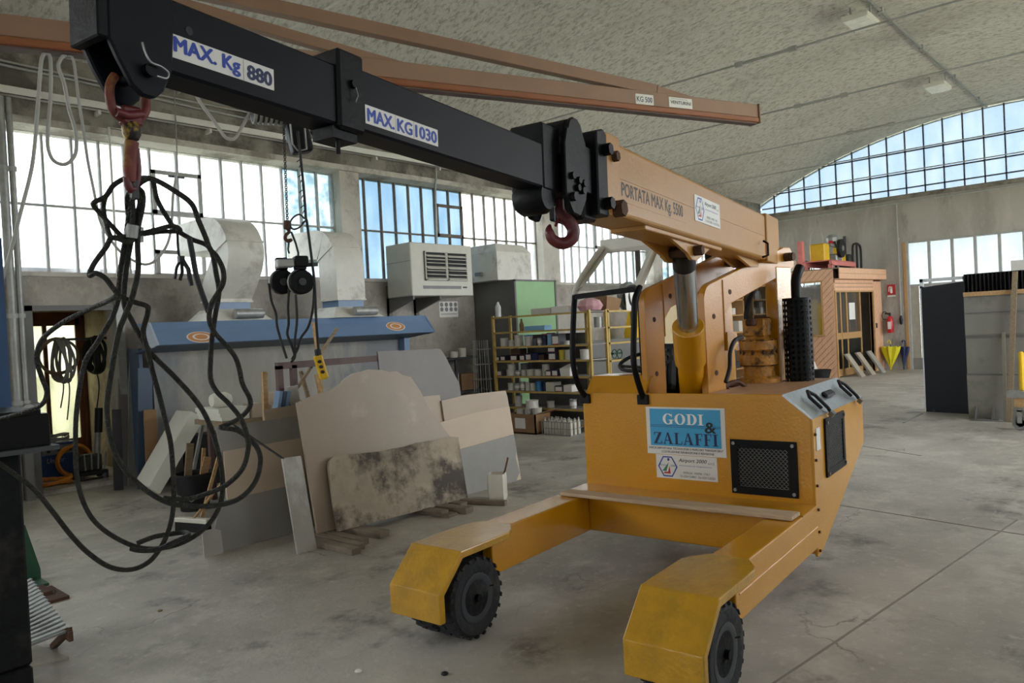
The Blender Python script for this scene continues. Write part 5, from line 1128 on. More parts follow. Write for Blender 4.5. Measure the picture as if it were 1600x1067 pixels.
tins(1.33, [(786, 'w', .068, .14, 'dented off-white tin with a scoop at the left end of the upper tin row'), (798, 'w', .06, .10, 'short off-white tin beside the dented scoop tin'), (809, 'w', .075, .18, 'tall beige drum third along the upper tin row'), (824, 'w', .07, .16, 'white tin with a bright blue lid on the upper tin row', 'lid_blue'), (834.5, 'k', .045, .11, 'small dark tin between the blue-lidded tin and the grey jars'), (842, 'g', .045, .12, 'small grey jar left of the navy tin'), (849.8, 'd', .05, .17, 'navy tin with a red lid beside the light blue tin', 'sign_red'), (859.5, 'b', .064, .18, 'light blue tin with a red lid on the upper tin row', 'sign_red'), (884, 'w', .04, .06, 'tiny white cup at the right of the upper tin row')])
carton(yp(871.5), 1.33, .14, .17, 'can_dark', 'grey framed carton right of the light blue tin')
for px, w_, h_, m, lab, l in ((780, .1, .07, 'box_violet', 'low violet carton at the left end of the carton row', 1), (789, .11, .08, 'box_violet', 'violet carton with white label second on the carton row', 1), (806, .15, .09, 'box_brown', 'wide brown carton with white label on the carton row', 1), (819, .11, .09, 'box_violet', 'violet carton with white label left of the plain navy carton', 1), (829, .12, .11, 'box_violet', 'taller violet carton with white label in mid carton row', 1), (839, .12, .11, 'ink_navy', 'plain navy carton on the carton row', 0), (849, .11, .08, 'box_brown', 'brown carton right of the plain navy carton', 0), (866, .15, .12, 'box_violet', 'broad violet carton with white label under another on the carton row', 1)): carton(yp(px, 565), 1.10, w_, h_, m, lab, lab=bool(l))
carton(yp(865, 560), 1.224, .16, .078, 'box_violet', 'violet carton stacked on top of the broad violet one'); carton(yp(808, 550), 1.195, .2, .09, 'box_brown', 'open brown carton stacked on the wide brown one', lab=False)
tins(1.10, [(857, 'w', .026, .06, 'little white pot between two violet cartons'), (877, 'y', .056, .15, 'yellow tin at the end of the carton row'), (887, 'w', .062, .15, 'spotted white pail right of the yellow tin'), (912, 'w', .075, .15, 'paint-stained white pail behind the crane guard tube')])
carton(yp(783, 588), .85, .12, .09, 'can_dark', 'dark grey carton at the left end of the tub row')
tins(.85, [(797, 'w', .085, .1, 'wide white tub under another tub on the tub row'), (808, 'g', .05, .09, 'small grey tub right of the stacked tubs'), (817, 'w', .055, .09, 'narrow white tub on the tub row'), (827.5, 'w', .073, .1, 'wide plain tub in the middle of the tub row'), (839.5, 'w', .073, .1, 'wide tub with a grey label band right of the middle'), (850.5, 'w', .056, .08, 'low white tub carrying a bigger one')])
tin('w', yp(797.5, 575), .95, .075, .09, 'white tub stacked on the wide left tub'); tin('k', yp(818, 575), .95, .075, .1, 'dark tub stacked in the middle of the tub row'); tin('w', yp(850.5, 575), .93, .062, .1, 'white tub stacked on the low tub')
carton(yp(860, 588), .85, .11, .09, 'box_violet', 'violet carton with white label on the tub row'); carton(yp(870, 588), .85, .12, .1, 'box_violet', 'violet carton with white label beside the paper sack')
solo('paper_sack', 'crumpled white paper sack on the tub row of the yellow rack', 'sack', MB().loft([[(RX + .05, yp(883) - .09, .85), (RX + .22, yp(883) - .09, .85), (RX + .22, yp(883) + .09, .85), (RX + .05, yp(883) + .09, .85)], [(RX + .04, yp(883) - .1, .96), (RX + .23, yp(883) - .1, .96), (RX + .23, yp(883) + .09, .96), (RX + .04, yp(883) + .1, .96)], [(RX + .1, yp(883) - .12, 1.05), (RX + .16, yp(883) - .12, 1.06), (RX + .16, yp(883) + .0, 1.02), (RX + .1, yp(883) + .0, 1.02)]]), 'paper', smooth=40)
tins(.61, [(797, 'w', .062, .12, 'white tub at the left of the lower tin row'), (806.5, 'g', .052, .11, 'grey tin beside the left tub on the lower tin row'), (815, 'g', .048, .14, 'tall grey tin on the lower tin row'), (823, 'w', .048, .13, 'tall white bottle-shaped tin on the lower tin row'), (831, 'w', .048, .12, 'white tin left of the bright blue tin'), (840.5, 's', .062, .15, 'bright blue tin on the lower tin row'), (850, 'd', .053, .15, 'dark blue tin right of the bright blue one')])
carton(yp(862.5, 608), .61, .17, .14, 'heater_cream', 'cream carton on the lower tin row', lab=False); carton(yp(876, 608), .61, .16, .09, 'can_dark', 'grey and white carton on the lower tin row'); carton(yp(890, 608), .61, .16, .1, 'box_label', 'white carton at the right of the lower tin row', lab=False)
tins(.35, [(808, 'w', .06, .17, 'tall white jar on the lowest full shelf'), (858, 'w', .06, .1, 'white pot in the middle of the lowest full shelf'), (893, 'g', .055, .14, 'grey pot on the right of the lowest full shelf')])
carton(yp(848, 491), 1.82, .4, .09, 'heater_cream', 'long cream tray on top of the yellow rack', lab=False, d=.25); carton(yp(878, 491), 1.82, .34, .1, 'box_label', 'white carton beside the cream tray on top of the rack', lab=False)
carton(yp(838, 515), 1.57, .42, .07, 'paint_blue_light', 'pale blue flat box on the upper shelf of the rack', lab=False)
solo('spray_bottle', 'dusty brown bottle on the upper shelf of the rack', 'bottle', MB().lathe([(0, 0), (.035, 0), (.038, .1), (.015, .16), (.014, .2), (0, .2)], 12, (RX + .1, yp(814, 515), 1.57)), 'cardboard', smooth=50)
solo('clear_bottle', 'tall pale plastic bottle standing on top of the rack end', 'bottle', MB().lathe([(0, 0), (.05, 0), (.05, .17), (.02, .23), (.02, .25), (0, .25)], 14, (RX + .1, yp(778) - .03, 1.82)), mat('plastic_clear', 'C9CCCB', .2, var=.1), smooth=50)
solo('paint_tin', 'open grey tin on the upper shelf of the short rack bay', 'tin', MB().lathe([(0, 0), (.07, 0), (.07, .16), (.06, .16), (.06, .02), (0, .02)], 16, (9.4, RYb + .12, 1.57)), 'can_grey', smooth=40)
t = thing('toy_wheelbarrow', 'little dark green trolley model with spoked wheels on the short rack bay', 'model', (9.9, RYb + .15, 1.06))
for y in (-.05, .05): MB().tube([(.07 * math.cos(a), y, .075 + .07 * math.sin(a)) for a in np.linspace(0, 6.28, 14, endpoint=False)], .008, 5, closed=True).build('wheel', 'dark_green', t)
MB().box((-.14, -.03, .07), (.1, .03, .1)).build('bed', 'dark_green', t)
# things on top of the short bay
zt = 1.82; yb = RYb + .2
def coil(name, label, cat, c, R_, n, r, m, axis='Y', group=None):
    t = thing(name, label, cat, c, 0, group)
    for k in range(n):
        rr = R_ * (1 - .05 * random.random()); o = [(random.random() - .5) * R_ * .25 for _ in range(3)]; ph = random.random() * 6; P_ = []
        for a in np.linspace(0, 2 * math.pi, 26, endpoint=False):
            u, v = rr * math.cos(a) * (1 + .04 * math.sin(2 * a + ph)), rr * math.sin(a) * (1 + .05 * math.cos(3 * a + ph)); w_ = .02 * math.sin(a * 2 + ph) + (k - n / 2) * r * .9
            p = {'Y': (u + o[0] * .3, w_, v + o[2] * .3), 'X': (w_, u + o[1] * .3, v + o[2] * .3), 'Z': (u + o[0] * .3, v + o[1] * .3, w_ + n * r * .5)}[axis]; P_.append(p)
        MB().tube(P_, r, 6, closed=True).build('turn', m, t, smooth=60)
    return t
coil('hose_coil', 'grey and black hose coil standing on top of the short rack bay', 'hose', (10.35, yb, zt + .23), .21, 7, .018, 'cable_grey')
coil('hose_coil', 'loose black hose coil in front of the grey one on the rack', 'hose', (10.22, yb - .17, zt + .2), .18, 4, .02, 'cord_black')
solo('carton', 'crushed open carton on top of the short rack bay', 'box', MB().loft([[(9.52, yb - .15, zt), (9.9, yb - .12, zt), (9.92, yb + .18, zt), (9.52, yb + .15, zt)], [(9.49, yb - .2, zt + .22), (9.94, yb - .16, zt + .18), (9.9, yb + .2, zt + .2), (9.5, yb + .15, zt + .26)]]), 'cardboard')
solo('plastic_bag', 'crumpled pale plastic bag on the rack beside the crushed carton', 'bag', MB().lathe([(0, 0), (.16, .01), (.2, .08), (.15, .16), (.05, .2), (0, .2)], 11, (9.22, RYb + .13, zt)), 'pink_cloth', smooth=20)
solo('paper_sheet', 'white sheet of paper hanging over the edge of the short rack bay', 'paper', MB().add([(9.95, RYb - .024, zt + .3), (10.2, RYb - .024, zt + .31), (10.22, RYb - .024, zt - .02), (9.97, RYb - .024, zt - .01), (9.95, RYb - .02, zt + .3), (10.2, RYb - .02, zt + .31), (10.22, RYb - .02, zt - .02), (9.97, RYb - .02, zt - .01)], [(0, 1, 2, 3), (7, 6, 5, 4), (0, 4, 5, 1), (1, 5, 6, 2), (2, 6, 7, 3), (3, 7, 4, 0)]), 'paper')
# ---- on the floor before the rack
t, P = T('carton', 'open brown cardboard carton on the floor before the yellow rack', 'box', (8.62, 7.65, 0))
P(MB().box((8.57, 7.4, 0), (8.59, 7.95, .3)).box((8.93, 7.4, 0), (8.95, 7.95, .3)).box((8.57, 7.4, 0), (8.95, 7.42, .3)).box((8.57, 7.93, 0), (8.95, 7.95, .3)).box((8.57, 7.4, 0), (8.95, 7.95, .02)), 'walls', 'cardboard')
P(MB().box((8.566, 7.6, .08), (8.57, 7.81, .24)), 'paper_label', 'box_label')
for pts in ([(8.57, 7.4, .3), (8.95, 7.4, .3), (8.92, 7.22, .37), (8.55, 7.23, .35)], [(8.57, 7.95, .3), (8.95, 7.95, .3), (8.95, 8.06, .22), (8.57, 8.06, .22)]): P(MB().plate(pts, .006), 'flap', 'cardboard')
for i, (y, z, r, h, lab) in enumerate(((7.835, .02, .075, .34, 'white tub standing at the left in the floor carton'), (7.67, .02, .075, .36, 'white tub in the middle of the floor carton'), (7.505, .02, .075, .37, 'white tub at the right in the floor carton'), (7.6, .38, .1, .12, 'white tub tipped on top of the floor carton'))): tin('w', y, z, r, h, lab, x=8.75)
t, P = T('bottle_crate', 'wire crate packed with white plastic bottles on the floor before the rack', 'crate', (8.85, 7.05, 0))
for y in np.linspace(6.78, 7.32, 10): P(MB().cyl((8.63, y, 0), (8.63, y, .2), .005, n=5), 'wire', 'galvanised')
for z in (.01, .1, .2): P(MB().tube([(8.63, 6.78, z), (8.63, 7.32, z), (8.95, 7.32, z), (8.95, 6.78, z)], .006, 5, closed=True), 'wire_ring', 'galvanised')
P(MB().box((8.63, 6.78, 0), (8.95, 7.32, .012)), 'base', 'galvanised')
for i in range(10):
    for j in range(3):
        o = (8.68 + j * .095, 6.81 + i * .054, .012); b = thing('plastic_bottle', 'white plastic bottle packed upright in the wire floor crate', 'bottle', o, 0, 'bottles in the wire crate')
        hh = .2 + .05 * random.random()
        if i == 0 and j == 0: _bt = MB().lathe([(0, 0), (.026, 0), (.027, .15), (.012, .19), (.012, .2), (0, .2)], 10).build('body', 'plastic_white', b, smooth=50); _bc = MB().lathe([(0, .2), (.014, .2), (.014, .22), (0, .22)], 8).build('cap', 'can_grey', b, smooth=40)
        else: inst(_bt, b); inst(_bc, b)
        b.scale = (1, 1, hh / .22)
# ================================================================ stone slabs and the yard around them
def slab(label, pix, yb, zb, th, m, lean, low=0, foot=0.0, group='stone slabs leaning on the rack'):
    """An outline on a plane leaning back from (yb, zb); the `low` lowest corners, hidden behind other slabs, go down to the ground."""
    a = rad(lean); n = np.array([0, -math.cos(a), math.sin(a)]); P_ = [hitp(px, py, (0, yb, zb), n) for px, py in pix]
    for i in sorted(range(len(P_)), key=lambda i: P_[i][2])[:low] + [i for i in range(len(P_)) if P_[i][2] < foot]:
        P_[i] = np.array([P_[i][0], yb + (foot - zb) * math.tan(a), foot])
    o = np.array([np.mean([p[0] for p in P_]), yb, min(p[2] for p in P_)])
    mb = MB(); k = len(P_); nb = -n * th
    mb.add([p - o for p in P_] + [p + nb - o for p in P_], [tuple(range(k)), tuple(range(k, 2 * k))[::-1]] + [(i, k + i, k + (i + 1) % k, (i + 1) % k) for i in range(k)])
    t = thing('stone_slab', label, 'slab', o, 0, group); mb.build('slab', m, t); return t, o
t, o = slab('large beige stone slab with a jagged broken top edge', [(464, 629), (482, 621), (496, 615), (514, 611), (530, 600), (541, 590), (552, 583), (562, 581), (575, 577), (597, 578), (608, 581), (620, 580), (629, 586), (642, 589), (648, 598), (657, 611), (672, 641), (684, 656), (700, 678), (716, 700), (729, 776), (497, 836)], 5.25, .05, .025, 'stone_beige', 11, 2, .045)
slab('stained beige slab with a rounded corner in front of the jagged one', [(514, 730), (515, 720), (521, 713), (532, 712), (537, 709), (556, 709), (575, 707), (594, 705), (612, 701), (632, 698), (650, 692), (675, 688), (700, 682), (716, 683), (731, 778), (631, 804), (530, 830), (522, 790)], 5.12, .05, .03, 'stone_dirty', 18.5)
slab('dark grey slab with a pale vein standing behind the jagged beige one', [(590, 549), (640, 547), (688, 545), (697, 558), (705, 575), (718, 600), (727, 690), (600, 690)], 5.715, 0, .02, 'stone_dark', 9, 2)
slab('dark grey slab, front of the three at the jerrycan end', [(690, 710), (803, 679), (807, 700), (806, 715), (812, 738), (806, 748), (795, 748), (735, 768), (700, 778)], 5.35, 0, .02, 'stone_grey', 9, 4)
slab('cream slab, middle of the three at the jerrycan end', [(680, 662), (740, 645), (796, 635), (806, 700), (700, 740)], 5.372, 0, .02, 'stone_cream', 9, 2)
slab('grey-beige slab, rearmost of the three at the jerrycan end', [(690, 626), (727, 617), (790, 610), (793, 620), (804, 690), (700, 700)], 5.394, 0, .02, 'stone_beige_light', 9, 2)
slab('small pale offcut slab peeping out behind the jagged slab', [(655, 620), (687, 617), (694, 655), (698, 690), (660, 690)], 5.416, 0, .02, 'stone_beige_light', 9, 2)
slab('low dark grey slab, front of the left group beside the broom', [(345, 783), (400, 771), (448, 760), (460, 802), (463, 834), (430, 846), (415, 842), (395, 850), (385, 860), (378, 866), (346, 868), (330, 852)], 5.6, 0, .02, 'stone_grey', 9, 1)
slab('broken grey corner piece at the foot of the left group', [(316, 830), (335, 826), (345, 828), (350, 868), (320, 872)], 5.57, .0, .018, 'stone_marble', 9, 2)
slab('beige slab, middle of the left group', [(350, 705), (410, 695), (470, 684), (482, 790), (355, 800), (352, 740)], 5.622, 0, .02, 'stone_beige_light', 9, 2)
slab('grey slab, rear of the left group', [(338, 668), (400, 659), (468, 649), (478, 720), (350, 760), (345, 700)], 5.644, 0, .02, 'stone_grey', 9, 2)
slab('small brown offcut at the top of the left group', [(412, 640), (440, 636), (465, 632), (468, 680), (416, 690)], 5.666, 0, .02, 'stone_beige', 9, 2)
slab('narrow upright marble strip leaning at the gap between slabs', [(441, 716), (470, 712), (495, 857), (465, 865)], 5.02, .0, .02, 'stone_marble', 26, 2)
# the rack behind
t, P = T('slab_rack', 'brown steel rack holding the leaning stone slabs', 'rack', (4.3, 6.0, 0))
RKY = 5.945; a, b = hit(434, 572, 1, RKY), hit(590, 557, 1, RKY)
for x in (a[0], a[0] + .14): P(MB().box((x, RKY, 0), (x + .05, RKY + .05, a[2])), 'upright', 'brown_steel')
P(MB().box((a[0], RKY, a[2] - .03), (b[0] + .4, RKY + .05, a[2] + .03)), 'top_rail', 'brown_steel'); P(MB().box((b[0] + .3, RKY, 0), (b[0] + .36, RKY + .05, a[2])), 'upright', 'brown_steel')
P(MB().box((2.9, RKY + .05, .0), (5.9, RKY + .15, .08)), 'sill_beam', 'brown_steel')
for x0, x1, y_, z_ in ((2.95, 3.6, 5.687 + .6 * .1584, .6), (3.75, 4.55, 5.275 + .55 * .1944, .6), (4.85, 5.9, 5.437 + .6 * .1584, .6)):     # rests behind each group
    P(MB().box((x0, y_, z_ - .05), (x1, y_ + .05, z_)), 'back_rest', 'brown_steel')
    for x in (x0 + .05, x1 - .1): P(MB().box((x, y_ + .0, .0), (x + .05, y_ + .05, z_ - .05)), 'rest_leg', 'brown_steel')
ZTL = float(hit(438, 640, 1, 5.89)[2]); P(MB().box((a[0] - .06, 5.862, ZTL - .02), (a[0] + .24, RKY + .01, ZTL)), 'tile_shelf', 'brown_steel')
ZBN = float(hit(366, 656, 1, 7.1)[2])
# loose pieces on the bench
for i, (px, py, w_, lab) in enumerate(((372, 640, .5, 'white flat tile sheet on top of the sheet pile'), (368, 646, .55, 'white flat tile sheet in the middle of the sheet pile'), (366, 652, .6, 'white flat tile sheet at the bottom of the sheet pile'))):
    p = hit(px, py, 1, 7.3); solo('tile_sheet', lab, 'tile', MB().box((3.49 + .015 * i, 7.1, ZBN + .04 * (2 - i)), (float(hit(393, 650, 1, 7.1)[0]) - .02, 7.6, ZBN + .04 + .04 * (2 - i))), 'foam_white', 'white tile sheets')
p = hit(331, 633, 1, 7.3); solo('foam_roll', 'white wrapped roll lying on the bench', 'roll', MB().lathe([(0, -.1), (.06, -.1), (.075, -.06), (.078, .05), (.05, .1), (0, .1)], 16, (max(p[0], 3.62), 7.3, ZBN + .078 + .12), 'X'), 'foam_white', smooth=50)
def stick(label, p0, p1, w_, h_, m, y, name='wood_batten', dy=.0, cat='batten', ground=False):
    a, b = hit(*p0, 1, y), hit(*p1, 1, y + dy)
    if ground: a = np.array([a[0] + (a[0] - b[0]) * a[2] / (b[2] - a[2]) if abs(b[0] - a[0]) < .5 else a[0], y, 0]) + np.array([0, 0, .0])
    t = thing(name, label, cat, a); MB().bar((0, 0, 0), tuple(b - a), w_, h_, up=(0, 1, 0)).build('batten', m, t); return t
stick('pale upright wooden batten beside the brown rack post', (415, 645), (413, 581), .045, .03, 'wood', 6.25, ground=True)
for i, (px, lab) in enumerate(((432, 'dark blue glass tile standing in a row by the rack post'), (438, 'navy glass tile standing in a row by the rack post'), (444, 'teal glass tile standing in a row by the rack post'))): stick(lab, (px, 640), (px + 4, 611), .031, .085, 'blue_enamel' if i != 1 else 'blue_dark', 5.9, 'glass_tile', 0, 'tile')
stick('pale batten behind the slabs leaning right', (487, 640), (470, 640 - 60), .03, .03, 'wood_old', 6.34, ground=True); stick('thin cane sticking up with its tip over the slabs, leaning left', (505, 625), (489, 503), .02, .02, 'wood', 6.2, 'cane', cat='stick', ground=True); stick('thin split cane sticking up over the slabs, leaning right', (455, 620), (527, 513), .025, .02, 'wood_old', RKY + .06, 'cane', cat='stick'); stick('straight wooden lath dropping behind the pendant control', (505, 640), (494, 585), .03, .02, 'wood', 6.27, ground=True)
stick('white offcut of stone behind the blue glass tiles', (461, 640), (456, 603), .1, .03, 'stone_marble', 5.9, 'stone_offcut', 0, 'offcut')
x0_, x1_ = float(hit(394, 650, 1, 7.08)[0]), float(hit(411, 650, 1, 7.08)[0]); solo('stone_offcut', 'pale sandy stone block on the bench behind the left slabs', 'offcut', MB().box((x0_, 7.07, ZBN), (x1_, 7.25, ZBN + .14)), 'stone_beige_light')
for i, (z, lab) in enumerate(((ZBN, 'dusty lower stone block in the pile before the booth panel'), (ZBN + .11, 'dusty upper stone block in the pile before the booth panel'))): p = hit(416, 640, 1, 7.2); solo('stone_block', lab, 'block', MB().box((p[0] + .05 * i, 7.1, z), (p[0] + .42 - .1 * i, 7.4, z + .11)), 'stone_beige_light')
t, P = T('work_bench', 'low grey bench behind the slab rack carrying stone blocks', 'bench', (4.2, 7.3, 0)); P(MB().box((3.5, 7.05, ZBN - .05), (4.9, 7.65, ZBN)), 'top', 'wood_old'); 
for x in (3.6, 4.8):
    for y in (7.1, 7.55): P(MB().box((x, y, 0), (x + .05, y + .05, ZBN - .05)), 'leg', 'brown_steel')
# bearers on the floor under the slabs
# each runs out from under a slab toward the crane: (back x, y), (front x, y), width, z0, z1
for (xa_, ya_), (xb2, yb2), w_, z0_, z1_, lab in (((3.24, 5.36), (3.27, 4.63), .085, 0, .047, 'long grey bearer plank under the jagged slab, beside the marble strip'), ((3.345, 5.36), (3.365, 4.7), .075, 0, .047, 'grey bearer plank under the jagged slab, between two others'), ((3.44, 5.36), (3.46, 4.78), .08, 0, .047, 'short grey bearer plank under the jagged slab beside the thick block'),
        ((3.58, 5.36), (3.68, 4.82), .11, 0, .054, 'thick square bearer block under the left end of the stained slab'), ((4.38, 5.3), (4.44, 4.83), .12, 0, .024, 'flat bearer board at the bottom of a pair under the stained slab'), ((4.37, 5.3), (4.41, 4.9), .1, .024, .05, 'flat bearer board on top of a pair under the stained slab'),
        ((4.53, 5.3), (4.6, 4.79), .11, 0, .05, 'stout bearer beam beside the pair of flat boards'), ((4.68, 5.3), (4.72, 4.98), .1, 0, .047, 'short bearer board under the right corner of the stained slab'), ((4.79, 5.2), (4.98, 4.7), .06, 0, .045, 'long thin bearer pointing past the white jerrycan')):
    o_ = np.array([xb2, yb2, 0]); t = thing('wood_bearer', lab, 'board', o_, 0, 'wooden bearers under the slabs'); MB().bar((0, 0, (z0_ + z1_) / 2), (xa_ - xb2, ya_ - yb2, (z0_ + z1_) / 2), w_, z1_ - z0_).build('timber', mat('bearer_wood', '7C7163', .85, var=.25, scale=8, bump=.2), t, bevel=.004)
# jerrycan with brush
c = hit(778, 780, 2, 0); t = thing('jerrycan', 'cut-open white plastic jerrycan on the floor with a brush in it', 'can', c, rad(35))
MB().loft([[(sx * .085 * k, sy * .085 * k, z) for sx, sy in ((-1, -.8), (-.8, -1), (.8, -1), (1, -.8), (1, .8), (.8, 1), (-.8, 1), (-1, .8))] for k, z in ((.92, 0), (1, .02), (1, .21), (.97, .25), (.9, .25), (.93, .2), (.9, .03))]).build('body', 'plastic_white', t, smooth=40)
b_ = thing('paint_brush', 'brown-handled brush sticking out of the white jerrycan', 'brush', c + np.array([.02, 0, .036])); MB().bar((0, 0, 0), (.085, -.06, .35), .022, .012).build('handle', 'door_brown', b_)
# ---- white foam block leaning by the doorway
pts = [hit(px, py, 1, 8.41)[[0, 2]] for px, py in ((250, 772), (232, 760), (299, 642), (320, 653))]; zmin = min(p[1] for p in pts)
t, P = T('foam_block', 'long white foam block leaning against the blue booth', 'block', (3.6, 8.7, 0)); P(MB().prism([(p[0], p[1] - zmin) for p in pts], 1, 8.41, 8.8), 'block', 'foam_white', bevel=.006)
_u = lambda z: pts[0][0] + (pts[3][0] - pts[0][0]) * z / (pts[3][1] - zmin)
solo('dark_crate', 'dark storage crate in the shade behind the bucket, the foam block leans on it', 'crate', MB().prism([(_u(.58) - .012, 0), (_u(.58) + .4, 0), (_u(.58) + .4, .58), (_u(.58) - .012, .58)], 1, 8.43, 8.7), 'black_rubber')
# ---- bucket and scraps
c = hit(308, 800, 2, 0) + np.array([.05, .15, 0]); t = thing('scrap_bucket', 'black builder bucket full of wood scraps beside the slab stack', 'bucket', c)
MB().lathe([(0, 0), (.13, 0), (.18, .34), (.19, .34), (.19, .36), (.17, .36), (.125, .02), (0, .02)], 22).build('body', 'black_rubber', t, smooth=40); MB().tube([(.19 * math.cos(a), .19 * math.sin(a), .35) for a in np.linspace(0, 6.28, 22, endpoint=False)], .01, 6, closed=True).build('rim', 'black_rubber', t, smooth=60)
MB().tube([(-.18, 0, .35), (-.22, -.05, .2), (-.12, -.2, .12), (.05, -.22, .2), (.18, 0, .35)], .005, 5).build('bail_handle', 'galvanised', t)
for i, (dx, dy, tx, ty, h_, m, lab) in enumerate(((-.08, .02, .1, .05, .62, 'wood_old', 'grey weathered plank end sticking up from the bucket'), (.0, -.05, .12, -.02, .48, 'wood', 'pale flat board in the bucket'), (.06, .02, .1, .06, .55, 'wood', 'narrow pale lath in the bucket'), (-.02, -.09, .06, -.04, .4, 'wood', 'short pale offcut at the front of the bucket'))):
    b_ = thing('wood_scrap', lab, 'board', c + np.array([dx, dy, .022]), 0, 'wood scraps in the bucket'); MB().bar((0, 0, 0), (tx, ty, h_), .07 if i < 2 else .035, .02, up=(0, 1, 0)).build('board', m, b_)
# ---- broom
a, b = hit(277, 828, 2, 0), hit(328, 832, 2, 0); t = thing('floor_broom', 'wide floor broom with dark bristles resting beside the bucket', 'broom', (a + b) / 2, math.atan2((b - a)[1], (b - a)[0])); L_ = np.linalg.norm(b - a)
MB().box((-L_ / 2, -.03, .075), (L_ / 2, .03, .115)).build('head', 'plastic_white', t, bevel=.006)
br = MB()
for i in range(40):
    for j in range(4): x = -L_ / 2 + .012 + i * (L_ - .024) / 39; y = -.025 + j * .016; br.cyl((x, y * 1.2, 0), (x, y, .078), .004, n=4)
o = br.build('bristles', 'cord_black', t); o['kind'] = 'stuff'
MB().cyl((0, 0, .1), (.28, .55, .75), .012, n=8).build('handle', 'wood', t, smooth=40)
stick('grey metal bar leaning behind the bucket by the foam block', (292, 788), (318, 655), .03, .03, 'galvanised', 7.6, 'metal_bar', .1, 'bar'); stick('long pale lath leaning from the bucket toward the slabs', (316, 806), (348, 690), .03, .02, 'wood', 6.9, 'wood_lath', .05, 'batten', True)
a = hit(364, 663, 1, 5.66 + .93 * .1584); b = hitp(443, 717, (0, 5.02, 0), (0, -math.cos(rad(26)), math.sin(rad(26)))); t = thing('tether_line', 'thin black cord stretched from the left slab group down to the marble strip', 'cord', a); MB().bar((0, 0, 0), tuple(b - a), .012, .012).build('cord', 'cord_black', t)
# ---- boards beside the doorway
for p0, p1, w_, th, m, y, dy, lab in (((208, 760), (208, 545), .11, .03, 'galvanised', 9.25, .33, 'pale metal channel leaning upright by the booth end'), ((192, 745), (193, 590), .12, .03, 'stone_dark', 9.34, .22, 'dark grey sheet leaning beside the doorway'), ((226, 745), (226, 575), .16, .03, 'blue_dark', 8.93, .075, 'dark blue board leaning under the canopy end'), ((238, 740), (234, 640), .14, .02, 'cardboard', 8.83, .06, 'short brown board leaning behind the foam block'), ((184, 745), (182, 640), .1, .02, 'dark_grey', 9.12, .25, 'narrow charcoal board nearest the doorway jamb')):
    a, b = hit(*p0, 1, y), hit(*p1, 1, y + dy); a[2] = .0; t = thing('leaning_board', lab, 'board', a); MB().bar((0, 0, .003), tuple(b - a), w_, th, up=(0, 1, 0)).build('board', m, t)
# ---- inside the vestibule
ARZ = 1.76; xw, xk = float(hit(93, 552, 1, 10.3)[0]), min(3.62, float(hit(147, 530, 1, 10.3)[0]))
t, P = T('hook_rail', 'dark hook rail on the vestibule wall carrying the coils', 'rail', (3.5, 10.3, ARZ)); P(MB().bar((3.74, 10.3, ARZ), (xw - .1, 10.3, ARZ), .03, .03), 'arm', 'dark_grey'); P(MB().box((3.71, 10.2, 1.6), (3.755, 10.4, 1.9)), 'plate', 'dark_grey')
coil('cable_coil', 'white cable coil hanging in the doorway', 'cable', (xw + .03, 10.3, ARZ - .25), .26, 7, .016, 'cable_grey', 'X'); coil('cable_coil', 'black cable coil hanging inside the doorway', 'cable', (xk, 10.3, ARZ - .21), .22, 6, .02, 'cord_black', 'X'); coil('cable_coil', 'tan rope coil slung over the white coil in the doorway', 'rope', (xw - .02, 10.27, ARZ - .2), .22, 3, .012, 'wood_old', 'Y')
for k, (x_, y_, z0_, z1_, m, lab) in enumerate(((xw + .03, 10.2, 1.35, .78, 'cable_grey', 'loose grey cable end hanging below the white coil'), (xk, 10.3, 1.36, .85, 'cord_black', 'loose black cable end hanging below the black coil'), (xw + .02, 10.38, 1.38, .92, 'wood_old', 'loose brown cable end hanging between the coils'))):
    t = thing('cable_end', lab, 'cable', (x_, y_, z0_)); MB().tube(catmull([(0, 0, 0), (.03, .01, -.2), (-.02, .0, z1_ - z0_)], 4), .008, 6).build('cable', m, t, smooth=60)
c = hit(93, 716, 1, 10.45); WX = float(c[0]); t = thing('welding_machine', 'blue welding machine on the vestibule floor', 'welder', (WX, 10.75, .05))
MB().box((-.2, -.3, 0), (.2, .2, .44)).build('body', 'welder_blue', t, bevel=.02, seg=2); MB().box((-.19, -.31, .3), (.19, -.3, .41)).build('control_panel', 'grey_plastic', t)
for k in range(3): MB().cyl((-.12 + k * .12, -.33, .35), (-.12 + k * .12, -.31, .35), .02, n=10).build('knob', 'ink_black', t)
text('Unitor', 'lettering', 'galvanised', t, (-.14, -.301, .2), (1, 0, 0), (0, 0, 1), .2, .06, .01, slant=.2)
MB().tube([(-.12, -.05, .44), (-.12, -.05, .5), (.12, -.05, .5), (.12, -.05, .44)], .012, 6).build('carry_handle', 'cord_black', t)
coil('cable_coil', 'thin beige cable heap on top of the blue welding machine', 'cable', (WX + .02, 10.72, .512), .17, 5, .012, 'cable_grey', 'Z')
c = hit(147, 740, 1, 9.95); DX = min(float(c[0]), 3.56); t = thing('drill_stand', 'black upright core-drill stand by the right jamb of the doorway', 'tool', (DX, 10.02, .05))
coil('hose_coil', 'bright orange hose coil on the vestibule floor', 'hose', (float(hit(116, 715, 1, 10.28)[0]), 10.27, .262), .19, 7, .016, 'orange_hose', 'Y'); coil('hose_coil', 'orange hose loops spread flat before the welding machine', 'hose', (DX - .44, 9.98, .075), .2, 4, .015, 'orange_hose', 'Z')
MB().box((-.18, -.12, .05), (.15, .12, .1)).build('base', 'cord_black', t, bevel=.01)
for sx in (-.15, .12):
    for sy in (-.1, .1): MB().cyl((sx, sy, 0), (sx, sy, .06), .03, n=10).build('foot', 'dark_grey', t)
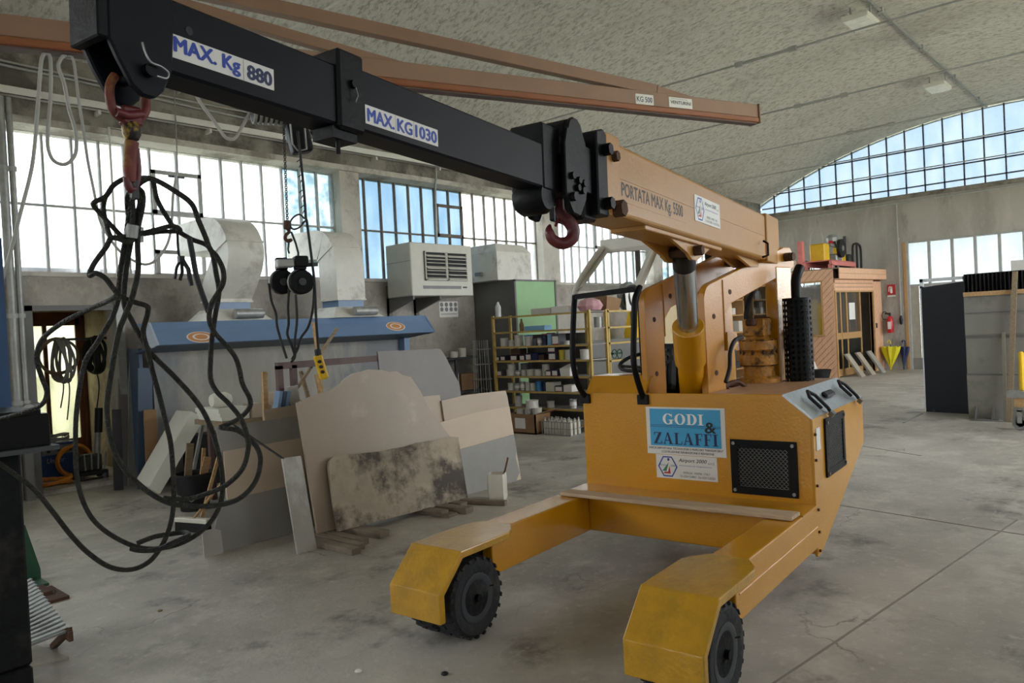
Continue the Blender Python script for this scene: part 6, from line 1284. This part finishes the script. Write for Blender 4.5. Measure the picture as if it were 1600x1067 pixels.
MB().box((-.14, -.08, .1), (.1, .08, .3)).build('motor', 'dark_grey', t, bevel=.02); MB().cyl((.05, 0, .1), (.1, 0, .62), .035, n=12).build('column', 'galvanised', t, smooth=40); MB().cyl((.1, 0, .55), (.12, 0, .85), .045, n=12).build('grip', 'cord_black', t, smooth=40)
for k in range(4): MB().cyl((-.1 + .07 * k, -.1, .12), (-.12 + .08 * k, -.14, .32), .01, n=6).build('lever', 'galvanised', t)

# ---- black machine pillar at the near left
t, P = T('machine_pillar', 'massive black steel pillar with a channel beam on top, nearest thing to the wire slings', 'pillar', (.45, 2.45, 0))
for z0, z1 in ((0, .42), (.424, .78), (.784, 1.35)): P(MB().box((.15, 2.29, z0), (.575 + (.006 if z0 else .01), 2.65, z1)), 'column_block', mat('pillar_black', '0C0D0F', .6, var=.5, scale=6, col2='2A2825', cover=.3, bump=.3, bscale=20, spec=.2), bevel=.006)
t['label'] = 'massive black steel pillar built of stacked blocks under the black channel'
t, P = T('channel_beam', 'glossy black channel beam resting on the black pillar', 'beam', (.3, 2.4, 1.35)); P(MB().box((-.4, 2.22, 1.36), (.635, 2.5, 1.445)), 'web', mat('gloss_black', '08090A', .3, var=.2, spec=.3), bevel=.004); P(MB().box((-.4, 2.19, 1.35), (.645, 2.52, 1.362)), 'bottom_flange', 'dark_grey'); P(MB().box((-.4, 2.24, 1.445), (.62, 2.48, 1.455)), 'top_flange', 'black_paint')
t, P = T('blue_post', 'bright blue steel post at the left beside the pipes', 'post', (.3, 2.65, 1.35)); xb = hit(8, 540, 1, 2.65)[0]; P(MB().box((xb - .12, 2.62, 1.35), (xb, 2.66, 1.95)), 'post', mat('blue_vivid', '25476F', .5, var=.1))
# ---- bits on the floor at the left
t, P = T('tread_plate_step', 'small step of dimpled tread plate on bent legs beside the black pillar', 'step', (1.2, 4.7, 0))
q = [hitp(px, py, (0, 0, .24), (0, 0, 1)) for px, py in ((30, 935), (62, 930), (108, 985), (30, 1003))]; q = [np.array([.95, 4.95, .2]), np.array([1.32, 5.15, .27]), hit(108, 985, 2, .2), np.array([.95, 4.25, .17])]
P(MB().plate([q[0], q[3], q[2], q[1]], .012), 'tread', 'steel')
for k in range(16):
    a_, b_ = q[0] + (q[3] - q[0]) * (k + .5) / 16, q[1] + (q[2] - q[1]) * (k + .5) / 16; P(MB().bar(tuple(a_ + [0, 0, .008]), tuple(b_ + [0, 0, .008]), .018, .006), 'tread_rib', 'galvanised')
a_ = hit(83, 1010, 2, 0); P(MB().bar(tuple(a_), tuple(q[2]), .03, .03), 'leg', 'rust'); P(MB().bar((1.0, 4.4, 0), tuple(q[3]), .03, .03), 'leg', 'rust'); P(MB().bar((1.0, 5.0, 0), tuple(q[0]), .03, .03), 'leg', 'rust')
P(MB().bar(tuple(q[2]), tuple(q[2] - [0, 0, .05]), .05, .02), 'bent_edge', 'rust')
t, P = T('floor_plate', 'triangular rusty steel plate lying on the floor by the tread step', 'plate', (1.1, 4.5, 0)); P(MB().prism([tuple(hit(*p_, 2, .0)[:2]) for p_ in ((30, 1000), (108, 1030), (30, 1045))], 2, 0, .012), 'plate', 'sheet_mill')
t, P = T('gusset_plate', 'dark green steel gusset standing behind the black pillar', 'gusset', (1.58, 6.15, 0)); g_ = [hit(*p_, 1, 6.15) for p_ in ((63, 905), (62, 888), (38, 820), (20, 820), (20, 910))]; P(MB().prism([(p_[0], max(0, p_[2])) for p_ in g_], 1, 6.13, 6.17), 'gusset', 'dark_green'); P(MB().box((1.3, 5.9, 0), (1.62, 6.4, .02)), 'foot_plate', 'dark_green')
t, P = T('anchor_plate', 'rusty anchor plate with a stud and nut on the floor by the gusset', 'plate', (1.5, 5.75, 0)); a_ = hit(70, 935, 2, 0); P(MB().box((a_[0] - .25, a_[1] - .15, 0), (a_[0] + .1, a_[1] + .2, .02)), 'plate', 'rust'); P(MB().box((a_[0] - .25, a_[1] + .0, .02), (a_[0] + .05, a_[1] + .2, .04)), 'shim', 'rust'); P(MB().cyl((a_[0] - .05, a_[1] + .12, .04), (a_[0] - .05, a_[1] + .12, .1), .025, n=6), 'stud', 'rust')
# ---- small litter
for px, py, s_, m, lab in ((560, 1050, .012, 'foam_white', 'white crumpled scrap on the floor between the slabs and the wheel'), (695, 1054, .012, 'cord_black', 'small black chip on the floor in front of the wheel'), (250, 955, .01, 'wood_old', 'small dark wood chip on the floor below the slings')):
    p = hit(px, py, 2, 0); solo('floor_scrap', lab, 'scrap', MB().lathe([(0, 0), (s_ * 1.3, .001), (s_ * 1.6, s_ * .5), (s_, s_), (0, s_ * 1.1)], 7, tuple(p)), m)
# ================================================================ the wooden office
OX, OY, OH = 19.2, 6.6, 2.7
t, P = T('office_cabin', 'pink-toned wooden office cabin clad in diagonal boards, with a glazed door', 'cabin', (20.6, 8.0, 0))
def clip_half(poly, a, b, c):                  # keep a*u + b*v <= c
    out = []
    for i in range(len(poly)):
        p, q = poly[i], poly[(i + 1) % len(poly)]; fp, fq = a * p[0] + b * p[1] - c, a * q[0] + b * q[1] - c
        if fp <= 0: out.append(p)
        if (fp < 0 < fq) or (fq < 0 < fp): s = fp / (fp - fq); out.append((p[0] + (q[0] - p[0]) * s, p[1] + (q[1] - p[1]) * s))
    return out
def diag_boards(rects, to3, sign, pitch=.158, gap=.012, th=.018):
    for (u0, v0, u1, v1) in rects:
        k = math.floor((v0 - max(sign * u0, sign * u1)) / pitch) - 1
        while k * pitch < v1 - min(sign * u0, sign * u1):
            poly = clip_half([(u0, v0), (u1, v0), (u1, v1), (u0, v1)], -sign, 1, (k + 1) * pitch - gap / 2); poly = clip_half(poly, sign, -1, -(k * pitch + gap / 2)) if len(poly) > 2 else []
            ar = abs(sum(poly[i][0] * poly[(i + 1) % len(poly)][1] - poly[(i + 1) % len(poly)][0] * poly[i][1] for i in range(len(poly)))) / 2 if len(poly) > 2 else 0
            if ar > .002:
                A_, B_ = [to3(u, v, 0) for u, v in poly], [to3(u, v, th) for u, v in poly]; n = len(poly); mb = MB()
                mb.add(A_ + B_, [tuple(range(n)), tuple(range(n, 2 * n))[::-1]] + [(i, n + i, n + (i + 1) % n, (i + 1) % n) for i in range(n)]); P(mb, 'board', 'wood_pink')
            k += 1
dk = mat('joint_dark', '4A3024', .9)
# side face (X = OX), u runs from the corner (Y = OY) to the wall
s3 = lambda u, v, d: (OX - d, OY + u, v)
ya, yb_ = hit(1284, 480, 0, OX)[1] - OY, hit(1236, 480, 0, OX)[1] - OY; z0_, z1_ = hit(1280, 523, 0, OX)[2], hit(1280, 441, 0, OX)[2]
yc, yd = hit(1217, 480, 0, OX)[1] - OY, 2.85
P(MB().box((OX, OY, 0), (OX + .06, OY + ya, OH)).box((OX, OY + yb_, 0), (OX + .06, OY + yc, OH)).box((OX, OY + ya, 0), (OX + .06, 9.55, z0_)).box((OX, OY + ya, z1_), (OX + .06, 9.55, OH)), 'side_wall', dk)
diag_boards([(0, 0, ya, OH), (ya, 0, yb_, z0_), (ya, z1_, yb_, OH), (yb_, 0, yc, OH), (yc, 0, 2.95, z0_), (yc, z1_, 2.95, OH)], s3, -1)
for a, b in ((ya, yb_), (yc, yd)):
    w_ = P(MB().box((OX - .03, OY + a - .04, z0_ - .04), (OX + .05, OY + a, z1_ + .04)).box((OX - .03, OY + b, z0_ - .04), (OX + .05, OY + b + .04, z1_ + .04)).box((OX - .03, OY + a, z1_), (OX + .05, OY + b, z1_ + .04)).box((OX - .05, OY + a - .06, z0_ - .05), (OX + .05, OY + b + .06, z0_)), 'window_frame', 'wood_trim')
    P(MB().box((OX + .02, OY + a, z0_), (OX + .026, OY + b, z1_)), 'pane', 'pane_clear', w_)
# front face (Y = OY): corner boards, glazed door, opening, end boards
SK = .1                                         # the front runs slightly askew to the hall
def PF(mb, *a_, **k_): mb.v = [(x, y - (x - OX) * SK, z) for x, y, z in mb.v]; return P(mb, *a_, **k_)
f3 = lambda u, v, d: (OX + u, OY - d - u * SK, v)
xa, xb_, xc, xd, xe = [hitp(px, 500, (OX, OY, 0), (SK, 1, 0))[0] - OX for px in (1306, 1325, 1346, 1364, 1378)]; xe = min(xe, 2.78); ZD_ = 2.12
PF(MB().box((OX, OY, 0), (OX + xa, OY + .06, OH)).box((OX + xd, OY, 0), (OX + xe, OY + .06, OH)).box((OX + xa, OY, ZD_), (OX + xd, OY + .06, OH)), 'front_wall', dk)
diag_boards([(0, 0, xa, 2.4)], f3, -1); diag_boards([(xd + .06, 0, xe, 2.4)], f3, 1)
for k in range(3): PF(MB().box((OX + xa, OY - .018, ZD_ + .04 + k * .095), (OX + xd + .06, OY, ZD_ + .125 + k * .095)), 'header_board', 'wood_pink')
for k in range(2): PF(MB().box((OX - .02, OY - .16, 2.45 + k * .135), (OX + min(xe + .1, 2.79), OY - .14, 2.58 + k * .135)), 'fascia_board', 'wood_pink')
PF(MB().box((OX - .02, OY - .14, 2.44), (OX + min(xe + .1, 2.79), OY + .0, 2.46)), 'fascia_soffit', 'wood_trim')
P(MB().prism([(OX, OY - .14), (21.98, OY - .42), (21.98, 9.55), (OX, 9.55)], 2, OH, OH + .03), 'roof', 'wood_old')
fr = PF(MB().box((OX + xa - .04, OY - .03, 0), (OX + xa + .02, OY + .07, ZD_ + .04)).box((OX + xd, OY - .03, 0), (OX + xd + .06, OY + .07, ZD_ + .04)).box((OX + xa, OY - .03, ZD_), (OX + xd, OY + .07, ZD_ + .04)), 'door_frame', 'wood_trim')
xm = (xa + xb_) / 2
for a, b, lo in ((xa + .02, xm, 0), (xm, xb_, 0), (xb_, xc, 1)):
    PF(MB().box((OX + b - .05, OY, .05), (OX + b, OY + .05, ZD_)), 'stile', 'wood_trim', fr)
    PF(MB().box((OX + a, OY + .02, 1.1), (OX + b - .05, OY + .026, ZD_)), 'pane', 'pane_clear', fr)
PF(MB().box((OX + xa, OY, .94), (OX + xc, OY + .05, 1.1)), 'lock_rail', 'wood_trim', fr); PF(MB().box((OX + xa, OY, .02), (OX + xc, OY + .05, .2)), 'bottom_rail', 'wood_trim', fr)
for a, b in ((xa + .02, xb_ - .05), (xb_, xc - .05)): PF(MB().box((OX + a, OY + .02, .2), (OX + b, OY + .026, .94)), 'pane', 'pane_teal', fr)
PF(MB().box((OX + xc + .05, OY + .35, .05), (OX + xd - .1, OY + .39, ZD_)), 'inner_door', 'door_brown'); PF(MB().box((OX + xc + .2, OY + .33, 1.2), (OX + xd - .3, OY + .35, 1.9)), 'inner_pane', 'pane_teal')
PF(MB().box((OX + xb_ + .12, OY + .008, 1.42), (OX + xb_ + .45, OY + .018, 1.85)), 'notice', 'paper', fr)
PF(MB().box((OX + xa + .05, OY - .01, 1.2), (OX + xa + .1, OY + .0, 1.35)), 'door_pull', 'cord_black', fr); PF(MB().box((OX + xd + .12, OY - .03, 1.15), (OX + xd + .2, OY - .018, 1.28)), 'lock', 'dark_grey', fr)
P(MB().box((OX + .1, OY + .15, .0), (21.9, 9.5, .02)), 'inner_floor', 'wood_old')
P(MB().box((OX + 1.2, 9.4, .02), (21.9, 9.5, OH)), 'added_lining', 'wood_trim')  # lining added to brighten the inside of the cabin
solo('filing_cabinet', 'grey filing cabinet seen through the office window', 'cabinet', MB().box((20.3, 7.3, .02), (20.8, 7.9, 1.5)), 'grey_plastic', bevel=.01)
solo('office_desk', 'dark desk seen through the office glazing', 'desk', MB().box((19.5, 8.2, .7), (20.2, 9.3, .75)).box((19.5, 8.2, .02), (20.2, 8.25, .7)).box((19.5, 9.25, .02), (20.2, 9.3, .7)), 'door_brown')
# ---- clutter on the office roof
ZR = OH + .03
def on_roof(px, py=None, y=None): y = OY + .1 if y is None else y; return float(hit(px, 420, 1, y)[0])
t, P = T('tool_pallet', 'faded red steel pallet frame on the office roof', 'pallet', (20.3, 6.9, ZR))
a, b = 19.3, 21.1
ry = lambda px: float(hit(px, 412, 0, 19.7)[1])
P(MB().box((a, 6.65, ZR + .08), (b, 6.72, ZR + .2)), 'front_beam', 'faded_red'); P(MB().box((a, 7.3, ZR + .08), (b, 7.37, ZR + .2)), 'rear_beam', 'faded_red'); P(MB().box((a, 6.65, ZR + .19), (b, 7.37, ZR + .21)), 'deck', 'faded_red')
for x in (a, b - .08): P(MB().box((x, 6.65, ZR), (x + .08, 6.75, ZR + .1)), 'foot', 'faded_red'); P(MB().box((x, 7.28, ZR), (x + .08, 7.37, ZR + .1)), 'foot', 'faded_red')
t, P = T('stone_saw', 'stone saw with a black blade guard on the red pallet', 'saw', ((a + b) / 2, 6.95, ZR + .21)); c = float(on_roof(1313, y=6.8))
P(MB().cyl((c, 6.72, ZR + .55), (c, 6.8, ZR + .55), .24, n=24), 'blade_guard', 'cord_black', smooth=40); P(MB().cyl((c, 6.70, ZR + .55), (c, 6.72, ZR + .55), .07, n=16), 'hub', 'galvanised'); P(MB().box((max(c - .6, 19.88), 6.85, ZR + .6), (c + .1, 6.95, ZR + .66)), 'arm', 'galvanised'); P(MB().box((c - .15, 6.82, ZR + .21), (c + .25, 7.2, ZR + .42)), 'motor', 'galvanised', bevel=.03); P(MB().lathe([(0, 0), (.14, .02), (.16, .12), (.1, .2), (0, .22)], 9, (c - .05, 6.95, ZR + .72)), 'motor_cap', 'galvanised'); P(MB().box((max(c - .2, 19.88), 6.9, ZR + .62), (c + .05, 7.0, ZR + .76)), 'switch_box', 'ext_red')
solo('tool_case', 'yellow tool case with a blue label on the red pallet', 'case', MB().box((19.5, ry(1294), ZR + .208), (19.85, ry(1270), ZR + .66)), 'bright_yellow', bevel=.03); solo('tool_case', 'yellow panel case right of the saw blade on the pallet', 'case', MB().box((20.83, 6.9, ZR + .21), (21.1, 7.15, ZR + .62)), 'bright_yellow', bevel=.02)
solo('red_post', 'faded red upright post left of the yellow tool case', 'post', MB().box((19.3, 7.375, ZR), (19.45, 7.5, ZR + .75)), 'faded_red')
t, P = T('bent_tube', 'bent grey tube handle rising over the roof clutter', 'handle', (19.95, ry(1271), ZR)); h0, h1 = ry(1262), ry(1281); P(MB().tube(catmull([(19.95, h0, ZR), (19.95, h0, ZR + .85), (19.95, h0 - .1, ZR + 1.0), (19.95, h1 + .1, ZR + 1.02), (19.95, h1, ZR + .85), (19.95, h1, ZR + .2)], 4), .02, 8), 'tube', 'cable_grey', smooth=60)
t, P = T('black_cage', 'black tubular steel cage frame at the gate end of the office roof', 'frame', (21.5, 6.9, ZR)); h0, h1 = 21.2, 21.85
for y in (6.75, 7.2): P(MB().tube(catmull([(h0, y, ZR), (h0, y, ZR + .6), (h0 + .2, y, ZR + .72), (h1 - .2, y, ZR + .72), (h1, y, ZR + .6), (h1, y, ZR)], 4), .03, 8), 'hoop', 'cord_black', smooth=60)
for x in (h0 + .3, (h0 + h1) / 2, h1 - .3): P(MB().tube([(x, 6.75, ZR), (x, 6.75, ZR + .72)], .02, 6), 'bar', 'cord_black')
P(MB().box((h0 + .05, 6.85, ZR), (h0 + .3, 7.15, ZR + .45)), 'engine', 'dark_grey', bevel=.04); P(MB().cyl((h0 + .15, 7.0, ZR + .4), (h0 + .15, 7.0, ZR + .95), .04, n=8), 'exhaust', 'dark_grey')
for px, w_, h_, m, lab in ((1240, .35, .3, 'plastic_white', 'white bag slumped at the wall end of the office roof'), (1250, .3, .22, 'galvanised', 'grey machine lump beside the white bag on the roof'), (1258, .25, .35, 'grey_plastic', 'grey dusty motor behind the faded red post'), (1247, .4, .12, 'sign_red', 'flat red box among the roof clutter'), (1292, .3, .3, 'wood_old', 'brown wooden box standing on the red pallet')):
    x = {1240: 19.5, 1250: 19.98, 1258: 20.5, 1247: 21.0, 1292: 20.1}[px]; yy = 7.22 if px == 1292 else float(hit(px, 412, 0, x)[1]); w_ = .18 if px == 1292 else w_; zz = ZR if px != 1292 else ZR + .21; solo('roof_item', lab, 'clutter', MB().lathe([(0, 0), (w_ * .5, .0), (w_ * .55, h_ * .5), (w_ * .35, h_ * .9), (0, h_)], 8, (x, yy, zz)), m)
# ---- wall things by the gate
t, P = T('fire_sign', 'square red fire extinguisher sign on the back wall', 'sign', (21.97, 6.05, 1.95)); a, b = hit(1386, 445, 0, 21.97), hit(1399, 460, 0, 21.97)
sg_ = P(MB().box((21.96, b[1], b[2]), (21.98, a[1], a[2])), 'plate', 'sign_red'); w_, h_ = a[1] - b[1], a[2] - b[2]; cy_ = (a[1] + b[1]) / 2
P(MB().box((21.955, cy_ - w_ * .14, b[2] + h_ * .15), (21.96, cy_ + w_ * .14, b[2] + h_ * .7)), 'symbol', 'ink_white', sg_); P(MB().cyl((21.955, cy_, b[2] + h_ * .7), (21.96, cy_, b[2] + h_ * .7), w_ * .14, n=12), 'symbol_top', 'ink_white', sg_); P(MB().tube([(21.957, cy_ + w_ * .1, b[2] + h_ * .82), (21.957, cy_ + w_ * .28, b[2] + h_ * .75), (21.957, cy_ + w_ * .3, b[2] + h_ * .3)], .01, 5), 'symbol_hose', 'ink_white', sg_); P(MB().box((21.96, b[1], b[2] - .05), (21.97, a[1], b[2] - .02)), 'caption', 'paper', sg_); t.location.x += .02
t, P = T('fire_extinguisher', 'red fire extinguisher hung on the back wall above the yellow umbrella', 'extinguisher', (21.86, 6.08, 1.0)); c = (21.86, 6.08)
P(MB().lathe([(0, 1.0), (.075, 1.0), (.085, 1.03), (.085, 1.36), (.06, 1.42), (.03, 1.45), (0, 1.45)], 20, (c[0], c[1], 0)), 'cylinder', 'ext_red', smooth=40); P(MB().cyl((c[0], c[1], 1.44), (c[0], c[1], 1.5), .025, n=10), 'valve', 'cord_black'); P(MB().box((c[0] - .02, c[1] - .02, 1.5), (c[0] + .02, c[1] + .12, 1.54)), 'lever', 'cord_black')
P(MB().tube(catmull([(c[0], c[1] + .03, 1.48), (c[0] - .02, c[1] + .12, 1.58), (c[0] - .02, c[1] + .19, 1.5), (c[0] - .05, c[1] + .16, 1.38), (c[0] - .06, c[1] + .07, 1.36)], 4), .012, 6), 'hose', 'cord_black', smooth=60); P(MB().box((c[0] - .088, c[1] - .04, 1.1), (c[0] - .07, c[1] + .04, 1.3)), 'label', 'paper'); P(MB().box((c[0] + .08, c[1] - .03, 1.1), (22.0, c[1] + .03, 1.4)), 'bracket', 'ext_red')
def umbrella(label, px, m, s, tipx=0):
    c = hit(px, 576, 0, 21.7); t = thing('umbrella', label, 'umbrella', (21.7, c[1] - .05, .004 if s > .5 else .012)); n = 8; rings = []
    for z, r in ((.0, .012), (.06, .02), (.30, .15 * s), (.5, .25 * s), (.6, .29 * s)):
        ring = []
        for k in range(n * 2): a = math.pi * k / n; rr = r * (1 if k % 2 == 0 else .78); ring.append((rr * math.cos(a) * .8, rr * math.sin(a), z + (.05 * s if k % 2 == 0 and z > .55 else 0)))
        rings.append(ring)
    MB().loft(rings, cap=False).build('canopy', m, t); MB().cyl((0, 0, 0), (0, 0, .72), .008, n=6).build('shaft', 'cord_black', t); MB().tube(catmull([(0, 0, .7), (0, 0, .76), (0, .03, .79), (0, .06, .77), (0, .065, .73)], 3), .013, 6).build('crook_handle', m, t, smooth=60)
    for k in range(n): a = 2 * math.pi * k / n; MB().cyl((.02 * math.cos(a), .02 * math.sin(a), .08), (.28 * s * .8 * math.cos(a), .28 * s * math.sin(a), .62), .004, n=4).build('rib', 'steel', t)
    t.rotation_euler = (rad(tipx), rad(4), 0); return t
umbrella('half-open yellow umbrella standing on its tip against the back wall', 1389, 'umbrella_yellow', .9); u2 = umbrella('dark blue umbrella standing behind the yellow one', 1404, 'ink_navy', .45, 3)
for ch in kids(u2): ch.location.x += .14; ch.location.y -= .04
# ---- stones and bits at the office foot
for i, (px, ln, m, lab) in enumerate(((1319, 'a', 'stone_rough', 'rough stone plank leaning at the cabin corner'), (1331, 'b', 'stone_rough', 'rough stone plank leaning in the middle under the office glazing'), (1345, 'c', 'stone_marble', 'smooth grey stone plate leaning under the office glazing'))):
    p = hit(px, 588 - i * 3, 2, 0); t = thing('stone_plank', lab, 'stone', (p[0], OY - .42 - (p[0] - OX) * SK, 0), 0, 'stone planks leaning on the office'); MB().add([(-.14, -.03, 0), (.16, -.03, 0), (-.1, .25, .58), (-.4, .25, .58), (-.14, .03, 0), (.16, .03, 0), (-.1, .3, .58), (-.4, .3, .58)], [(0, 1, 2, 3), (7, 6, 5, 4), (0, 4, 5, 1), (1, 5, 6, 2), (2, 6, 7, 3), (3, 7, 4, 0)]).build('stone', m, t)
p = hit(1281, 592, 2, 0); solo('rubber_trug', 'low black rubber trug on the floor at the office side', 'trug', MB().lathe([(0, 0), (.2, 0), (.27, .25), (.25, .25), (.18, .03), (0, .03)], 16, (18.52, float(hit(1281, 592, 0, 18.52)[1]), 0)), 'black_rubber', smooth=40)
solo('plastic_bag', 'white plastic bag slumped against the office side', 'bag', MB().lathe([(0, 0), (.2, .0), (.22, .15), (.13, .4), (.05, .55), (0, .56)], 9, (18.97, float(hit(1266, 592, 0, 18.97)[1]), 0)), 'plastic_white')
# ================================================================ shelves at the far side wall
t, P = T('timber_shelf', 'tall cluttered timber shelf along the side wall behind the crane', 'shelf', (17.2, 9.2, 0)); SX0, SX1 = 15.95, 18.9
for x in (SX0, 16.9, 17.9, SX1): P(MB().box((x, 8.85, 0), (x + .06, 9.5, 2.5)), 'upright', 'wood_trim')
SZ = (.3, .8, 1.25, 1.7, 2.1, 2.5)
for z in SZ: P(MB().box((SX0, 8.85, z - .04), (SX1 + .06, 9.5, z)), 'board', 'wood_trim')
cm = ['cardboard', 'pink_cloth', 'can_white', 'dark_grey', 'can_yellow', 'grey_plastic', 'plastic_white', 'box_brown', 'faded_red', 'galvanised']; cn = ['brown', 'pink', 'white', 'black', 'yellow', 'grey', 'milky', 'dark brown', 'faded red', 'metallic']
wn = ['lowest', 'second', 'third', 'fourth', 'fifth', 'top']; kinds = ['carton', 'bundle', 'tub']
si = 0
for zi, z in enumerate(SZ):
    x = SX0 + .1
    while x < SX1 - .15:
        k = (si * 7 + zi * 3) % 10; w_ = .15 + .12 * random.random()
        for ux in (16.9, 17.9, SX1):
            if x < ux + .065 and x + w_ > ux - .01: x = ux + .07
        if x > SX1 - .2: break
        h_ = .14 + .2 * random.random(); kd = kinds[si % 3]
        mb = MB().box((x, 8.88, z), (x + w_, 9.2, z + h_)) if kd == 'carton' else MB().lathe([(0, 0), (w_ * .5, .0), (w_ * .5, h_ * .6), (w_ * (.3 if kd == 'bundle' else .5), h_), (0, h_)], 10, (x + w_ / 2, 9.08, z))
        solo('stored_' + kd, '%s %s on the %s board of the timber shelf' % (cn[k], kd, wn[zi]) + ('' if si % 2 else ', beside its neighbours'), kd, mb, cm[k], 'goods on the timber shelf'); x += w_ + .025; si += 1
solo('beige_sheet', 'upright beige sheet panel standing beside the timber shelf', 'panel', MB().box((14.6, 8.7, 0), (15.6, 8.75, 2.05)), 'beige_door')
solo('coat', 'yellow and red jacket hanging behind the crane guard', 'jacket', MB().loft([[(13.6, 8.9, .9), (14.1, 8.9, .9), (14.1, 9.05, .9), (13.6, 9.05, .9)], [(13.55, 8.88, 1.4), (14.15, 8.88, 1.4), (14.15, 9.06, 1.4), (13.55, 9.06, 1.4)], [(13.72, 8.95, 1.95), (13.98, 8.95, 1.95), (13.98, 9.02, 1.95), (13.72, 9.02, 1.95)]]), 'bright_yellow', smooth=40)
t, P = T('coat_stand', 'dark coat stand carrying the yellow jacket', 'stand', (13.85, 9.1, 0)); P(MB().cyl((13.85, 9.1, 0), (13.85, 9.1, 2.05), .03, n=8), 'pole', 'dark_grey'); P(MB().lathe([(0, 0), (.25, 0), (.2, .04), (0, .05)], 14, (13.85, 9.1, 0)), 'base', 'dark_grey'); P(MB().bar((13.85, 9.1, 1.94), (13.85, 8.96, 1.94), .03, .03), 'peg', 'dark_grey')
solo('grey_counter', 'long grey storage chest behind the yellow rack', 'chest', MB().box((10.9, 8.2, 0), (13.4, 9.0, 1.3)), 'grey_sheet', bevel=.01)
# ================================================================ right-hand machine
t, P = T('navy_panel', 'tall dark navy sheet panel standing on the floor before the gate', 'panel', (12.9, 2.8, 0)); P(MB().add([(12.93, 3.13, 0), (12.80, 2.49, 0), (12.80, 2.49, 1.98), (12.93, 3.13, 1.93), (12.97, 3.13, 0), (12.84, 2.49, 0), (12.84, 2.49, 1.98), (12.97, 3.13, 1.93)], [(3, 2, 1, 0), (4, 5, 6, 7), (0, 1, 5, 4), (1, 2, 6, 5), (2, 3, 7, 6), (3, 0, 4, 7)]), 'sheet', 'navy_panel'); P(MB().box((12.9, 2.6, 0), (13.3, 2.64, .04)).box((12.9, 3.0, 0), (13.3, 3.04, .04)), 'foot', 'dark_grey')
t, P = T('machine_housing', 'large grey machine housing with a pleated black bellows on top', 'machine', (12.6, 1.6, 0)); MX = 12.25
P(MB().prism([(MX, 0), (MX - .03, .62), (MX, .66), (MX, 1.14), (MX - .02, 1.2), (MX - .02, 1.74), (MX + .8, 1.74), (MX + .8, 0)], 1, .2, 2.42), 'housing', 'machine_grey'); P(MB().box((MX - .05, .2, 1.74), (MX + .05, 2.42, 1.80)), 'timber_edge', 'wood')
for z in (.64, 1.17, 1.5): P(MB().box((MX - .035, .2, z), (MX - .02, 2.42, z + .012)), 'fold', 'grey_sheet')
n = 90; pl_ = []
for k in range(n + 1): y = .2 + 2.22 * k / n; pl_.append((MX + .02 + (.06 if k % 2 else 0), y))
P(MB().prism(pl_ + [(MX + .5, 2.42), (MX + .5, .2)], 2, 1.80, 2.06), 'bellows', 'cord_black')
for y in (2.3, 2.1): P(MB().prism([(MX - .02, 0), (MX - .18, 0), (MX - .02, .2)], 1, y, y + .02), 'gusset', 'grey_sheet')
P(MB().box((MX - .2, 2.05, 0), (MX, 2.36, .02)), 'base_plate', 'grey_sheet')
def lean_post(label, p0, p1, w_, m, x, name, cat): a, b = hit(*p0, 0, x), hit(*p1, 0, x + .12); a[2] = 0; t = thing(name, label, cat, a); MB().bar((0, 0, 0), tuple(b - a), w_, w_ * .7, up=(1, 0, 0)).build('post', m, t); return t
lean_post('slim pale batten leaning on the grey machine housing', (1571, 657), (1568, 519), .04, 'sheet_mill', 12.1, 'batten_post', 'batten'); lean_post('tall weathered timber post leaning past the bellows', (1577, 660), (1586, 424), .06, 'wood_old', 12.05, 'timber_post', 'post')
p = hit(1592, 430, 0, 12.4); solo('white_bracket', 'white box bracket on top of the bellows', 'bracket', MB().box((12.35, p[1] - .08, 2.06), (12.5, p[1] + .08, 2.2)), 'white_enamel')
t, P = T('aluminium_frame', 'bright aluminium window frame lying on edge behind the navy panel', 'frame', (13.5, 2.9, 0)); fy0, fy1 = hit(1437, 440, 0, 13.5)[1], hit(1510, 440, 0, 13.5)[1]
for q in ((fy0, fy0 - .05, 0, 2.08), (fy1, fy1 + .05, 0, 2.08), (fy0, fy1, 2.03, 2.08), (fy0, fy1, 1.93, 1.96)): P(MB().box((13.48, min(q[0], q[1]), q[2]), (13.54, max(q[0], q[1]), q[3])), 'profile', 'aluminium')
c = hit(1591, 672, 2, 0); t = thing('hand_trolley', 'yellow framed hand trolley on spoked casters at the machine housing', 'trolley', (c[0], c[1] - .03, 0))
MB().lathe([(.05, -.02), (.085, -.025), (.095, 0), (.085, .025), (.05, .02), (.05, -.02)], 24, (0, 0, .095), 'X').build('caster_tyre', 'grey_plastic', t, smooth=40); MB().lathe([(0, -.015), (.055, -.01), (.055, .01), (0, .015)], 16, (0, 0, .095), 'X').build('caster_hub', 'galvanised', t, smooth=40)
MB().box((-.05, -.02, .095), (-.035, .03, .26)).box((.035, -.02, .095), (.05, .03, .26)).box((-.05, -.02, .24), (.05, .03, .26)).build('fork', 'galvanised', t); MB().box((-.08, -.6, .3), (.08, .05, .42)).build('wood_block', 'wood', t); MB().box((-.06, -.6, .26), (.06, .04, .3)).build('chassis', 'galvanised', t); MB().box((-.1, -.55, .42), (.1, .12, .5)).build('deck', 'galvanised', t); MB().box((-.03, -.06, .5), (.03, .0, 1.0)).build('frame_post', 'bright_yellow', t, bevel=.02)
c2 = MB().lathe([(0, -.02), (.09, -.025), (.095, 0), (.09, .025), (0, .02)], 20, (0, -.5, .095), 'X').build('caster_tyre', 'grey_plastic', t, smooth=40)
a, b = hit(1412, 661, 2, 0), hit(1441, 646, 2, 0); t = thing('metal_strip', 'thin pale metal strip lying on the floor beside the navy panel', 'strip', a); MB().bar((0, 0, .006), tuple(b - a + np.array([0, 0, .006])), .03, .012).build('strip', 'galvanised', t)
